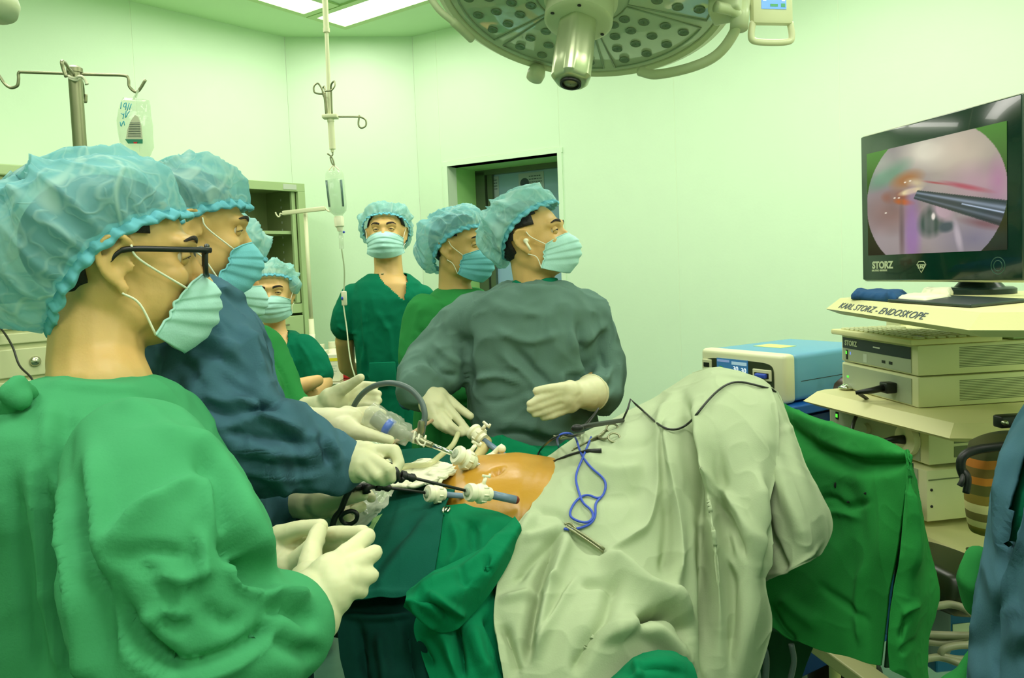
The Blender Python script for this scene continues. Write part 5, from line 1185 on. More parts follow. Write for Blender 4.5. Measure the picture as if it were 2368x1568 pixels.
teal = [
 [(560, 1050, 1.90), (850, 1045, 1.80), (950, 1035, 1.82), (1060, 1040, 1.80), (1120, 1052, 1.76)],
 [(560, 1120, 1.72), (858, 1110, 1.64), (950, 1098, 1.64), (1030, 1092, 1.62), (1088, 1092, 1.58)],
 [(580, 1180, 1.58), (868, 1170, 1.50), (940, 1140, 1.52), (1000, 1130, 1.51), (1056, 1128, 1.49)],
 [(600, 1250, 1.46), (850, 1240, 1.40), (920, 1205, 1.41), (980, 1185, 1.42), (1032, 1165, 1.42)],
 [(640, 1310, 1.36), (822, 1310, 1.31), (890, 1295, 1.31), (955, 1280, 1.31), (1018, 1250, 1.33)],
 [(700, 1390, 1.30), (800, 1390, 1.25), (870, 1386, 1.24), (940, 1380, 1.24), (1004, 1330, 1.27)]]
sheet('chest_drape', teal, M_['teal'], None, 190, 150, [([(1020, 1175), (960, 1250), (900, 1330), (870, 1380)], 18, .008), ([(970, 1200), (900, 1270), (850, 1340)], 14, -.006), ([(810, 1372), (880, 1374), (950, 1368)], 5, .005)], .0022, 8, (1, 1, .5), 4, label='blue teal cloth over the chest, left of the bare belly', cat='surgical drape')
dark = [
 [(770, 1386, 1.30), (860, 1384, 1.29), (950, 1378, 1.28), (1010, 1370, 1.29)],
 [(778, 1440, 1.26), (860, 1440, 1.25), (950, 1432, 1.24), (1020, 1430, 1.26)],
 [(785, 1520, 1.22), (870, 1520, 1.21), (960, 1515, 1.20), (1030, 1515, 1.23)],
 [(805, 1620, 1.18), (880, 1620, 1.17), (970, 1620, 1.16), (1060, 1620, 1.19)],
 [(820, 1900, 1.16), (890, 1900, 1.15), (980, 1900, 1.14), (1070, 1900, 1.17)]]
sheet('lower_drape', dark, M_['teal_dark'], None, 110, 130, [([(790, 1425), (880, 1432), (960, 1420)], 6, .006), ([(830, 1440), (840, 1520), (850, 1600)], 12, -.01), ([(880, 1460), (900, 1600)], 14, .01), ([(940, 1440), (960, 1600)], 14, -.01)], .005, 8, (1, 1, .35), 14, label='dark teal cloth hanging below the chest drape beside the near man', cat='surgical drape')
green = [
 [(1026, 1166, 1.43), (1100, 1160, 1.45), (1160, 1166, 1.45), (1222, 1172, 1.475)],
 [(1016, 1215, 1.37), (1090, 1215, 1.37), (1150, 1210, 1.38), (1222, 1205, 1.415)],
 [(1004, 1290, 1.31), (1080, 1290, 1.31), (1150, 1290, 1.32), (1215, 1280, 1.365)],
 [(985, 1380, 1.26), (1060, 1390, 1.25), (1130, 1385, 1.26), (1205, 1370, 1.305)],
 [(955, 1450, 1.23), (1040, 1460, 1.21), (1110, 1450, 1.21), (1200, 1450, 1.255)],
 [(978, 1530, 1.19), (1060, 1530, 1.17), (1130, 1530, 1.17), (1210, 1520, 1.215)],
 [(1000, 1620, 1.16), (1080, 1620, 1.14), (1140, 1620, 1.14), (1215, 1620, 1.185)],
 [(1010, 1900, 1.14), (1090, 1900, 1.12), (1150, 1900, 1.12), (1230, 1900, 1.165)]]
sheet('flank_drape', green, M_['g_drape'], None, 130, 170, [([(1098, 1200), (1095, 1230), (1100, 1280)], 12, -.010), ([(1040, 1190), (1060, 1270), (1030, 1320)], 14, .008), ([(1000, 1440), (1040, 1500), (1065, 1568)], 14, .016), ([(1055, 1440), (1062, 1500), (1070, 1568)], 9, -.022), ([(1090, 1450), (1110, 1520), (1130, 1568)], 14, .014), ([(1120, 1420), (1150, 1480), (1175, 1568)], 10, -.014), ([(1160, 1400), (1150, 1350), (1165, 1300)], 8, -.01), ([(970, 1480), (1000, 1540)], 8, -.012)], .004, 9, (1, 1, .4), 21, label='bright emerald cloth hanging from the flank below the bare belly', cat='surgical drape')
flap = [
 [(1192, 1192, 1.36), (1204, 1212, 1.33), (1204, 1236, 1.34)],
 [(1134, 1254, 1.30), (1152, 1288, 1.25), (1160, 1335, 1.27)],
 [(1060, 1292, 1.26), (1085, 1350, 1.20), (1095, 1422, 1.22)],
 [(993, 1327, 1.22), (1010, 1390, 1.15), (1020, 1466, 1.18)],
 [(937, 1369, 1.19), (936, 1385, 1.15), (930, 1402, 1.16)]]
sheet('folded_flap', flap, M_['g_drape'], None, 80, 140, [([(1180, 1220), (1100, 1300), (1010, 1345), (950, 1375)], 10, .008), ([(1130, 1285), (1125, 1310), (1135, 1325)], 5, -.008), ([(960, 1380), (1010, 1400), (1050, 1440)], 9, -.010), ([(985, 1375), (1040, 1405), (1075, 1425)], 8, .009), ([(945, 1395), (980, 1430), (1010, 1455)], 6, .006), ([(1060, 1310), (1070, 1340), (1090, 1350)], 10, -.006)], .0035, 12, (1, 1, 1), 27, label='folded back emerald flap crossing diagonally over the flank cloth', cat='surgical drape')
knee = [
 [(1390, 1590, 1.12), (1470, 1520, 1.14), (1540, 1502, 1.16), (1590, 1518, 1.18)],
 [(1385, 1620, 1.08), (1470, 1560, 1.08), (1550, 1540, 1.10), (1615, 1560, 1.13)],
 [(1380, 1720, 1.06), (1470, 1700, 1.05), (1560, 1700, 1.07), (1640, 1700, 1.1)]]
sheet('under_drape', knee, M_['g_drape'], None, 80, 60, [([(1420, 1560), (1500, 1545), (1590, 1560)], 8, -.006), ([(1470, 1530), (1480, 1568)], 8, .008)], .004, 12, (1, 1, 1), 31, label='emerald cloth showing below the hem of the pale leg drape', cat='surgical drape')
F1 = [
 [(1660, 842, 2.0), (1750, 893, 1.9), (1850, 950, 1.74), (1960, 988, 1.56), (2060, 1026, 1.40), (2100, 1042, 1.34)],
 [(1690, 900, 1.93), (1790, 970, 1.80), (1860, 1010, 1.67), (1960, 1040, 1.50), (2040, 1052, 1.38), (2102, 1050, 1.31)],
 [(1730, 1000, 1.84), (1800, 1050, 1.74), (1870, 1070, 1.63), (1960, 1090, 1.51), (2040, 1095, 1.38), (2099, 1090, 1.31)],
 [(1740, 1120, 1.75), (1805, 1140, 1.69), (1880, 1150, 1.6), (1960, 1160, 1.5), (2038, 1160, 1.38), (2090, 1150, 1.32)],
 [(1755, 1250, 1.66), (1830, 1260, 1.6), (1900, 1270, 1.54), (1970, 1270, 1.46), (2030, 1270, 1.38), (2076, 1260, 1.34)],
 [(1760, 1360, 1.6), (1830, 1390, 1.54), (1900, 1400, 1.48), (1965, 1410, 1.43), (2020, 1410, 1.39), (2052, 1400, 1.36)],
 [(1765, 1440, 1.55), (1830, 1478, 1.5), (1900, 1508, 1.45), (1960, 1522, 1.41), (2005, 1538, 1.38), (2036, 1544, 1.36)]]
F2 = [
 [(2093, 1040, 1.335), (2100, 1041, 1.33), (2108, 1062, 1.36)],
 [(2094, 1090, 1.315), (2106, 1090, 1.30), (2118, 1110, 1.37)],
 [(2090, 1160, 1.30), (2112, 1160, 1.29), (2132, 1170, 1.38)],
 [(2080, 1280, 1.29), (2120, 1290, 1.28), (2158, 1300, 1.40)],
 [(2062, 1390, 1.285), (2120, 1395, 1.28), (2174, 1375, 1.38)],
 [(2052, 1480, 1.28), (2100, 1490, 1.27), (2150, 1475, 1.36)],
 [(2056, 1548, 1.28), (2105, 1575, 1.27), (2146, 1590, 1.36)]]
rd = empty('side_table_drape', tuple(PZ(1980, 1300, .9)), 'grass green cloth with small holes hanging over the side table by the tower', 'surgical drape')
sheet('front_panel', F1, M_['g_right'], rd, 200, 190, [([(1800, 965), (1870, 1030), (1960, 1072), (2050, 1070), (2092, 1052)], 18, -.022), ([(1820, 950), (1900, 985), (2000, 1018), (2090, 1042)], 14, .010), ([(1860, 1165), (1920, 1150), (1960, 1172), (2010, 1160)], 8, -.007), ([(1880, 1190), (1940, 1185), (1990, 1200)], 7, .006), ([(1890, 1350), (1960, 1400), (2010, 1440)], 7, -.007), ([(1780, 1400), (1810, 1450), (1840, 1480)], 7, -.012), ([(1800, 1380), (1850, 1420), (1900, 1450)], 16, .010), ([(2000, 1300), (1985, 1400), (1995, 1500)], 12, .008), ([(1830, 1010), (1850, 1080), (1870, 1160)], 14, .010)], .0035, 9, (1, 1, .6), 41)
sheet('corner_fall', F2, M_['g_right'], rd, 70, 170, [([(2110, 1420), (2090, 1450), (2080, 1480)], 7, -.010), ([(2130, 1395), (2100, 1410), (2085, 1425)], 7, .008), ([(2120, 1480), (2100, 1500), (2080, 1510)], 6, -.01), ([(2106, 1120), (2116, 1220), (2118, 1330)], 10, .008)], .004, 13, (1, 1, .8), 44)
hb = mat('cloth_hole', (6, 30, 12), .9)
for (x, y, w_, h_) in ((1932, 1122, 4, 7), (2002, 1141, 5, 3), (1963, 1161, 6, 3)):
    b = B(); c = drop(x, y, .001); s_ = w_*c[1]/F; b.ball(c, (s_, .0015, h_*c[1]/F), 12, 8); b.out('worn_hole', hb, rd)
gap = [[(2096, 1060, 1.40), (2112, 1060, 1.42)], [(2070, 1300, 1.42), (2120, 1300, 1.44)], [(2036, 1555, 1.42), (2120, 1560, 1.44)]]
sheet('gap_shade', gap, mat('shaded_inner_cloth', (14, 60, 34), .95), rd, 10, 40, (), .003, 9)  # dark sheet behind the slit, shade of the gap put into its colour
far = [
 [(1098, 1006, 1.94), (1170, 1014, 1.94), (1240, 1030, 1.92), (1340, 1030, 1.9)],
 [(1100, 1035, 1.88), (1180, 1032, 1.87), (1250, 1046, 1.85), (1340, 1046, 1.83)],
 [(1096, 1080, 1.76), (1180, 1074, 1.75), (1250, 1076, 1.74), (1340, 1080, 1.73)]]
sheet('far_drape', far, M_['g_drape'], None, 140, 60, [([(1130, 1020), (1190, 1030), (1260, 1052)], 6, .016), ([(1120, 1040), (1190, 1046), (1270, 1058)], 5, -.014), ([(1150, 1055), (1220, 1060), (1290, 1062)], 5, .010), ([(1290, 1015), (1310, 1030), (1330, 1050)], 8, .014)], .005, 14, (1, 1, 1), 51, label='bunched emerald cloth on the far side behind the bare belly', cat='surgical drape')
# dark cloth and floor rail under the side table
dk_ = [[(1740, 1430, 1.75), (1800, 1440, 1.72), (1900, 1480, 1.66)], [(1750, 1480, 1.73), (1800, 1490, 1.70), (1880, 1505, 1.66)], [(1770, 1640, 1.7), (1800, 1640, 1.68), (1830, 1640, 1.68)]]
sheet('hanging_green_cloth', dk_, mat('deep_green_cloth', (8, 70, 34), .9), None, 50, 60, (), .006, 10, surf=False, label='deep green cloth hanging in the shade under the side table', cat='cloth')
tb = empty('side_table', (.95, 1.72, 0), 'cream framed side table under the grass green cloth', 'side table')
b = B(); p0 = P(1905, 1495, 1.9); p1 = P(2020, 1580, 1.75); dd_ = (p1-p0)/np.linalg.norm(p1-p0); b.box_axes((p0+p1)/2+dd_*.15, [dd_, np.cross(dd_, [0, 0, 1.])/np.linalg.norm(np.cross(dd_, [0, 0, 1.])), np.cross(np.cross(dd_, [0, 0, 1.]), dd_)], (.35, .03, .018), .004); b.out('brace', M_['beige'], tb, smooth=False)
b = B(); b.box(.77, .89, 1.73, 1.93, .86, .88, .003); b.out('table_top', M_['beige'], tb, smooth=False)
for x_, y_ in ((.785, 1.90), (.875, 1.90)):
    b = B(); b.tube([(x_, y_, .86), (x_, y_, .03)], .014, 10); b.out('leg', M_['beige'], tb)
b = B(); b.tube(pxpath([(1752, 1520, 1.5), (1765, 1500, 1.5), (1772, 1530, 1.5), (1768, 1600, 1.5)], 6), .007, 8); b.tube(pxpath([(1830, 1490, 1.5), (1836, 1530, 1.5), (1826, 1580, 1.5)], 6), .006, 8); b.out('cable_loop', M_['cable_grey'], label='grey cable loop dangling under the side table cloth', cat='cable')

# clear plastic, pale plastic, gauze
clear = [
 [(790, 1008, 2.0), (850, 1012, 1.90), (915, 1028, 1.85)],
 [(752, 1080, 1.70), (840, 1080, 1.66), (925, 1085, 1.61)],
 [(745, 1150, 1.52), (830, 1150, 1.49), (905, 1148, 1.46)],
 [(738, 1235, 1.39), (805, 1230, 1.36), (872, 1205, 1.36)]]
sheet('clear_plastic_cover', clear, M_['clear'], None, 90, 110, (), .010, 22, (1, 1, 1), 61, .001, label='crumpled clear plastic cover spread beside the chest drape', cat='plastic cover')
palep = [
 [(780, 1000, 2.00), (850, 1008, 1.98), (905, 1030, 1.94), (965, 1066, 1.85)],
 [(790, 1060, 1.82), (860, 1060, 1.81), (930, 1066, 1.79), (975, 1080, 1.76)],
 [(800, 1150, 1.59), (850, 1140, 1.58), (900, 1120, 1.59), (960, 1100, 1.64)],
 [(820, 1300, 1.32), (850, 1250, 1.38), (885, 1190, 1.46), (920, 1140, 1.54)]]
sheet('instrument_pouch', palep, M_['pale_plastic'], None, 90, 90, [([(850, 1015), (900, 1060), (940, 1080)], 8, .01), ([(800, 1050), (860, 1100), (880, 1160)], 8, .01)], .004, 12, (1, 1, 1), 64, .002, label='pale green plastic pouch lying behind the instrument handles', cat='pouch')
gz = [
 [(919, 1084, 1.66), (976, 1058, 1.72), (1015, 1064, 1.70), (1064, 1076, 1.66)],
 [(904, 1104, 1.60), (960, 1092, 1.62), (1010, 1086, 1.62), (1058, 1086, 1.60)],
 [(894, 1122, 1.55), (945, 1126, 1.53), (990, 1116, 1.53), (1035, 1098, 1.55)]]
for r_ in gz:
    for i_, q in enumerate(r_): r_[i_] = (q[0], q[1], q[2]-.05)
sheet('gauze_swab', gz, M_['gauze'], None, 80, 60, [([(915, 1110), (970, 1100), (1040, 1088)], 5, .006), ([(930, 1120), (980, 1108)], 4, -.005), ([(950, 1078), (1000, 1074)], 5, .006)], .004, 20, (1, 1, 1), 67, .006, label='crumpled white gauze swab on the teal chest drape', cat='gauze')

# ------------------------------------------------------------------ instruments
def trocar(a, c, tip, r_body, r_tube, label, tube_m, side_up=True, n_=0):
    """a: outer face, c: inner face of the white valve body, tip: end of the cannula (world points)"""
    ax = (c-a)/np.linalg.norm(c-a); L = np.linalg.norm(c-a); root = empty('trocar', c, label, 'trocar')
    b = B(); b.lathe([(r_body*.45, -.001), (r_body*.9, .0), (r_body*1.0, L*.08), (r_body*1.0, L*.22), (r_body*.82, L*.3), (r_body*.82, L*.42), (r_body*1.05, L*.5), (r_body*1.05, L*.72), (r_body*.8, L*.8), (r_body*.75, L), (r_tube*1.1, L*1.02)], a, ax, 28); bd_ = b.out('valve_body', M_['wplastic'], root, angle=35)
    b = B()
    u = np.cross(ax, [0, 0, 1.]); u /= np.linalg.norm(u); w_ = np.cross(u, ax)
    for k in range(8):
        t = k*math.pi/4; b.tube([a+ax*L*.5+(u*math.cos(t)+w_*math.sin(t))*r_body*1.05, a+ax*L*.72+(u*math.cos(t)+w_*math.sin(t))*r_body*1.05], .0018, 6)
    b.out('grip_rib', M_['wplastic'], bd_, kind='stuff')
    b = B(); b.lathe([(.001, .0), (r_body*.5, .0), (r_body*.5, -.003), (r_body*.3, -.004), (.001, -.004)], a, ax, 20, cap=False); b.out('seal', M_['panel_grey'], bd_)
    b = B(); b.tube([c, tip], r_tube, 20); b.out('cannula', tube_m, root)
    b = B(); s_ = a+ax*L*.62+w_*r_body; e = s_+w_*r_body*.75+ax*.003; b.tube([s_, e], r_body*.22, 10); b.box_axes(e+w_*.003, [ax, u, w_], (r_body*.5, r_body*.14, r_body*.13), .001); b.tube([e+ax*r_body*.5, e+ax*r_body*.5+w_*r_body*.5], r_body*.14, 8); b.out('stopcock', M_['wplastic'], root)
    return root
T1a, T1c, T1t = P(1082, 1138, 1.36), P(1132, 1143, 1.39), P(1192, 1156, 1.405)
trocar(T1a, T1c, T1t, .0165, .0078, 'white trocar with the thick blue grey tube entering the near flank', M_['bluegrey_tube'])
b = B(); b.ball(T1t, (.008, .006, .008)); b.out('port_incision', mat('incision', (120, 40, 20), .5), pat)
T2a, T2c, T2t = P(988, 1141, 1.42), P(1026, 1143, 1.44), P(1120, 1152, 1.475)
trocar(T2a, T2c, T2t, .0165, .0055, 'white trocar lying on the teal cloth, second from the near flank', M_['bluegrey_tube'])
T3a, T3c, T3t = P(1054, 1050, 1.52), P(1094, 1072, 1.54), P(1147, 1094, 1.57)
r3 = trocar(T3a, T3c, T3t, .0200, .0052, 'white trocar with blue seal around the steel endoscope shaft', M_['chrome'])
b = B(); ax3_ = (T3c-T3a)/np.linalg.norm(T3c-T3a); b.lathe([(.010, .0), (.0125, .004), (.0125, .012), (.007, .016)], T3a+ax3_*.034, ax3_, 20); b.out('blue_seal', mat('blue_seal_plastic', (80, 110, 190), .3), r3)
b = B(); b.lathe([(.018, .0), (.0195, .012), (.012, .022)], T3a+ax3_*.03, ax3_, 24); b.out('clear_collar', M_['clear_bag'], r3)
T4a, T4c, T4t = P(1092, 995, 1.78), P(1118, 1018, 1.76), P(1183, 1066, 1.69)
trocar(T4a, T4c, T4t, .0200, .0070, 'white trocar held by the grey gowned man with a blue grey tube', M_['bluegrey_tube'])
b = B(); b.tube(pxpath([(1122, 1020, 1.78), (1115, 1040, 1.74), (1098, 1062, 1.68)], 6), [.016, .016, .015, .015, .014, .014, .013, .012, .011, .011, .010, .009, .008], 14); b.out('valve_tip', mat('tan_plastic', (196, 180, 120), .4), label='tan tapered plastic tip below the held trocar', cat='instrument tip')
b = B(); b.tube(pxpath([(1108, 1066, 1.68), (1125, 1058, 1.68), (1140, 1050, 1.69), (1155, 1036, 1.69), (1163, 1031, 1.69)], 6), .006, 8); b.tube(pxpath([(1138, 1048, 1.69), (1146, 1062, 1.68), (1148, 1072, 1.67)], 5), .0055, 8); b.ball(P(1160, 1038, 1.69), .010); b.ball(P(1147, 1062, 1.68), .009); b.out('stopcock_valve', M_['wplastic'], label='white stopcock valve lying by the emerald cloth behind the belly', cat='valve')
# laparoscopic graspers
def grasper(hand, mid, tip, label, ring_pts, arm_pts, lever_pts):
    root = empty('grasper', mid, label, 'grasper')
    b = B(); b.tube([hand, mid], [.0065, .0055], 12); b.ball(hand, .008); b.box_axes((hand+mid)/2, np.eye(3), (.012, .006, .007), .003); b.out('handle_body', M_['black'], root, angle=40)
    b = B(); b.lathe([(.006, 0), (.0085, .002), (.0085, .010), (.006, .012), (.006, .018), (.0075, .02), (.0075, .026), (.004, .03)], mid, tip-mid, 18); b.out('rotation_knob', M_['black'], root, angle=40)
    b = B(); b.tube([mid, tip], .0027, 12); b.out('shaft', M_['black'], root)
    if ring_pts: b = B(); b.tube(pxpath(ring_pts, 6, True), .0038, 10, closed=True); b.out('finger_ring', M_['black'], root)
    b = B(); b.tube(pxpath(arm_pts, 6), .0055, 10); b.out('handle_arm', M_['black'], root)
    if lever_pts: b = B(); b.tube(pxpath(lever_pts, 5), .004, 8); b.out('lever', M_['black'], root)
    return root
g1 = grasper(P(882, 1080, 1.29), P(925, 1098, 1.31), T1a+(T1c-T1a)*.3, 'black grasper in the upper gloved hand, shaft into the nearest trocar', None,
        [(884, 1080, 1.285), (900, 1076, 1.28), (915, 1088, 1.27), (918, 1104, 1.27), (912, 1112, 1.28)], [(918, 1098, 1.3), (926, 1112, 1.3), (934, 1106, 1.3)])
g2 = grasper(P(815, 1128, 1.36), P(868, 1124, 1.38), T2a+(T2c-T2a)*.3, 'black ring handled grasper in the lower gloved hand', [(788, 1196, 1.345), (798, 1186, 1.34), (815, 1182, 1.34), (826, 1190, 1.34), (822, 1205, 1.345), (808, 1212, 1.35), (794, 1208, 1.35)],
        [(812, 1128, 1.35), (800, 1150, 1.35), (788, 1180, 1.35), (776, 1195, 1.35), (770, 1212, 1.35), (768, 1226, 1.35)], [(862, 1118, 1.37), (862, 1108, 1.37), (890, 1112, 1.37), (892, 1122, 1.37)])
b = B(); b.tube([P(848, 1140, 1.36), P(846, 1128, 1.36), P(858, 1122, 1.37)], .008, 10); b.out('handle_hub', M_['black'], g2)
# endoscope and wrapped camera head
sc = empty('endoscope', P(960, 1010, 1.58), 'steel endoscope with a plastic wrapped camera head and grey light cable', 'endoscope')
sA, sB = P(980, 1022, 1.56), T3a+(T3c-T3a)*.3
b = B(); b.tube([sA, sB], .0050, 16); b.out('shaft', M_['chrome'], sc)
b = B(); b.lathe([(.006, -.02), (.009, -.016), (.009, -.002), (.0065, .002), (.006, .02)], sA, sB-sA, 20); b.lathe([(.005, 0), (.0075, .01), (.0075, .03), (.006, .035)], P(972, 1012, 1.57), P(974, 985, 1.57)-P(972, 1012, 1.57), 16); b.out('light_post', M_['dull_steel'], sc, angle=40)
b = B(); b.tube(pxpath([(868, 965, 1.60), (895, 985, 1.59), (920, 997, 1.585), (950, 1010, 1.575)], 5), [.018]*5+[.019]*4+[.015]*4+[.009]*3, 20); b.out('camera_head', mat('camera_grey', (120, 130, 105), .35), sc)
b = B(); b.tube([P(893, 984, 1.575), P(905, 992, 1.572)], .0185, 16); b.out('blue_ring', mat('soft_blue_ring', (90, 120, 200), .35), sc)
b = B(); b.tube(pxpath([(856, 958, 1.60), (880, 972, 1.59), (905, 988, 1.585), (930, 1002, 1.58), (955, 1010, 1.575), (975, 1020, 1.565)], 6), [.026]*8+[.028]*8+[.022]*6+[.012]*5+[.010]*4, 24); V, Fc = b.arrays(); N = vnormals(V, Fc); V = V+N*(.004*noise(V*90))[:, None]; mk('plastic_wrap', V, Fc, M_['clear'], sc)
b = B()
for k, (x, y) in enumerate(((958, 1010), (968, 1014), (982, 1020))):
    c = P(x, y, 1.568); b.tube([c+np.array([.001, 0, 0])*0+.0105*np.array([math.sin(.5)*math.cos(t)*.5, math.sin(t), math.cos(t)]) for t in np.linspace(0, 6.28, 18, endpoint=False)], .0022, 6, closed=True)
b.tube(pxpath([(962, 1012, 1.55), (970, 1026, 1.55), (980, 1030, 1.55), (984, 1022, 1.55)], 5), .002, 6)
b.out('white_tie', M_['gauze'], sc)
b = B(); b.tube(pxpath([(790, 1000, 1.78), (806, 965, 1.74), (830, 920, 1.70), (862, 894, 1.66), (905, 886, 1.62), (945, 898, 1.60), (972, 925, 1.59), (982, 955, 1.58), (980, 985, 1.575)], 8), .0062, 14); b.tube([P(981, 970, 1.578), P(975, 1005, 1.57)], .0066, 14); b.out('light_cable', M_['cable_grey'], sc)
b = B(); b.tube(pxpath([(1060, 1002, 1.78), (1046, 1030, 1.74), (1018, 1054, 1.66), (989, 1074, 1.60), (938, 1078, 1.60), (905, 1090, 1.58)], 8), .0062, 12); b.out('suction_tube', M_['tube_clear'], label='soft cream suction tube curling over the gauze swab', cat='tube')
b = B(); b.tube([P(890, 1032, 1.66), P(950, 1003, 1.76), P(1000, 972, 1.84)], .0042, 10); b.out('pink_grey_rod', mat('dusty_pink_rod', (190, 160, 120), .4), label='thin dusty pink rod crossing behind the camera head', cat='rod')
# towel clamps, scissors, cords on the drapes
def ringhandle(b, c, r, tube_r=.0022, tilt=(1, 0, 0)):
    u = np.array([1., 0, 0]); n_ = np.array([0, -.75, .66]); w_ = np.cross(n_, u); b.tube([c+u*r*math.cos(t)+w_*r*.85*math.sin(t) for t in np.linspace(0, 2*math.pi, 20, endpoint=False)], tube_r, 8, closed=True)
b = B(); b.tube(droppath([(1026, 1190), (1024, 1178), (1032, 1165), (1038, 1160), (1036, 1170), (1028, 1182)], .006), .0022, 8); b.tube(droppath([(1036, 1166), (1040, 1176), (1034, 1184)], .006), .002, 8); b.out('towel_clamp', M_['chrome'], label='small steel towel clamp joining the teal and emerald cloths', cat='clamp')
sci = B(); c1_ = drop(1416, 990, .012); c2_ = drop(1420, 1012, .012); ringhandle(sci, c1_, .0125); ringhandle(sci, c2_, .0125)
j = drop(1382, 1012, .010); t_ = drop(1322, 1042, .008)
sci.tube([c1_-np.array([.012, 0, .002]), drop(1392, 1003, .012), j], [.0028, .003, .0032], 8); sci.tube([c2_-np.array([.012, 0, -.001]), drop(1396, 1016, .01), j], [.0028, .003, .0032], 8); sci.tube([j, t_], [.0032, .0012], 8); sci.tube([j+np.array([0, 0, .003]), t_+np.array([.004, 0, .004])], [.003, .0012], 8)
sci.out('hemostat', M_['dull_steel'], label='steel ring handled hemostat clamped at the top of the sage drape', cat='hemostat')
nh = B(); nh.tube(droppath([(1308, 1218), (1345, 1240), (1395, 1276)], .008, 3), .0028, 8); nh.tube(droppath([(1312, 1214), (1350, 1236), (1398, 1270)], .010, 3), .0022, 8); nh.tube(droppath([(1306, 1212), (1320, 1210), (1332, 1224)], .008), .0022, 8); nh.out('towel_forceps', M_['dull_steel'], label='long slim steel forceps pinching the sage drape below the blue cord', cat='forceps')
bc1 = B(); bc1.tube(droppath([(1292, 1035), (1288, 1011), (1310, 1001), (1331, 1011), (1343, 1049), (1367, 1082), (1400, 1111), (1396, 1144), (1377, 1163), (1377, 1192), (1362, 1214), (1324, 1225), (1305, 1223)], .006), .0024, 8)
bc1.tube(droppath([(1367, 1011), (1348, 1058), (1331, 1101), (1338, 1135), (1348, 1163), (1366, 1178), (1372, 1196), (1357, 1209), (1329, 1202), (1317, 1187), (1333, 1157), (1357, 1144), (1379, 1152), (1390, 1150)], .009), .0024, 8)
bc1.out('electrode_lead', M_['cable_blue'], label='looped thin blue cord lying on the sage drape', cat='cord')
pen = empty('cautery_pen', drop(1380, 985), 'black cautery pen with a long thin black cable over the drape', 'cautery pen')
b = B(); pa_, pb__ = drop(1325, 990, .012), drop(1440, 972, .022); b.tube([pa_, pa_+(pb__-pa_)*.3, pb__], [.003, .0055, .005], 12); b.ball(drop(1335, 990, .014), (.013, .008, .008)); b.out('pen_body', M_['black'], pen)
b = B(); b.tube(np.concatenate([[pb__], [P(1452, 945, 1.72), P(1458, 923, 1.74), P(1470, 935, 1.72)], droppath([(1486, 949), (1529, 987), (1563, 994), (1596, 977), (1629, 935), (1668, 896), (1706, 882), (1753, 892)], .016, 5), [P(1785, 900, 1.62), P(1800, 912, 1.62), P(1808, 926, 1.63), P(1800, 934, 1.66), P(1788, 930, 1.7)]]), .0024, 8); b.out('cable', M_['cable_black'], pen)
b = B(); b.tube(pxpath([(1350, 985, 1.72), (1372, 960, 1.74), (1384, 944, 1.75), (1376, 958, 1.73), (1352, 992, 1.71)], 6), .002, 8); b.tube(droppath([(1350, 1000), (1320, 1010), (1300, 1004), (1270, 1020), (1246, 1045), (1246, 1064), (1268, 1072), (1310, 1054), (1345, 1044)], .008), .0024, 8); b.out('cable', M_['cable_black'], pen)
b = B(); b.tube([drop(1280, 1008, .012), drop(1296, 1012, .012)], .0018, 6); b.tube([drop(1296, 1012, .012), drop(1340, 1006, .012)], .004, 8); b.out('electrode', M_['dull_steel'], pen)
b = B(); b.tube([drop(1345, 1045, .01), drop(1360, 1043, .01), drop(1391, 1042, .01)], [.002, .0045, .0045], 10); b.out('cable_plug', M_['black'], label='short black plug resting on the sage drape below the hemostat', cat='plug')
# ------------------------------------------------------------------ people
def Rm(yaw, pitch, roll=0):
    y, p_, r_ = map(math.radians, (yaw, pitch, roll))
    Rz = np.array([[math.cos(y), -math.sin(y), 0], [math.sin(y), math.cos(y), 0], [0, 0, 1]])
    Ry = np.array([[math.cos(p_), 0, -math.sin(p_)], [0, 1, 0], [math.sin(p_), 0, math.cos(p_)]])
    Rx = np.array([[1, 0, 0], [0, math.cos(r_), -math.sin(r_)], [0, math.sin(r_), math.cos(r_)]])
    return Rz@Ry@Rx
class Head:
    def __init__(s, px, py, Y, yaw, pitch=0, roll=0, scale=1.0):
        s.c = P(px, py, Y); s.R = Rm(yaw, pitch, roll); s.s = scale
    def T(s, v): return s.c+(np.atleast_2d(v)*s.s)@s.R.T
    def t1(s, *v): return s.T(np.array(v, float))[0]
    def inv(s, v): return ((v-s.c)@s.R)/s.s
def A3(*v): return np.array(v, float)
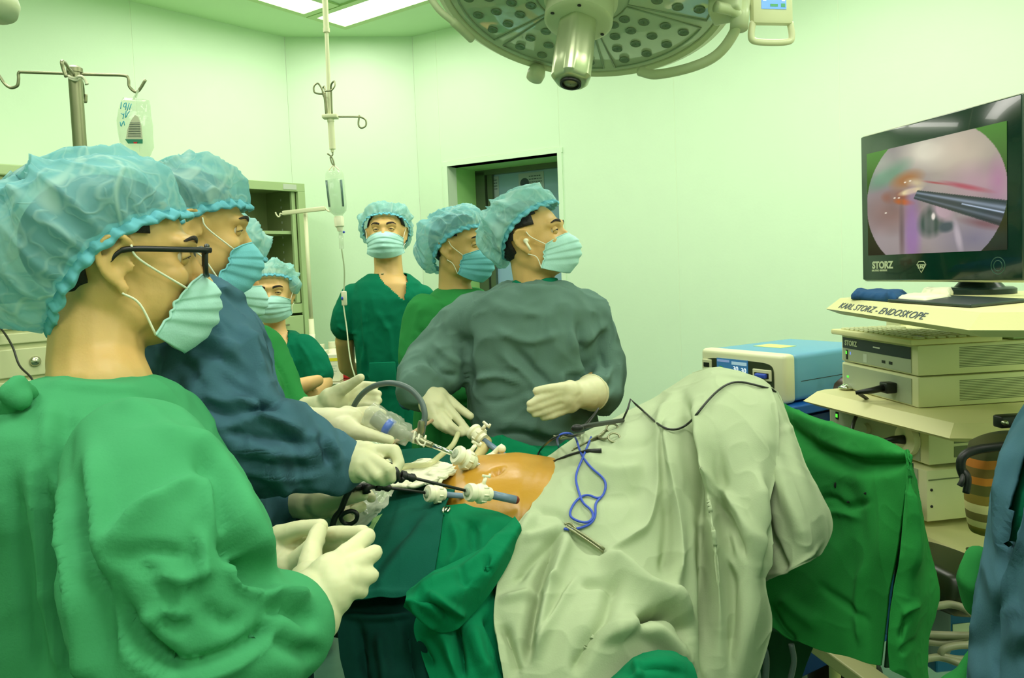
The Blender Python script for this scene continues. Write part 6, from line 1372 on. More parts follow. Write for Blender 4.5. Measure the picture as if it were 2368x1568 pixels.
def head_shapes(b, h):
    q = B()
    q.ball((-.012, 0, .028), (.096, .077, .084), 28, 20); q.ball((.026, 0, -.012), (.066, .063, .076), 24, 18); q.ball((.034, 0, -.064), (.052, .050, .046), 20, 14); q.ball((.068, 0, -.086), (.022, .024, .019), 14, 10)
    q.wchain([A3(.086, 0, .014), A3(.100, 0, -.008), A3(.110, 0, -.026)], [.008, .009, .0115], 12)
    q.wchain([A3(.070, -.045, .028), A3(.086, -.018, .030), A3(.086, .018, .030), A3(.070, .045, .028)], [.011, .012, .012, .011], 12)
    for sy in (-1, 1):
        q.ball((.030, sy*.036, -.040), (.046, .028, .046)); q.ball((-.012, sy*.044, -.032), (.040, .026, .048)); q.ball((.008, sy*.046, -.058), (.034, .02, .034)); q.ball((.062, sy*.040, -.018), (.022, .02, .020)); q.ball((.098, sy*.011, -.030), (.009, .007, .008), 10, 8)
        e = [A3(.012, sy*.074, .010), A3(.010, sy*.083, .024), A3(-.004, sy*.090, .033), A3(-.020, sy*.092, .027), A3(-.027, sy*.090, .008), A3(-.021, sy*.087, -.012), A3(-.008, sy*.082, -.026), A3(.004, sy*.078, -.033)]
        q.wchain(list(spline(e, 3)), [.0048]*22, 8)
        q.ball((.002, sy*.079, -.033), (.0075, .0055, .011), 10, 8); q.ball((-.007, sy*.076, .002), (.019, .006, .028), 12, 8)
        q.wchain([A3(.000, sy*.083, .022), A3(-.012, sy*.087, .014), A3(-.013, sy*.085, -.006), A3(-.004, sy*.081, -.02)], [.0034]*4, 8); q.ball((.011, sy*.079, -.005), (.005, .004, .008), 10, 8)
    V, Fc = q.arrays(); b.add(h.T(V), Fc)
def head_detail(V, N, h):
    L = h.inv(V)
    for sy in (-1, 1):
        d2 = ((L-np.array([.086, sy*.032, .011]))**2*np.array([.6, 1, 1.6])).sum(1); V = V-N*(.0065*np.exp(-d2/(.0135**2)))[:, None]
        d2 = ((L-np.array([-.004, sy*.086, -.004]))**2).sum(1); V = V-N*(.004*np.exp(-d2/(.008**2)))[:, None]
    return V
def eyes(root, h, skin, look=(1, 0, 0)):
    look = np.array(look, float); look /= np.linalg.norm(look)
    for sy in (-1, 1):
        c = A3(.0715, sy*.031, .010); r = .0122
        def patch(a0, a1, e0, e1, rr, na=18, ne=8, lift=lambda a: 0):
            V = []; Fc = []
            for i in range(ne):
                for j in range(na):
                    a = math.radians(a0+(a1-a0)*j/(na-1)); t = i/(ne-1); e = math.radians(e0+(e1-e0)*t)+(1-t)*lift(a); V.append(c+rr*A3(math.cos(e)*math.cos(a), math.cos(e)*math.sin(a), math.sin(e)))
            for i in range(ne-1):
                for j in range(na-1): Fc.append((i*na+j, i*na+j+1, (i+1)*na+j+1, (i+1)*na+j))
            return np.array(V), Fc
        b = B(); b.ball(h.t1(*c), r*h.s, 20, 14); eb = b.out('eyeball', M_['eye'], root)
        b = B(); b.ball(h.t1(*(c+look*.0066)), .0066*h.s, 14, 10); b.out('iris', M_['iris'], eb)
        up = lambda a: math.radians(10)*(math.cos(a*1.25)-.75)*2
        V, Fc = patch(-82, 82, 3, 86, r*1.10, lift=up); o = mk('upper_eyelid', h.T(V), Fc, skin, root); md = o.modifiers.new('t', 'SOLIDIFY'); md.thickness = .0012*h.s; md.offset = 1
        lo = lambda a: -math.radians(9)*(math.cos(a*1.25)-.75)*2
        V, Fc = patch(-82, 82, -6, -86, r*1.09, lift=lo); o = mk('lower_eyelid', h.T(V), Fc, skin, root); md = o.modifiers.new('t', 'SOLIDIFY'); md.thickness = .001*h.s; md.offset = 1
        ed = []
        for a in np.radians(np.linspace(-78, 78, 14)):
            e = math.radians(3)+up(a); ed.append(c+r*1.16*A3(math.cos(e)*math.cos(a), math.cos(e)*math.sin(a), math.sin(e)))
        b = B(); b.tube(h.T(np.array(ed)), np.interp(np.arange(14), [0, 7, 13], [.0005, .0011, .0005])*h.s, 6); b.out('eyelash', M_['hair'], root)
        br = spline([A3(.0945, sy*.014, .030), A3(.0945, sy*.026, .0345), A3(.088, sy*.042, .036), A3(.076, sy*.053, .031)], 5)
        R = []
        for k, p_ in enumerate(br):
            t = k/(len(br)-1); hh = .0042*(1-t)**.5+.0008; R.append(np.array([p_+A3(.0016*math.cos(q_), 0, hh*math.sin(q_)) for q_ in np.linspace(0, 2*math.pi, 10, endpoint=False)]))
        b = B(); b.loft([h.T(r_) for r_ in R]); b.out('eyebrow', M_['brow'], root)
def hair(root, h):
    q = B(); q.ball((-.012, 0, .028), (.0985, .0795, .0865), 40, 28); V, Fc = q.arrays()
    def keep(p):
        if abs(p[1]) > .06 and -.034 < p[0] < .03 and -.05 < p[2] < .034: return False
        return (p[0] < -.012-.15*max(0, -p[2]) and p[2] > -.052) or (p[2] > .050+max(0, p[0]-.02)*1.3) or (p[0] < .030 and p[2] > .018)
    Fc = [f for f in Fc if keep(V[list(f)].mean(0))]; used = sorted({i for f in Fc for i in f}); mp = {k: i for i, k in enumerate(used)}
    o = mk('hair', h.T(V[used]), [tuple(mp[i] for i in f) for f in Fc], M_['hair'], root); md = o.modifiers.new('t', 'SOLIDIFY'); md.thickness = .003; md.offset = 1
def cap(root, h, tilt=38, c=(0.0, 0, .035), a=.108, bb=.086, H=.115, bulge=.22, back=.03, droop=.03, seed=0, m_='cap', rimm=True, top=0.0, bow=.026, nu=150, nv=70):
    t = math.radians(tilt); f = A3(math.cos(t), 0, math.sin(t)); n_ = A3(-math.sin(t), 0, math.cos(t)); l = A3(0, 1, 0); c = A3(*c)
    u = np.linspace(0, 2*math.pi, nu, endpoint=False); v = np.linspace(0, 1, nv); U, V_ = np.meshgrid(u, v); U = U.ravel(); W = V_.ravel()
    rho = (1+bulge*np.sin(np.pi*np.clip(W*1.5, 0, 1))**.8)*np.cos(np.pi/2*W)**.48
    bw = np.clip(-np.cos(U)*.7+.35, 0, 1)
    ht = H*np.sin(np.pi/2*W)-droop*bw*np.sin(np.pi*np.clip(W*2.2, 0, 1))
    ht = ht+bow*np.sin(U)**2*(1-W)**1.5
    p = c+(rho*a*np.cos(U))[:, None]*f+(rho*bb*np.sin(U))[:, None]*l+ht[:, None]*n_+(np.sin(np.pi/2*W)**1.3*back)[:, None]*(-f)+(np.sin(np.pi*W)*top)[:, None]*A3(0, 0, 1)
    nrm = p-(c+n_*.03); nrm /= np.linalg.norm(nrm, axis=1)[:, None]
    ga = .0042*np.exp(-W*5)*np.sin(U*26+3*noise(np.stack([U*3, W*3, W*0+seed], 1), seed))
    q3 = np.stack([np.cos(U)*2.2, np.sin(U)*2.2, W*2.0+seed], 1)
    q3 = q3+.6*np.stack([noise(q3*.7, seed+5), noise(q3*.7+9, seed+6), noise(q3*.7+19, seed+7)], 1)
    radial = ridged(np.stack([np.cos(U)*5, np.sin(U)*5, W*1.2+seed], 1), seed+9)
    d = ga+.003+(.020*(ridged(q3, seed)-.25)+.007*radial+.006*(ridged(q3*2.3, seed+2)-.3))*np.clip(W*5, 0, 1)+.012*noise(q3*.5, seed+4)*np.clip(W*3, 0, 1)
    p = p+nrm*d[:, None]
    ii = np.arange(nu*nv).reshape(nv, nu); jj = np.roll(ii, -1, 1); Fc = np.stack([ii[:-1], jj[:-1], jj[1:], ii[1:]], -1).reshape(-1, 4).tolist(); Fc.append(list(ii[-1]))
    o = mk('bouffant_cap', h.T(p), Fc, M_[m_], root)
    if rimm:
        n2 = 220; V = []; R_ = [(0.006, .0), (-.002, .0015), (-.009, .0045), (-.013, .002)]
        for (dn, dr) in R_:
            for k in range(n2):
                a_ = 2*math.pi*k/n2; wv = (math.sin(a_*31)+.7*math.sin(a_*47+2)+.5*math.sin(a_*19+4))*(.0006 if dn > 0 else .0022); e = dr+wv
                V.append(c+f*math.cos(a_)*(a+e)+l*math.sin(a_)*(bb+e)+n_*(dn+bow*math.sin(a_)**2+.002*math.sin(a_*23+1)))
        ii = np.arange(n2*4).reshape(4, n2); jj = np.roll(ii, -1, 1); Fc = np.stack([ii[:-1], ii[1:], jj[1:], jj[:-1]], -1).reshape(-1, 4)
        e = mk('gathered_edge', h.T(np.array(V)), Fc, M_['cap_rim'], o); md = e.modifiers.new('t', 'SOLIDIFY'); md.thickness = .0022; md.offset = 0
    return o
def mask(root, h, m_='mask', drop_=0.0, ears=True, wide=1.0, seed=0, fwd=0.0, xe=(.044, .028)):
    nu, nv = 41, 49; V = []
    for j in range(nv):
        v = j/(nv-1)
        for i in range(nu):
            u = -1+2*i/(nu-1); au = abs(u)
            cx = np.interp(v, [0, .12, .35, .6, .82, 1], [.101, .116, .128, .124, .108, .078])
            z = np.interp(v, [0, .5, 1], [-.002, -.055, -.112])
            zs = np.interp(v, [0, 1], [-.022, -.082]); z = z*(1-au**2.2)+zs*au**2.2
            xq = xe[0]+(xe[1]-xe[0])*v; yq = .071-.3*max(0, xq-.04); x = cx-(cx-xq)*au**1.9; y = u*yq*wide*(1-.05*math.sin(math.pi*v))
            pl = 0
            for pv in (.27, .47, .67): pl += -.0035*(1/(1+math.exp(-(v-pv)*70))-.5)*2*math.exp(-abs(v-pv)*9)
            x += pl*(1.0-.2*au)*1.3+.0025*float(math.sin(u*5+v*9+seed))*au
            V.append((x+fwd, y, z-drop_))
    V = np.array(V); V[:, 0] += .002*noise(V*55, seed+3)
    Fc = [(j*nu+i, j*nu+i+1, (j+1)*nu+i+1, (j+1)*nu+i) for j in range(nv-1) for i in range(nu-1)]
    o = mk('face_mask', h.T(V), Fc, M_[m_], root); md = o.modifiers.new('t', 'SOLIDIFY'); md.thickness = .0014*h.s; md.offset = 1
    b = B()
    edge = [V[i] for i in range(nu)]; b.tube(h.T(np.array(edge)), .0016*h.s, 6); 
    for k in (0, nu-1): b.tube(h.T(np.array([V[j*nu+k] for j in range(nv)])), .0018*h.s, 6)
    b.out('mask_binding', M_[m_], o)
    for sy, k in ((-1, 0), (1, nu-1)):
        t_ = V[k]; bt_ = V[(nv-1)*nu+k]; b = B()
        b.tube(h.T(spline([t_, A3(.02, sy*.0815, .0+.004), A3(.010, sy*.086, .022)], 5)), .0015*h.s, 6); b.out('ear_loop', M_['strap'], o)
        b = B(); b.tube(h.T(spline([bt_, A3(.02, sy*.077, -.052), A3(.000, sy*.082, -.038)], 5)), .0015*h.s, 6); b.out('ear_loop', M_['strap'], o)
    return o
def torso(b, rows, zend, n=48, flare=1.08):
    b.rings(rows, n)
    V = b.v[-1]; last = V[-n:]; c = last.mean(0); R = [last]
    if zend < c[2]:
        for k, z in enumerate(np.linspace(c[2], zend, 5)[1:]):
            q = (last-c)*(1+(flare-1)*(k+1)/4); q[:, 2] *= .3; R.append(q+A3(c[0], c[1], z))
        b.loft(R)
    return c
def cutpoly(V, Fc, poly, facing=True):
    """drops the camera-facing faces inside a neckline outline"""
    F4 = np.array([f[:4] if len(f) >= 4 else tuple(f)+(f[2],) for f in Fc]); C = V[F4].mean(1); px, py = pix(C)
    nrm = np.cross(V[F4[:, 1]]-V[F4[:, 0]], V[F4[:, 2]]-V[F4[:, 0]]); fac = ((C-CAM)*nrm).sum(1) < 0
    ins = np.zeros(len(px), bool); n = len(poly)
    for i in range(n):
        x1, y1 = poly[i]; x2, y2 = poly[(i+1) % n]
        c_ = ((y1 > py) != (y2 > py)) & (px < (x2-x1)*(py-y1)/((y2-y1)+1e-9)+x1); ins ^= c_
    keep = ~(ins & (fac if facing else True)); return [Fc[i] for i in np.nonzero(keep)[0]]
def garment(name, b, m_, root, voxel=.009, smooth=6, fl=(), amp=.004, sc=9, stretch=(1, 1, .6), seed=0, cut=None, thick=.003, lump=.006, **k):
    V, Fc = remesh(b, voxel, smooth); N = vnormals(V, Fc)
    V = V+N*(lump*noise(V*6+seed, seed))[:, None]
    sn = lambda V_: (lambda q: q/(np.linalg.norm(q, axis=1)[:, None]+1e-9))(lap(vnormals(V_, Fc), Fc, 10, .6))
    V = lap(folds(V, sn(V), fl), Fc, 1, .5); N = sn(V); V = wrinkle(V, N, amp, sc, stretch, seed, .8); V = wrinkle(V, N, amp*.45, sc*2.3, (1, 1, 1), seed+5, .8)
    if cut:
        for c_ in cut: Fc = cutpoly(V, list(map(tuple, Fc)), c_)
    o = mk(name, V, Fc, m_, root, **k)
    if cut: md = o.modifiers.new('t', 'SOLIDIFY'); md.thickness = thick; md.offset = -1
    return o
def body(root, h, neck, shapes, skin, voxel=.006, neck_r=(.052, .062), shr=.72):
    b = B(); head_shapes(b, h); b.wchain([h.t1(-.022, 0, -.045), h.t1(-.034, 0, -.10)*.5+neck*.5, neck], [neck_r[0]*h.s, neck_r[0]*h.s*1.03, neck_r[1]])
    shapes(b)
    V, Fc = remesh(b, voxel, 5); N = vnormals(V, Fc); V = head_detail(V, N, h)
    return mk('body', V, Fc, skin, root)
def legs(root, c, facing, zt, m_, spread=.1, shoe='dark'):
    t = math.radians(facing); f = A3(math.cos(t), math.sin(t), 0); l = A3(-math.sin(t), math.cos(t), 0)
    b = B()
    for s in (-1, 1): b.wchain([A3(c[0], c[1], zt)+l*s*spread*.8, A3(c[0], c[1], zt*.55)+l*s*spread, A3(c[0], c[1], .1)+l*s*spread], [.088, .075, .062])
    V, Fc = remesh(b, .014, 4); N = vnormals(V, Fc); V = wrinkle(V, N, .004, 10, (1, 1, .6), 3); mk('trousers', V, Fc, m_, root)
    for s in (-1, 1):
        b = B(); q = A3(c[0], c[1], 0)+l*s*spread; b.ball(q+f*.05+A3(0, 0, .04), A3(.05+.07*abs(f[0]), .05+.07*abs(f[1]), .04), 18, 12); b.ball(q+A3(0, 0, .05), (.045, .045, .05), 14, 10); b.out('shoe', M_[shoe], root)
def glove(root, wrist, fingers, cuff, voxel=.0028, palm=None, seed=0, m_='latex', name='glove'):
    """fingers: chains of (px,py,Y,r); each starts from the wrist. cuff: chain from the wrist up the forearm"""
    b = B()
    for f in fingers:
        pts = [wrist]+list(f); P0 = P(*wrist[:3]); q = [P(*a[:3]) for a in pts]; r = [a[3] for a in pts]
        mid = q[0]*.45+q[1]*.55; r = [r[0]]+[x*.87 for x in r[1:]]; b.wchain([q[0], mid, q[1]]+q[2:], [r[0]*.72, (r[0]*.45+r[1]*.8), r[1]*1.05]+r[2:], 12)
    b.chain(list(cuff), 20)
    if palm: b.chain(palm, 16)
    V, Fc = remesh(b, voxel, 4); N = vnormals(V, Fc); V = wrinkle(V, N, .0008, 40, (1, 1, 1), seed, .8)
    o = mk(name, V, Fc, M_[m_], root)
    # rolled cuff edge
    e = cuff[-1]; q = P(*e[:3]); pv = P(*cuff[-2][:3]); ax = (q-pv)/np.linalg.norm(q-pv); u = np.cross(ax, [0, 0, 1.]); u /= np.linalg.norm(u); w_ = np.cross(ax, u)
    b = B(); b.tube([q+e[3]*1.0*(u*math.cos(t)+w_*math.sin(t)) for t in np.linspace(0, 6.283, 28, endpoint=False)], .0022, 6, closed=True); b.out('rolled_cuff', M_[m_], o)
    return o

# ---- 1 nearest man, green gown
c0 = P(300, 1300, 1.0)
r1 = empty('person', (c0[0], c0[1], 0), 'nearest man in green gown, blue cap and black glasses, gloved hands together', 'person')
h1 = Head(273, 611, 1.15, 30, -3, 0, 1.12)
nk1 = P(238, 910, 1.08)
def sh1(b):
    b.rings([(130, 330, 890, 1.06, .06), (80, 410, 970, 1.06, .11), (60, 460, 1070, 1.06, .13), (60, 500, 1200, 1.06, .14), (60, 550, 1400, 1.06, .15), (60, 600, 1700, 1.06, .15)], 28)
    b.chain([(340, 1130, .88, .05), (400, 1480, .77, .045), (700, 1425, .84, .03)]); b.chain([(360, 1040, 1.15, .06), (520, 1450, 1.12, .045), (650, 1340, 1.03, .03)])
body(r1, h1, nk1, sh1, M_['skin'], .0042, (.056, .070))
hair(r1, h1); eyes(r1, h1, M_['skin'])
cap(r1, h1, 44, (-.002, 0, -.006), .113, .092, .142, .17, .0, .010, 11, 'cap', nu=220, nv=110, bow=.040)
mask(r1, h1, 'mask', .010, seed=1, fwd=.004, xe=(.072, .036))
b = B(); b.tube(h1.T(spline([A3(.108, -.006, .016), A3(.112, 0, .019), A3(.108, .006, .016)], 5)), .0025, 8); gl = b.out('spectacles', M_['black'], r1)
for sy in (-1, 1):
    b = B(); q_ = h1.T(spline([A3(.106, sy*.070, .019), A3(.060, sy*.081, .018), A3(.012, sy*.084, .017), A3(-.004, sy*.085, .012), A3(-.018, sy*.084, -.004)], 5)); b.tube(q_, [.0042]*14+[.0032]*(len(q_)-14), 8); b.out('temple_arm', M_['black'], gl)
for sy in (-1, 1):
    fr = [A3(.112-.010*abs(u_)*0, sy*(.036+.032*math.copysign(abs(math.cos(t))**.5, math.cos(t))), .006+.020*math.copysign(abs(math.sin(t))**.6, math.sin(t))) for u_ in (0,) for t in np.linspace(0, 2*math.pi, 40, endpoint=False)]
    for p_ in fr: p_[0] = .108-.6*max(0, abs(p_[1])-.03)**1*.35
    b = B(); b.tube(h1.T(np.array(fr)), .0030*h1.s, 8, closed=True); b.out('lens_rim', M_['black'], gl)
    mk('lens', h1.T(np.array(fr)), [tuple(range(40))], mat('spectacle_lens', (235, 235, 225), .02, alpha=.22), gl, smooth=False)
g = B()
torso(g, [(92, 345, 884, 1.05, .075), (62, 378, 912, 1.05, .115), (34, 400, 960, 1.05, .16), (14, 435, 1020, 1.05, .185), (6, 475, 1080, 1.05, .195), (2, 522, 1150, 1.05, .195), (2, 568, 1230, 1.05, .195), (6, 612, 1310, 1.05, .195), (12, 650, 1400, 1.05, .20), (20, 665, 1568, 1.05, .205)], .35)
g.chain([(322, 1085, .86, .078), (360, 1180, .80, .092), (395, 1320, .76, .100), (425, 1480, .745, .092), (440, 1500, .75, .088)], 22)
g.chain([(440, 1490, .75, .088), (560, 1490, .765, .075), (650, 1455, .80, .060), (694, 1436, .825, .046)], 22)
g.chain([(360, 1020, 1.14, .08), (520, 1400, 1.12, .08), (610, 1350, 1.06, .06), (636, 1340, 1.045, .05)], 18)
fg_f = [([(27, 1086), (50, 1260), (80, 1450), (95, 1568)], 9, -.010), ([(75, 1050), (95, 1250), (130, 1450), (150, 1568)], 9, .009), ([(104, 1060), (128, 1260), (160, 1450), (180, 1568)], 9, -.010), ([(140, 1080), (170, 1300), (200, 1500), (210, 1568)], 11, .010), ([(178, 1100), (195, 1250), (225, 1420), (250, 1560)], 11, -.012), ([(210, 1020), (232, 1180), (236, 1300), (262, 1430)], 12, .010), ([(120, 930), (110, 1050), (130, 1180)], 9, .006), ([(160, 940), (150, 1080), (165, 1200)], 9, -.006),
        ([(460, 1090), (395, 1120), (330, 1168), (285, 1225), (240, 1290)], 9, .008, 1), ([(238, 1300), (262, 1400), (330, 1500), (420, 1560)], 12, -.014), ([(260, 1300), (340, 1270), (440, 1285)], 7, -.006), ([(250, 1270), (300, 1200), (380, 1150)], 8, .006),
        ([(280, 1470), (400, 1545), (520, 1520), (600, 1470), (622, 1420)], 8, -.014), ([(280, 1490), (400, 1562), (520, 1540), (620, 1470)], 10, .010), ([(455, 1180), (450, 1300), (440, 1390)], 8, -.007), ([(440, 1190), (470, 1290), (430, 1370)], 8, .006),
        ([(350, 1400), (400, 1450), (440, 1440)], 6, -.007), ([(562, 1300), (584, 1325), (578, 1352)], 15, -.022), ([(540, 1290), (560, 1340), (610, 1370)], 8, .010), ([(450, 1020), (505, 1120), (530, 1230), (575, 1310)], 12, -.018), ([(430, 960), (500, 1080), (560, 1200), (630, 1330)], 16, .010), ([(480, 1080), (500, 1180), (540, 1260)], 9, .010),
        ([(600, 1385), (650, 1375), (720, 1385)], 8, .010), ([(620, 1405), (670, 1400), (740, 1440)], 8, -.010), ([(300, 1290), (380, 1360), (400, 1430)], 9, -.006), ([(320, 1330), (430, 1340), (500, 1310)], 8, .006), ([(310, 1450), (370, 1420), (430, 1420)], 8, .007), ([(470, 1400), (520, 1440), (560, 1430)], 8, -.006),
        ([(95, 892), (215, 906), (345, 915)], 6, .005, 1), ([(270, 930), (360, 970), (430, 1040)], 10, .004), ([(640, 1470), (680, 1500), (750, 1520)], 9, -.008)]
WD = lambda fl, k, m_=1.0: [(f_[0], f_[1]*k, f_[2]*m_)+tuple(f_[3:]) for f_ in fl]
gn1 = garment('surgical_gown', g, M_['g_kelly'], r1, .006, 4, WD(fg_f, 1.9, 1.25), .0065, 6.5, (1, 1, .55), 5, lump=.008)
b = B()
b.chain([(40, 890, .93, .012), (25, 910, .92, .016), (50, 925, .92, .014)]); b.chain([(28, 920, .93, .012), (8, 950, .94, .01), (20, 1000, .94, .006), (10, 1060, .94, .005)]); b.chain([(45, 925, .93, .011), (18, 985, .94, .008), (30, 1010, .94, .006)]); b.chain([(45, 900, .93, .012), (70, 915, .95, .01)])
V, Fc = remesh(b, .005, 2); N = vnormals(V, Fc); mk('gown_tie', V+N*(.003*noise(V*60))[:, None], Fc, M_['g_kelly'], gn1)
b = B(); b.rings([(-60, 60, 960, 1.03, .1), (-90, 50, 1100, 1.03, .15), (-100, 60, 1300, 1.03, .16), (-100, 80, 1568, 1.03, .17), (-100, 90, 1800, 1.03, .17)], 28)
garment('gown_back_flap', b, cloth('deep_green_flap_cloth', (10, 96, 50), .004, 7), gn1, .012, 4, [([(10, 1050), (20, 1250), (10, 1450)], 9, -.012)], .006, 10, (1, 1, .4), 8)
legs(r1, c0, 0, .75, M_['g_scrub'])
# gloved hands of the nearest man
glove(r1, (722, 1392, .845, .034), [
    [(716, 1325, .90, .019), (722, 1268, .95, .0145), (737, 1228, .975, .0125)],
    [(795, 1292, .875, .0165), (824, 1262, .90, .0135), (850, 1240, .93, .0120)],
    [(812, 1312, .862, .0160), (842, 1294, .875, .0130), (866, 1278, .888, .0115)],
    [(816, 1336, .852, .0155), (840, 1336, .858, .0125), (858, 1331, .868, .0110)],
    [(806, 1360, .846, .0145), (822, 1364, .848, .0115), (836, 1368, .855, .0098)]],
    [(722, 1392, .845, .036), (712, 1425, .832, .037), (690, 1440, .82, .040)], .0026, [(735, 1380, .85, .030), (770, 1330, .868, .027)], 3)
glove(r1, (652, 1330, 1.03, .034), [
    [(690, 1300, 1.0, .018), (716, 1268, .985, .0135), (735, 1250, .98, .0115)],
    [(645, 1240, 1.03, .017), (698, 1222, 1.01, .0135), (742, 1218, .995, .0120)],
    [(672, 1262, 1.045, .016), (765, 1236, 1.02, .0130), (840, 1232, .975, .0115)],
    [(682, 1285, 1.05, .015), (765, 1262, 1.03, .0125), (825, 1262, .985, .0110)],
    [(688, 1308, 1.05, .014), (745, 1296, 1.03, .0115), (780, 1292, 1.01, .0098)]],
    [(652, 1330, 1.03, .036), (640, 1345, 1.04, .038), (628, 1352, 1.05, .039)], .003, [(650, 1300, 1.035, .030), (660, 1262, 1.035, .024)], 4)

# ---- 2 surgeon, slate blue gown
c0 = P(540, 1100, 1.5)
r2 = empty('person', (c0[0], c0[1], 0), 'surgeon in slate blue gown working the black graspers, second from camera', 'person')
h2 = Head(446, 536, 1.55, 25, -8, 0, 1.06)
def sh2(b):
    b.rings([(420, 540, 720, 1.52, .08), (400, 580, 820, 1.52, .12), (430, 600, 950, 1.52, .12), (490, 640, 1100, 1.52, .12), (520, 650, 1350, 1.52, .12)], 24)
    b.chain([(470, 770, 1.37, .06), (540, 1010, 1.3, .045), (780, 1065, 1.31, .03)]); b.chain([(500, 780, 1.66, .06), (600, 1040, 1.62, .045), (700, 1160, 1.47, .03)])
body(r2, h2, P(452, 745, 1.54), sh2, M_['skin'], .0055)
hair(r2, h2); eyes(r2, h2, M_['skin'])
cap(r2, h2, 32, (.002, 0, .008), .106, .088, .110, .12, .004, .02, 23, 'cap', nu=180, nv=80)
mask(r2, h2, 'mask_blue', .006, seed=2, fwd=.006, xe=(.064, .044))
g = B()
torso(g, [(440, 512, 690, 1.52, .07), (410, 540, 715, 1.52, .12), (385, 575, 780, 1.52, .17), (385, 600, 870, 1.52, .18), (400, 625, 960, 1.52, .175), (440, 655, 1050, 1.51, .17), (480, 680, 1130, 1.5, .165), (510, 688, 1220, 1.5, .165), (520, 690, 1400, 1.5, .17)], .40)
g.chain([(448, 760, 1.36, .095), (500, 880, 1.30, .092), (545, 1000, 1.26, .085), (560, 1025, 1.26, .078)], 22)
g.chain([(560, 1020, 1.26, .082), (640, 1035, 1.265, .074), (710, 1055, 1.285, .062), (765, 1068, 1.305, .050), (786, 1070, 1.312, .046)], 22)
g.chain([(520, 780, 1.68, .08), (620, 1050, 1.62, .07), (672, 1140, 1.50, .05)], 16)
bf = [([(440, 800), (520, 830), (590, 880)], 8, -.008), ([(420, 760), (500, 790), (560, 850)], 8, .007), ([(450, 900), (520, 930), (600, 920)], 8, .008), ([(460, 930), (540, 960), (640, 940)], 7, -.009), ([(470, 720), (510, 760), (540, 830)], 7, .006), ([(500, 850), (560, 900), (640, 960)], 8, -.008), ([(540, 960), (620, 975), (700, 1000)], 7, .009), ([(520, 1000), (610, 1010), (720, 1030)], 7, -.009), ([(530, 1040), (620, 1045), (740, 1060)], 6, .008), ([(540, 1070), (640, 1078), (740, 1085)], 6, -.008), ([(570, 1095), (660, 1100), (750, 1095)], 6, .006),
      ([(735, 1005), (752, 1040), (770, 1075)], 7, -.010), ([(755, 1010), (772, 1045), (785, 1080)], 6, .010), ([(715, 1000), (735, 1020), (745, 1060)], 7, .008), ([(480, 1000), (470, 1080), (500, 1180)], 12, -.012), ([(560, 1120), (580, 1180), (590, 1230)], 8, .006), ([(620, 1120), (640, 1180), (650, 1230)], 8, -.006), ([(660, 1120), (668, 1200)], 6, .006), ([(380, 860), (400, 920), (440, 960)], 9, .008), ([(400, 820), (450, 860), (480, 930)], 8, -.007), ([(560, 740), (580, 800), (620, 870)], 7, .006)]
garment('surgical_gown', g, M_['blue_gown'], r2, .006, 3, WD(bf, 1.6, 1.2), .012, 9, (1, 1, .8), 15, lump=.008)
legs(r2, c0, 20, .8, M_['teal_dark'])
glove(r2, (806, 1070, 1.315, .037), [
    [(842, 1046, 1.35, .019), (872, 1060, 1.37, .0145), (894, 1077, 1.355, .012)],
    [(878, 1046, 1.31, .0165), (912, 1042, 1.295, .0130), (922, 1070, 1.285, .0118), (914, 1090, 1.275, .0105)],
    [(866, 1070, 1.285, .0160), (898, 1086, 1.262, .0128), (905, 1106, 1.265, .0112), (890, 1114, 1.28, .0100)],
    [(852, 1080, 1.278, .0155), (872, 1100, 1.258, .0125), (884, 1112, 1.27, .0110)],
    [(838, 1090, 1.278, .0145), (856, 1106, 1.265, .0115), (870, 1112, 1.275, .0098)]],
    [(806, 1070, 1.315, .038), (790, 1070, 1.312, .041), (772, 1068, 1.306, .044)], .0028, [(815, 1068, 1.31, .033), (845, 1066, 1.31, .027)], 5)
glove(r2, (716, 1158, 1.45, .036), [
    [(768, 1160, 1.40, .0185), (806, 1152, 1.37, .0145), (840, 1145, 1.365, .0125)],
    [(792, 1126, 1.43, .0165), (828, 1128, 1.425, .0130), (850, 1140, 1.415, .0115), (859, 1152, 1.40, .0102)],
    [(790, 1150, 1.445, .0160), (822, 1164, 1.43, .0130), (836, 1172, 1.405, .0115), (818, 1180, 1.395, .0102)],
    [(785, 1172, 1.44, .0155), (806, 1192, 1.415, .0122), (812, 1213, 1.405, .0105)],
    [(768, 1184, 1.435, .0140), (790, 1200, 1.42, .0112), (800, 1215, 1.415, .0095)]],
    [(716, 1158, 1.45, .036), (700, 1155, 1.46, .037), (676, 1150, 1.49, .038)], .003, [(725, 1158, 1.45, .033), (765, 1155, 1.43, .026)], 6)

# ---- 3 camera holder, leaf green gown
c0 = P(560, 1000, 2.0)
r3_ = empty('person', (c0[0], c0[1], 0), 'assistant in leaf green gown behind the surgeon, hands guiding the camera head', 'person')
h3 = Head(503, 632, 2.02, 4, -16, 0, 1.06)
def sh3(b):
    b.rings([(480, 560, 760, 2.0, .08), (470, 600, 850, 2.0, .12), (470, 600, 1050, 2.0, .12), (470, 600, 1350, 2.0, .12)], 24)
    b.chain([(600, 820, 1.95, .05), (650, 935, 1.88, .04), (720, 950, 1.82, .03)]); b.chain([(560, 850, 1.8, .05), (620, 980, 1.72, .04), (730, 985, 1.63, .03)])
body(r3_, h3, P(520, 780, 2.0), sh3, M_['skin_tan'], .007)
hair(r3_, h3); eyes(r3_, h3, M_['skin_tan'])
cap(r3_, h3, 30, (.006, 0, .012), .106, .090, .112, .14, .0, .015, 33, 'cap_pale', nu=130, nv=60)
mask(r3_, h3, 'mask', .004, wide=1.1, seed=3, fwd=.008)
g = B()
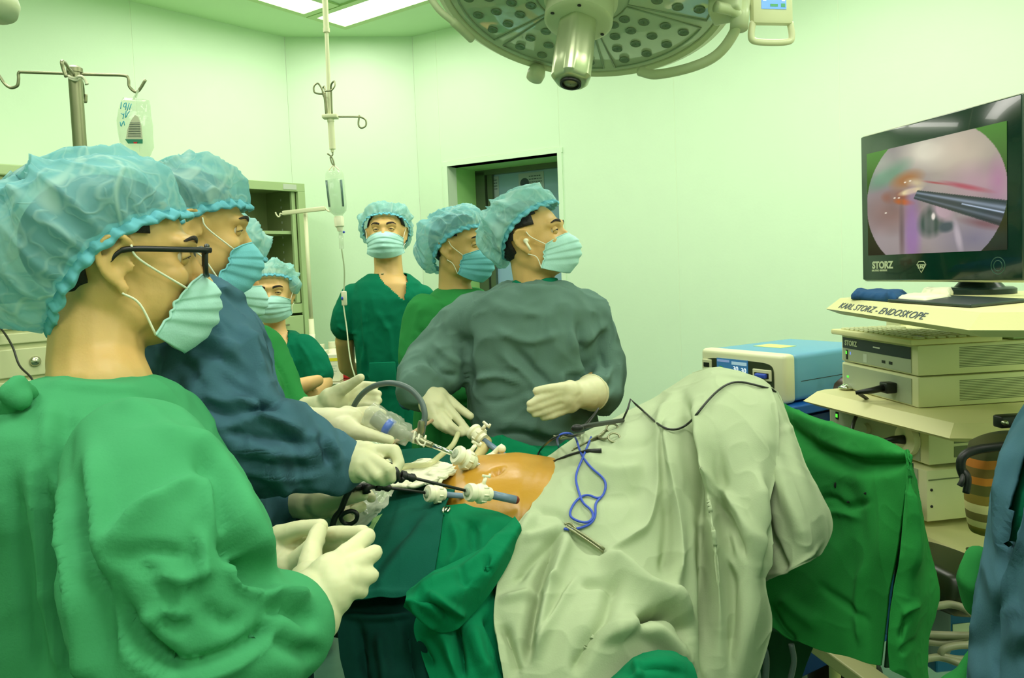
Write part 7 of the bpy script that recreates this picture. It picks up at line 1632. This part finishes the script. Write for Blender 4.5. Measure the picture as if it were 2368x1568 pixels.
torso(g, [(490, 575, 762, 1.99, .08), (470, 605, 800, 1.99, .14), (465, 635, 870, 1.98, .16), (470, 660, 950, 1.96, .16), (475, 670, 1060, 1.96, .16), (475, 670, 1300, 1.96, .16)], .4)
g.chain([(600, 815, 1.90, .068), (630, 880, 1.87, .066), (655, 935, 1.85, .060), (692, 955, 1.835, .044)], 18)
g.chain([(560, 850, 1.82, .07), (620, 975, 1.72, .055), (700, 985, 1.66, .045)], 16)
garment('surgical_gown', g, M_['g_leaf'], r3_, .009, 4, [([(575, 790), (610, 850), (640, 920)], 6, -.010), ([(590, 790), (630, 850), (660, 910)], 6, .009), ([(565, 800), (590, 870), (620, 940)], 5, .009), ([(605, 800), (650, 870), (668, 930)], 5, -.008), ([(675, 930), (690, 945), (700, 975)], 5, .006)], .004, 12, (1, 1, .6), 25)
legs(r3_, c0, 10, .8, M_['g_scrub'])
glove(r3_, (742, 948, 1.82, .036), [
    [(784, 904, 1.80, .0190), (812, 888, 1.79, .0145), (834, 873, 1.78, .0120)],
    [(798, 908, 1.84, .0165), (842, 891, 1.86, .0130), (868, 892, 1.84, .0112)],
    [(806, 922, 1.845, .0160), (850, 906, 1.85, .0130), (875, 911, 1.82, .0110)],
    [(808, 936, 1.845, .0155), (852, 922, 1.84, .0125), (876, 926, 1.81, .0105)],
    [(800, 948, 1.835, .0145), (845, 937, 1.82, .0115), (870, 939, 1.80, .0098)]],
    [(742, 948, 1.82, .037), (722, 955, 1.825, .040), (706, 958, 1.83, .043)], .0035, [(750, 943, 1.82, .034), (780, 925, 1.825, .028)], 7)
glove(r3_, (768, 982, 1.63, .037), [
    [(828, 1000, 1.575, .0185), (868, 1009, 1.555, .0140), (902, 1018, 1.55, .0115)],
    [(832, 956, 1.65, .0165), (866, 950, 1.665, .0130), (884, 956, 1.67, .0110)],
    [(838, 972, 1.665, .0160), (870, 968, 1.69, .0125), (884, 980, 1.68, .0108)],
    [(835, 986, 1.665, .0155), (864, 990, 1.695, .0122), (880, 1000, 1.69, .0102)],
    [(828, 996, 1.65, .0140), (855, 1005, 1.68, .0112), (870, 1012, 1.68, .0095)]],
    [(768, 982, 1.63, .037), (735, 984, 1.65, .039), (712, 985, 1.665, .041)], .0032, [(775, 981, 1.625, .034), (812, 975, 1.62, .028)], 8)

# ---- 4 seated or short nurse
c0 = P(650, 1000, 2.9)
r4 = empty('person', (c0[0], c0[1], 0), 'nurse in emerald scrubs with folded bare arms beside the open cabinet', 'person')
h4 = Head(630, 682, 2.93, -80, 0, 0, .93)
def sh4(b):
    b.rings([(603, 668, 770, 2.92, .055), (585, 700, 792, 2.92, .085), (592, 700, 850, 2.92, .105), (596, 700, 950, 2.92, .10), (596, 706, 1200, 2.92, .10)], 28)
    b.chain([(705, 812, 2.9, .042), (748, 885, 2.86, .036), (722, 915, 2.76, .032), (672, 925, 2.7, .026), (655, 922, 2.7, .022)]); b.chain([(585, 812, 2.9, .042), (600, 905, 2.8, .036), (672, 900, 2.68, .033), (712, 888, 2.70, .028), (735, 880, 2.74, .022)])
body(r4, h4, P(635, 778, 2.93), sh4, M_['skin_pale'], .0065, (.044, .05))
eyes(r4, h4, M_['skin_pale'], (1, .25, 0))
cap(r4, h4, 42, (.002, 0, .016), .104, .088, .100, .08, .0, .0, 43, 'cap_pale', nu=130, nv=50)
b = B(); b.ball(h4.t1(.0, .088, .04), (.03, .03, .03), 14, 10); V, Fc = b.arrays(); N = vnormals(V, Fc); mk('cap_ear_puff', V+N*(.01*noise(V*40))[:, None], Fc, M_['cap_pale'], r4)
mask(r4, h4, 'mask', .0, wide=1.08, seed=4)
g = B()
torso(g, [(596, 682, 768, 2.92, .06), (570, 712, 792, 2.92, .095), (566, 722, 830, 2.92, .12), (575, 720, 890, 2.92, .12), (580, 720, 1000, 2.92, .12)], .55)
g.chain([(700, 808, 2.9, .058), (722, 838, 2.89, .060), (736, 866, 2.875, .057)], 18); g.chain([(580, 808, 2.9, .058), (582, 860, 2.87, .056)], 18)
garment('scrub_top', g, M_['g_scrub'], r4, .006, 5, [([(690, 790), (715, 830), (730, 870)], 4, .006), ([(665, 790), (680, 830), (690, 880)], 4, -.005), ([(620, 830), (650, 870), (690, 880)], 5, .006), ([(718, 868), (735, 874), (752, 866)], 3, .006)], .003, 12, (1, 1, .6), 35, cut=[[(604, 758), (640, 755), (668, 762), (664, 790), (659, 834), (648, 820), (622, 792)]])
legs(r4, c0, -80, .8, M_['g_scrub'], .09)

# ---- 5 man standing at the back
c0 = P(900, 950, 3.3)
r5 = empty('person', (c0[0], c0[1], 0), 'young man in emerald scrubs standing at the back, hands behind him', 'person')
h5 = Head(893, 544, 3.33, -88, 8, 0, 1.0)
def sh5(b):
    b.rings([(858, 938, 638, 3.32, .06), (832, 965, 655, 3.32, .085), (828, 975, 700, 3.32, .105), (838, 955, 850, 3.32, .10), (845, 950, 1000, 3.32, .10), (850, 950, 1150, 3.32, .1)], 28)
    b.chain([(812, 695, 3.32, .048), (797, 790, 3.34, .042), (802, 848, 3.40, .038), (850, 880, 3.48, .028), (868, 882, 3.48, .022)]); b.chain([(982, 695, 3.32, .048), (1000, 800, 3.34, .042), (990, 850, 3.42, .036), (930, 885, 3.48, .026)])
body(r5, h5, P(900, 648, 3.33), sh5, M_['skin'], .0065, (.060, .068))
eyes(r5, h5, M_['skin'], (1, 0, -.25)); hair(r5, h5)
cap(r5, h5, 42, (.002, 0, .012), .102, .098, .104, .14, .0, .03, 53, 'cap_pale', nu=150, nv=50)
mask(r5, h5, 'mask', .002, wide=1.12, seed=5)
g = B()
torso(g, [(852, 944, 634, 3.32, .062), (826, 972, 654, 3.32, .095), (812, 990, 690, 3.32, .12), (820, 985, 760, 3.32, .125), (828, 972, 860, 3.32, .125), (835, 965, 980, 3.32, .12)], .72)
g.chain([(818, 690, 3.32, .062), (806, 725, 3.32, .068), (800, 752, 3.32, .066)], 18); g.chain([(975, 690, 3.32, .062), (990, 750, 3.32, .066)], 18)
garment('scrub_top', g, M_['g_scrub'], r5, .006, 5, [([(838, 700), (843, 780), (838, 860)], 4, .008), ([(832, 760), (848, 850), (845, 930)], 5, -.008), ([(960, 700), (950, 800), (955, 880)], 5, .006), ([(778, 752), (805, 768), (830, 770)], 3, .006), ([(845, 866), (865, 878), (895, 880)], 3, .006), ([(880, 870), (900, 868), (915, 855)], 3, -.005), ([(870, 720), (900, 770), (905, 840)], 6, .006)], .0035, 11, (1, 1, .5), 45, cut=[[(866, 620), (900, 616), (940, 622), (942, 650), (935, 696), (912, 676), (885, 652)]])
legs(r5, c0, -88, .85, M_['g_scrub'], .1)
b = B(); b.box_axes(P(885, 865, 3.175), np.eye(3), (.055, .004, .05), .004); b.out('chest_pocket', M_['g_scrub'], r5)

# ---- 6 man in green gown between
c0 = P(1050, 950, 2.6)
r6 = empty('person', (c0[0], c0[1], 0), 'man in leaf green gown glancing sideways, half hidden by the grey gowned man', 'person')
h6 = Head(1064, 574, 2.62, -28, -2, 0, 1.02)
def sh6(b):
    b.rings([(1010, 1110, 690, 2.62, .08), (985, 1140, 740, 2.62, .11), (990, 1130, 900, 2.62, .11), (990, 1130, 1150, 2.62, .11)], 24)
    b.chain([(985, 740, 2.52, .055), (985, 880, 2.48, .045), (1090, 900, 2.38, .03)]); b.chain([(1150, 740, 2.66, .055), (1160, 870, 2.6, .045), (1080, 920, 2.42, .03)])
body(r6, h6, P(1058, 690, 2.63), sh6, M_['skin'], .0065, (.054, .062))
eyes(r6, h6, M_['skin'], (1, .15, -.2)); hair(r6, h6)
cap(r6, h6, 42, (.002, 0, .004), .106, .092, .124, .2, .02, .03, 63, 'cap', nu=160, nv=60)
mask(r6, h6, 'mask_blue', .002, seed=6, fwd=.004, xe=(.046, .03))
g = B()
torso(g, [(1012, 1112, 668, 2.63, .075), (985, 1135, 690, 2.62, .12), (958, 1150, 740, 2.62, .15), (955, 1150, 830, 2.62, .155), (960, 1145, 940, 2.62, .15), (955, 1150, 1080, 2.62, .16)], .4)
g.chain([(985, 730, 2.52, .078), (975, 830, 2.48, .074), (990, 900, 2.44, .068), (1095, 905, 2.36, .055)], 18); g.chain([(1150, 740, 2.68, .075), (1165, 880, 2.6, .065)], 16)
garment('surgical_gown', g, M_['g_leaf'], r6, .009, 4, [([(955, 800), (1000, 830), (1050, 820)], 5, .007), ([(965, 760), (1000, 780), (1040, 760)], 5, -.006), ([(1000, 930), (1050, 935), (1100, 925)], 4, -.008), ([(980, 990), (975, 1040), (985, 1080)], 6, .008), ([(1020, 980), (1015, 1050)], 6, -.008), ([(1010, 700), (1060, 712), (1100, 705)], 4, .005), ([(975, 700), (960, 760), (955, 820)], 6, .006)], .0042, 11, (1, 1, .6), 55)
legs(r6, c0, -40, .8, M_['g_scrub'])
b = B(); b.chain([(955, 815, 2.75, .05), (945, 870, 2.72, .045), (945, 925, 2.70, .04)], 14); garment('inner_sleeve', b, M_['blue_gown'], r6, .01, 3, (), .004, 14)

# ---- 7 man in grey green gown, centre
c0 = P(1240, 950, 2.12)
r7 = empty('person', (c0[0], c0[1], 0), 'man in grey green gown and white earbud facing the screen, behind the belly', 'person')
h7 = Head(1232, 558, 2.14, -17, 12, 0, .98)
def sh7(b):
    b.rings([(1170, 1320, 672, 2.13, .08), (1120, 1340, 720, 2.13, .11), (1110, 1330, 850, 2.12, .11), (1120, 1340, 1150, 2.12, .12)], 24)
    b.chain([(1095, 735, 2.12, .06), (1000, 835, 2.10, .045), (972, 900, 2.0, .03)]); b.chain([(1340, 745, 2.12, .045), (1392, 865, 2.10, .035), (1360, 908, 1.96, .028)])
body(r7, h7, P(1245, 680, 2.14), sh7, M_['skin'], .0055, (.056, .064))
eyes(r7, h7, M_['skin'], (1, -.1, .05)); hair(r7, h7)
cap(r7, h7, 33, (-.002, 0, .036), .106, .092, .108, .14, .03, .045, 73, 'cap_pale', nu=180, nv=80)
mask(r7, h7, 'mask', .002, seed=7, fwd=.004, xe=(.046, .022))
b = B(); b.ball(h7.t1(.004, -.086, -.002), .0075*h7.s, 12, 8); b.tube(h7.T(np.array([(.004, -.090, -.004), (.012, -.0915, -.030)])), .0034, 10); b.out('earbud', M_['wplastic'], r7)
g = B()
torso(g, [(1165, 1310, 652, 2.14, .075), (1110, 1348, 676, 2.13, .12), (1060, 1385, 712, 2.13, .145), (1052, 1388, 770, 2.12, .155), (1068, 1372, 850, 2.12, .155), (1085, 1372, 930, 2.11, .155), (1104, 1384, 1030, 2.1, .16), (1110, 1390, 1130, 2.1, .165)], .4)
g.chain([(1100, 735, 2.12, .082), (1050, 785, 2.12, .080), (1000, 835, 2.09, .074), (968, 875, 2.04, .066), (966, 900, 1.99, .056)], 20)
g.chain([(1060, 820, 2.1, .07), (1030, 860, 2.06, .06), (985, 890, 2.01, .05)], 16)
g.chain([(1345, 738, 2.12, .082), (1378, 800, 2.13, .076), (1396, 865, 2.10, .070), (1392, 905, 2.02, .058), (1376, 908, 1.975, .046)], 20)
cf = [([(1140, 760), (1220, 790), (1300, 770)], 7, .006), ([(1180, 800), (1240, 860), (1290, 910)], 6, -.008), ([(1160, 820), (1230, 880), (1250, 930)], 6, .007), ([(1080, 760), (1075, 830), (1090, 900)], 9, -.012), ([(1090, 880), (1150, 870), (1210, 890)], 6, .007), ([(1110, 930), (1180, 925), (1230, 900)], 6, -.006), ([(1150, 970), (1230, 985), (1300, 1010)], 7, .006), ([(1340, 740), (1350, 820), (1365, 880)], 9, -.012), ([(1320, 760), (1335, 850), (1345, 900)], 7, .006), ([(1300, 862), (1302, 900)], 4, .006), ([(1300, 862), (1330, 855), (1345, 850)], 4, .004),
      ([(1000, 790), (1040, 830), (1080, 840)], 7, .008), ([(985, 820), (1020, 860), (1060, 870)], 6, -.009), ([(955, 850), (990, 862), (1010, 880)], 5, .008), ([(1400, 760), (1390, 820), (1410, 860)], 6, -.007), ([(1415, 850), (1400, 880), (1380, 870)], 5, .009), ([(1420, 880), (1400, 905), (1375, 900)], 5, -.009), ([(1190, 665), (1240, 672), (1300, 664)], 4, .006), ([(1120, 690), (1180, 720), (1260, 725)], 8, .004), ([(1130, 1010), (1200, 1000), (1290, 1030)], 7, -.006), ([(1210, 900), (1240, 960), (1230, 1010)], 7, .005)]
garment('surgical_gown', g, M_['grey_gown'], r7, .0065, 3, WD(cf, 1.3, 1.3), .0105, 8.5, (1, 1, .8), 65)
b = B(); b.lathe([(.066, -.02), (.064, .012), (.060, .014), (.062, -.02)], P(1238, 660, 2.135), (-.05, 0, 1), 40, cap=False); V, Fc = b.arrays(); V[:, 2] += .012*noise(V*20); mk('scrub_collar', V, Fc, M_['g_scrub'], r7)
legs(r7, c0, -40, .8, M_['teal_dark'])
glove(r7, (984, 908, 1.985, .036), [
    [(1036, 926, 1.98, .0180), (1064, 946, 1.97, .0140), (1088, 963, 1.95, .0118)],
    [(1036, 946, 1.95, .0165), (1062, 973, 1.93, .0132), (1086, 1002, 1.90, .0110)],
    [(1020, 960, 1.935, .0160), (1044, 986, 1.90, .0128), (1068, 1003, 1.90, .0105)],
    [(1008, 966, 1.925, .0155), (1030, 990, 1.90, .0122), (1050, 1002, 1.90, .0100)],
    [(996, 962, 1.93, .0140), (1014, 984, 1.91, .0112), (1034, 997, 1.91, .0095)]],
    [(984, 908, 1.985, .037), (972, 895, 2.0, .040), (966, 888, 2.01, .043)], .0035, [(992, 915, 1.98, .033), (1010, 938, 1.955, .028)], 9)
glove(r7, (1342, 912, 1.915, .035), [
    [(1300, 897, 1.865, .0165), (1264, 899, 1.845, .0130), (1240, 904, 1.84, .0112)],
    [(1290, 906, 1.86, .0160), (1250, 921, 1.84, .0128), (1225, 934, 1.835, .0108)],
    [(1288, 922, 1.86, .0158), (1250, 938, 1.84, .0125), (1225, 947, 1.835, .0105)],
    [(1290, 938, 1.865, .0150), (1258, 952, 1.845, .0120), (1236, 958, 1.84, .0100)],
    [(1298, 950, 1.875, .0140), (1276, 962, 1.855, .0112), (1256, 966, 1.85, .0095)]],
    [(1342, 912, 1.915, .036), (1358, 910, 1.93, .041), (1368, 908, 1.95, .046)], .0035, [(1335, 912, 1.91, .033), (1305, 920, 1.88, .027)], 10)

# ---- 8 person cut by the frame edge
c0 = P(2600, 1300, .95)
r8 = empty('person', (c0[0], c0[1], 0), 'person in blue gown over emerald scrubs, cut off beside the tower', 'person')
h8 = Head(2680, 430, .95, 170, -4, 0, 1.0)
def sh8(b):
    b.rings([(2620, 2760, 760, .95, .07), (2520, 2820, 920, .95, .11), (2500, 2820, 1200, .95, .11), (2480, 2820, 1600, .95, .11)], 24)
    b.chain([(2640, 960, .86, .045), (2645, 1280, .81, .04), (2660, 1460, .8, .03)])
body(r8, h8, P(2690, 790, .95), sh8, M_['skin'], .010)
hair(r8, h8); eyes(r8, h8, M_['skin']); cap(r8, h8, 38, seed=83, m_='cap', nu=100, nv=40); mask(r8, h8, 'mask', seed=8)
b = B(); torso(b, [(2640, 2860, 850, .95, .12), (2460, 2900, 1000, .95, .14), (2400, 2900, 1200, .95, .15), (2370, 2900, 1568, .95, .16)], .45); garment('scrub_top', b, M_['g_scrub'], r8, .012, 4, (), .004, 8)
g = B(); torso(g, [(2640, 2880, 850, .95, .15), (2490, 2950, 930, .95, .165), (2435, 2950, 1010, .95, .17), (2395, 2950, 1100, .95, .172), (2372, 2950, 1200, .95, .175), (2356, 2950, 1330, .95, .18), (2345, 2950, 1480, .95, .19), (2330, 2950, 1600, .95, .195)], .35)
g.chain([(2625, 930, .84, .085), (2640, 1250, .80, .078), (2660, 1480, .80, .06)], 16)
garment('surgical_gown', g, M_['blue_gown'], r8, .008, 4, [([(2340, 1000), (2315, 1150), (2320, 1300)], 9, .008), ([(2310, 1380), (2300, 1480), (2300, 1568)], 5, -.010), ([(2368, 1120), (2330, 1260), (2320, 1330)], 8, -.008), ([(2368, 1270), (2340, 1330), (2330, 1400)], 8, .008), ([(2368, 1400), (2340, 1410), (2320, 1430)], 7, .008)], .004, 10, (1, 1, .5), 85, cut=[[(2326, 1262), (2338, 1180), (2352, 1100), (2372, 1040), (2400, 1040), (2392, 1110), (2364, 1180), (2346, 1250)]])
legs(r8, c0, 170, .7, M_['g_scrub'])
b = B(); b.chain([(2262, 1290, 1.12, .02), (2256, 1340, 1.12, .026), (2266, 1400, 1.12, .02)], 14); b.chain([(2250, 1500, 1.12, .01), (2228, 1600, 1.12, .03)], 12)
V, Fc = remesh(b, .007, 3); N = vnormals(V, Fc); mk('green_cloth_bundle', V+N*(.006*noise(V*30))[:, None], Fc, M_['g_leaf'], label='crumpled leaf green cloth beside the blue gowned person at the edge', cat='cloth')
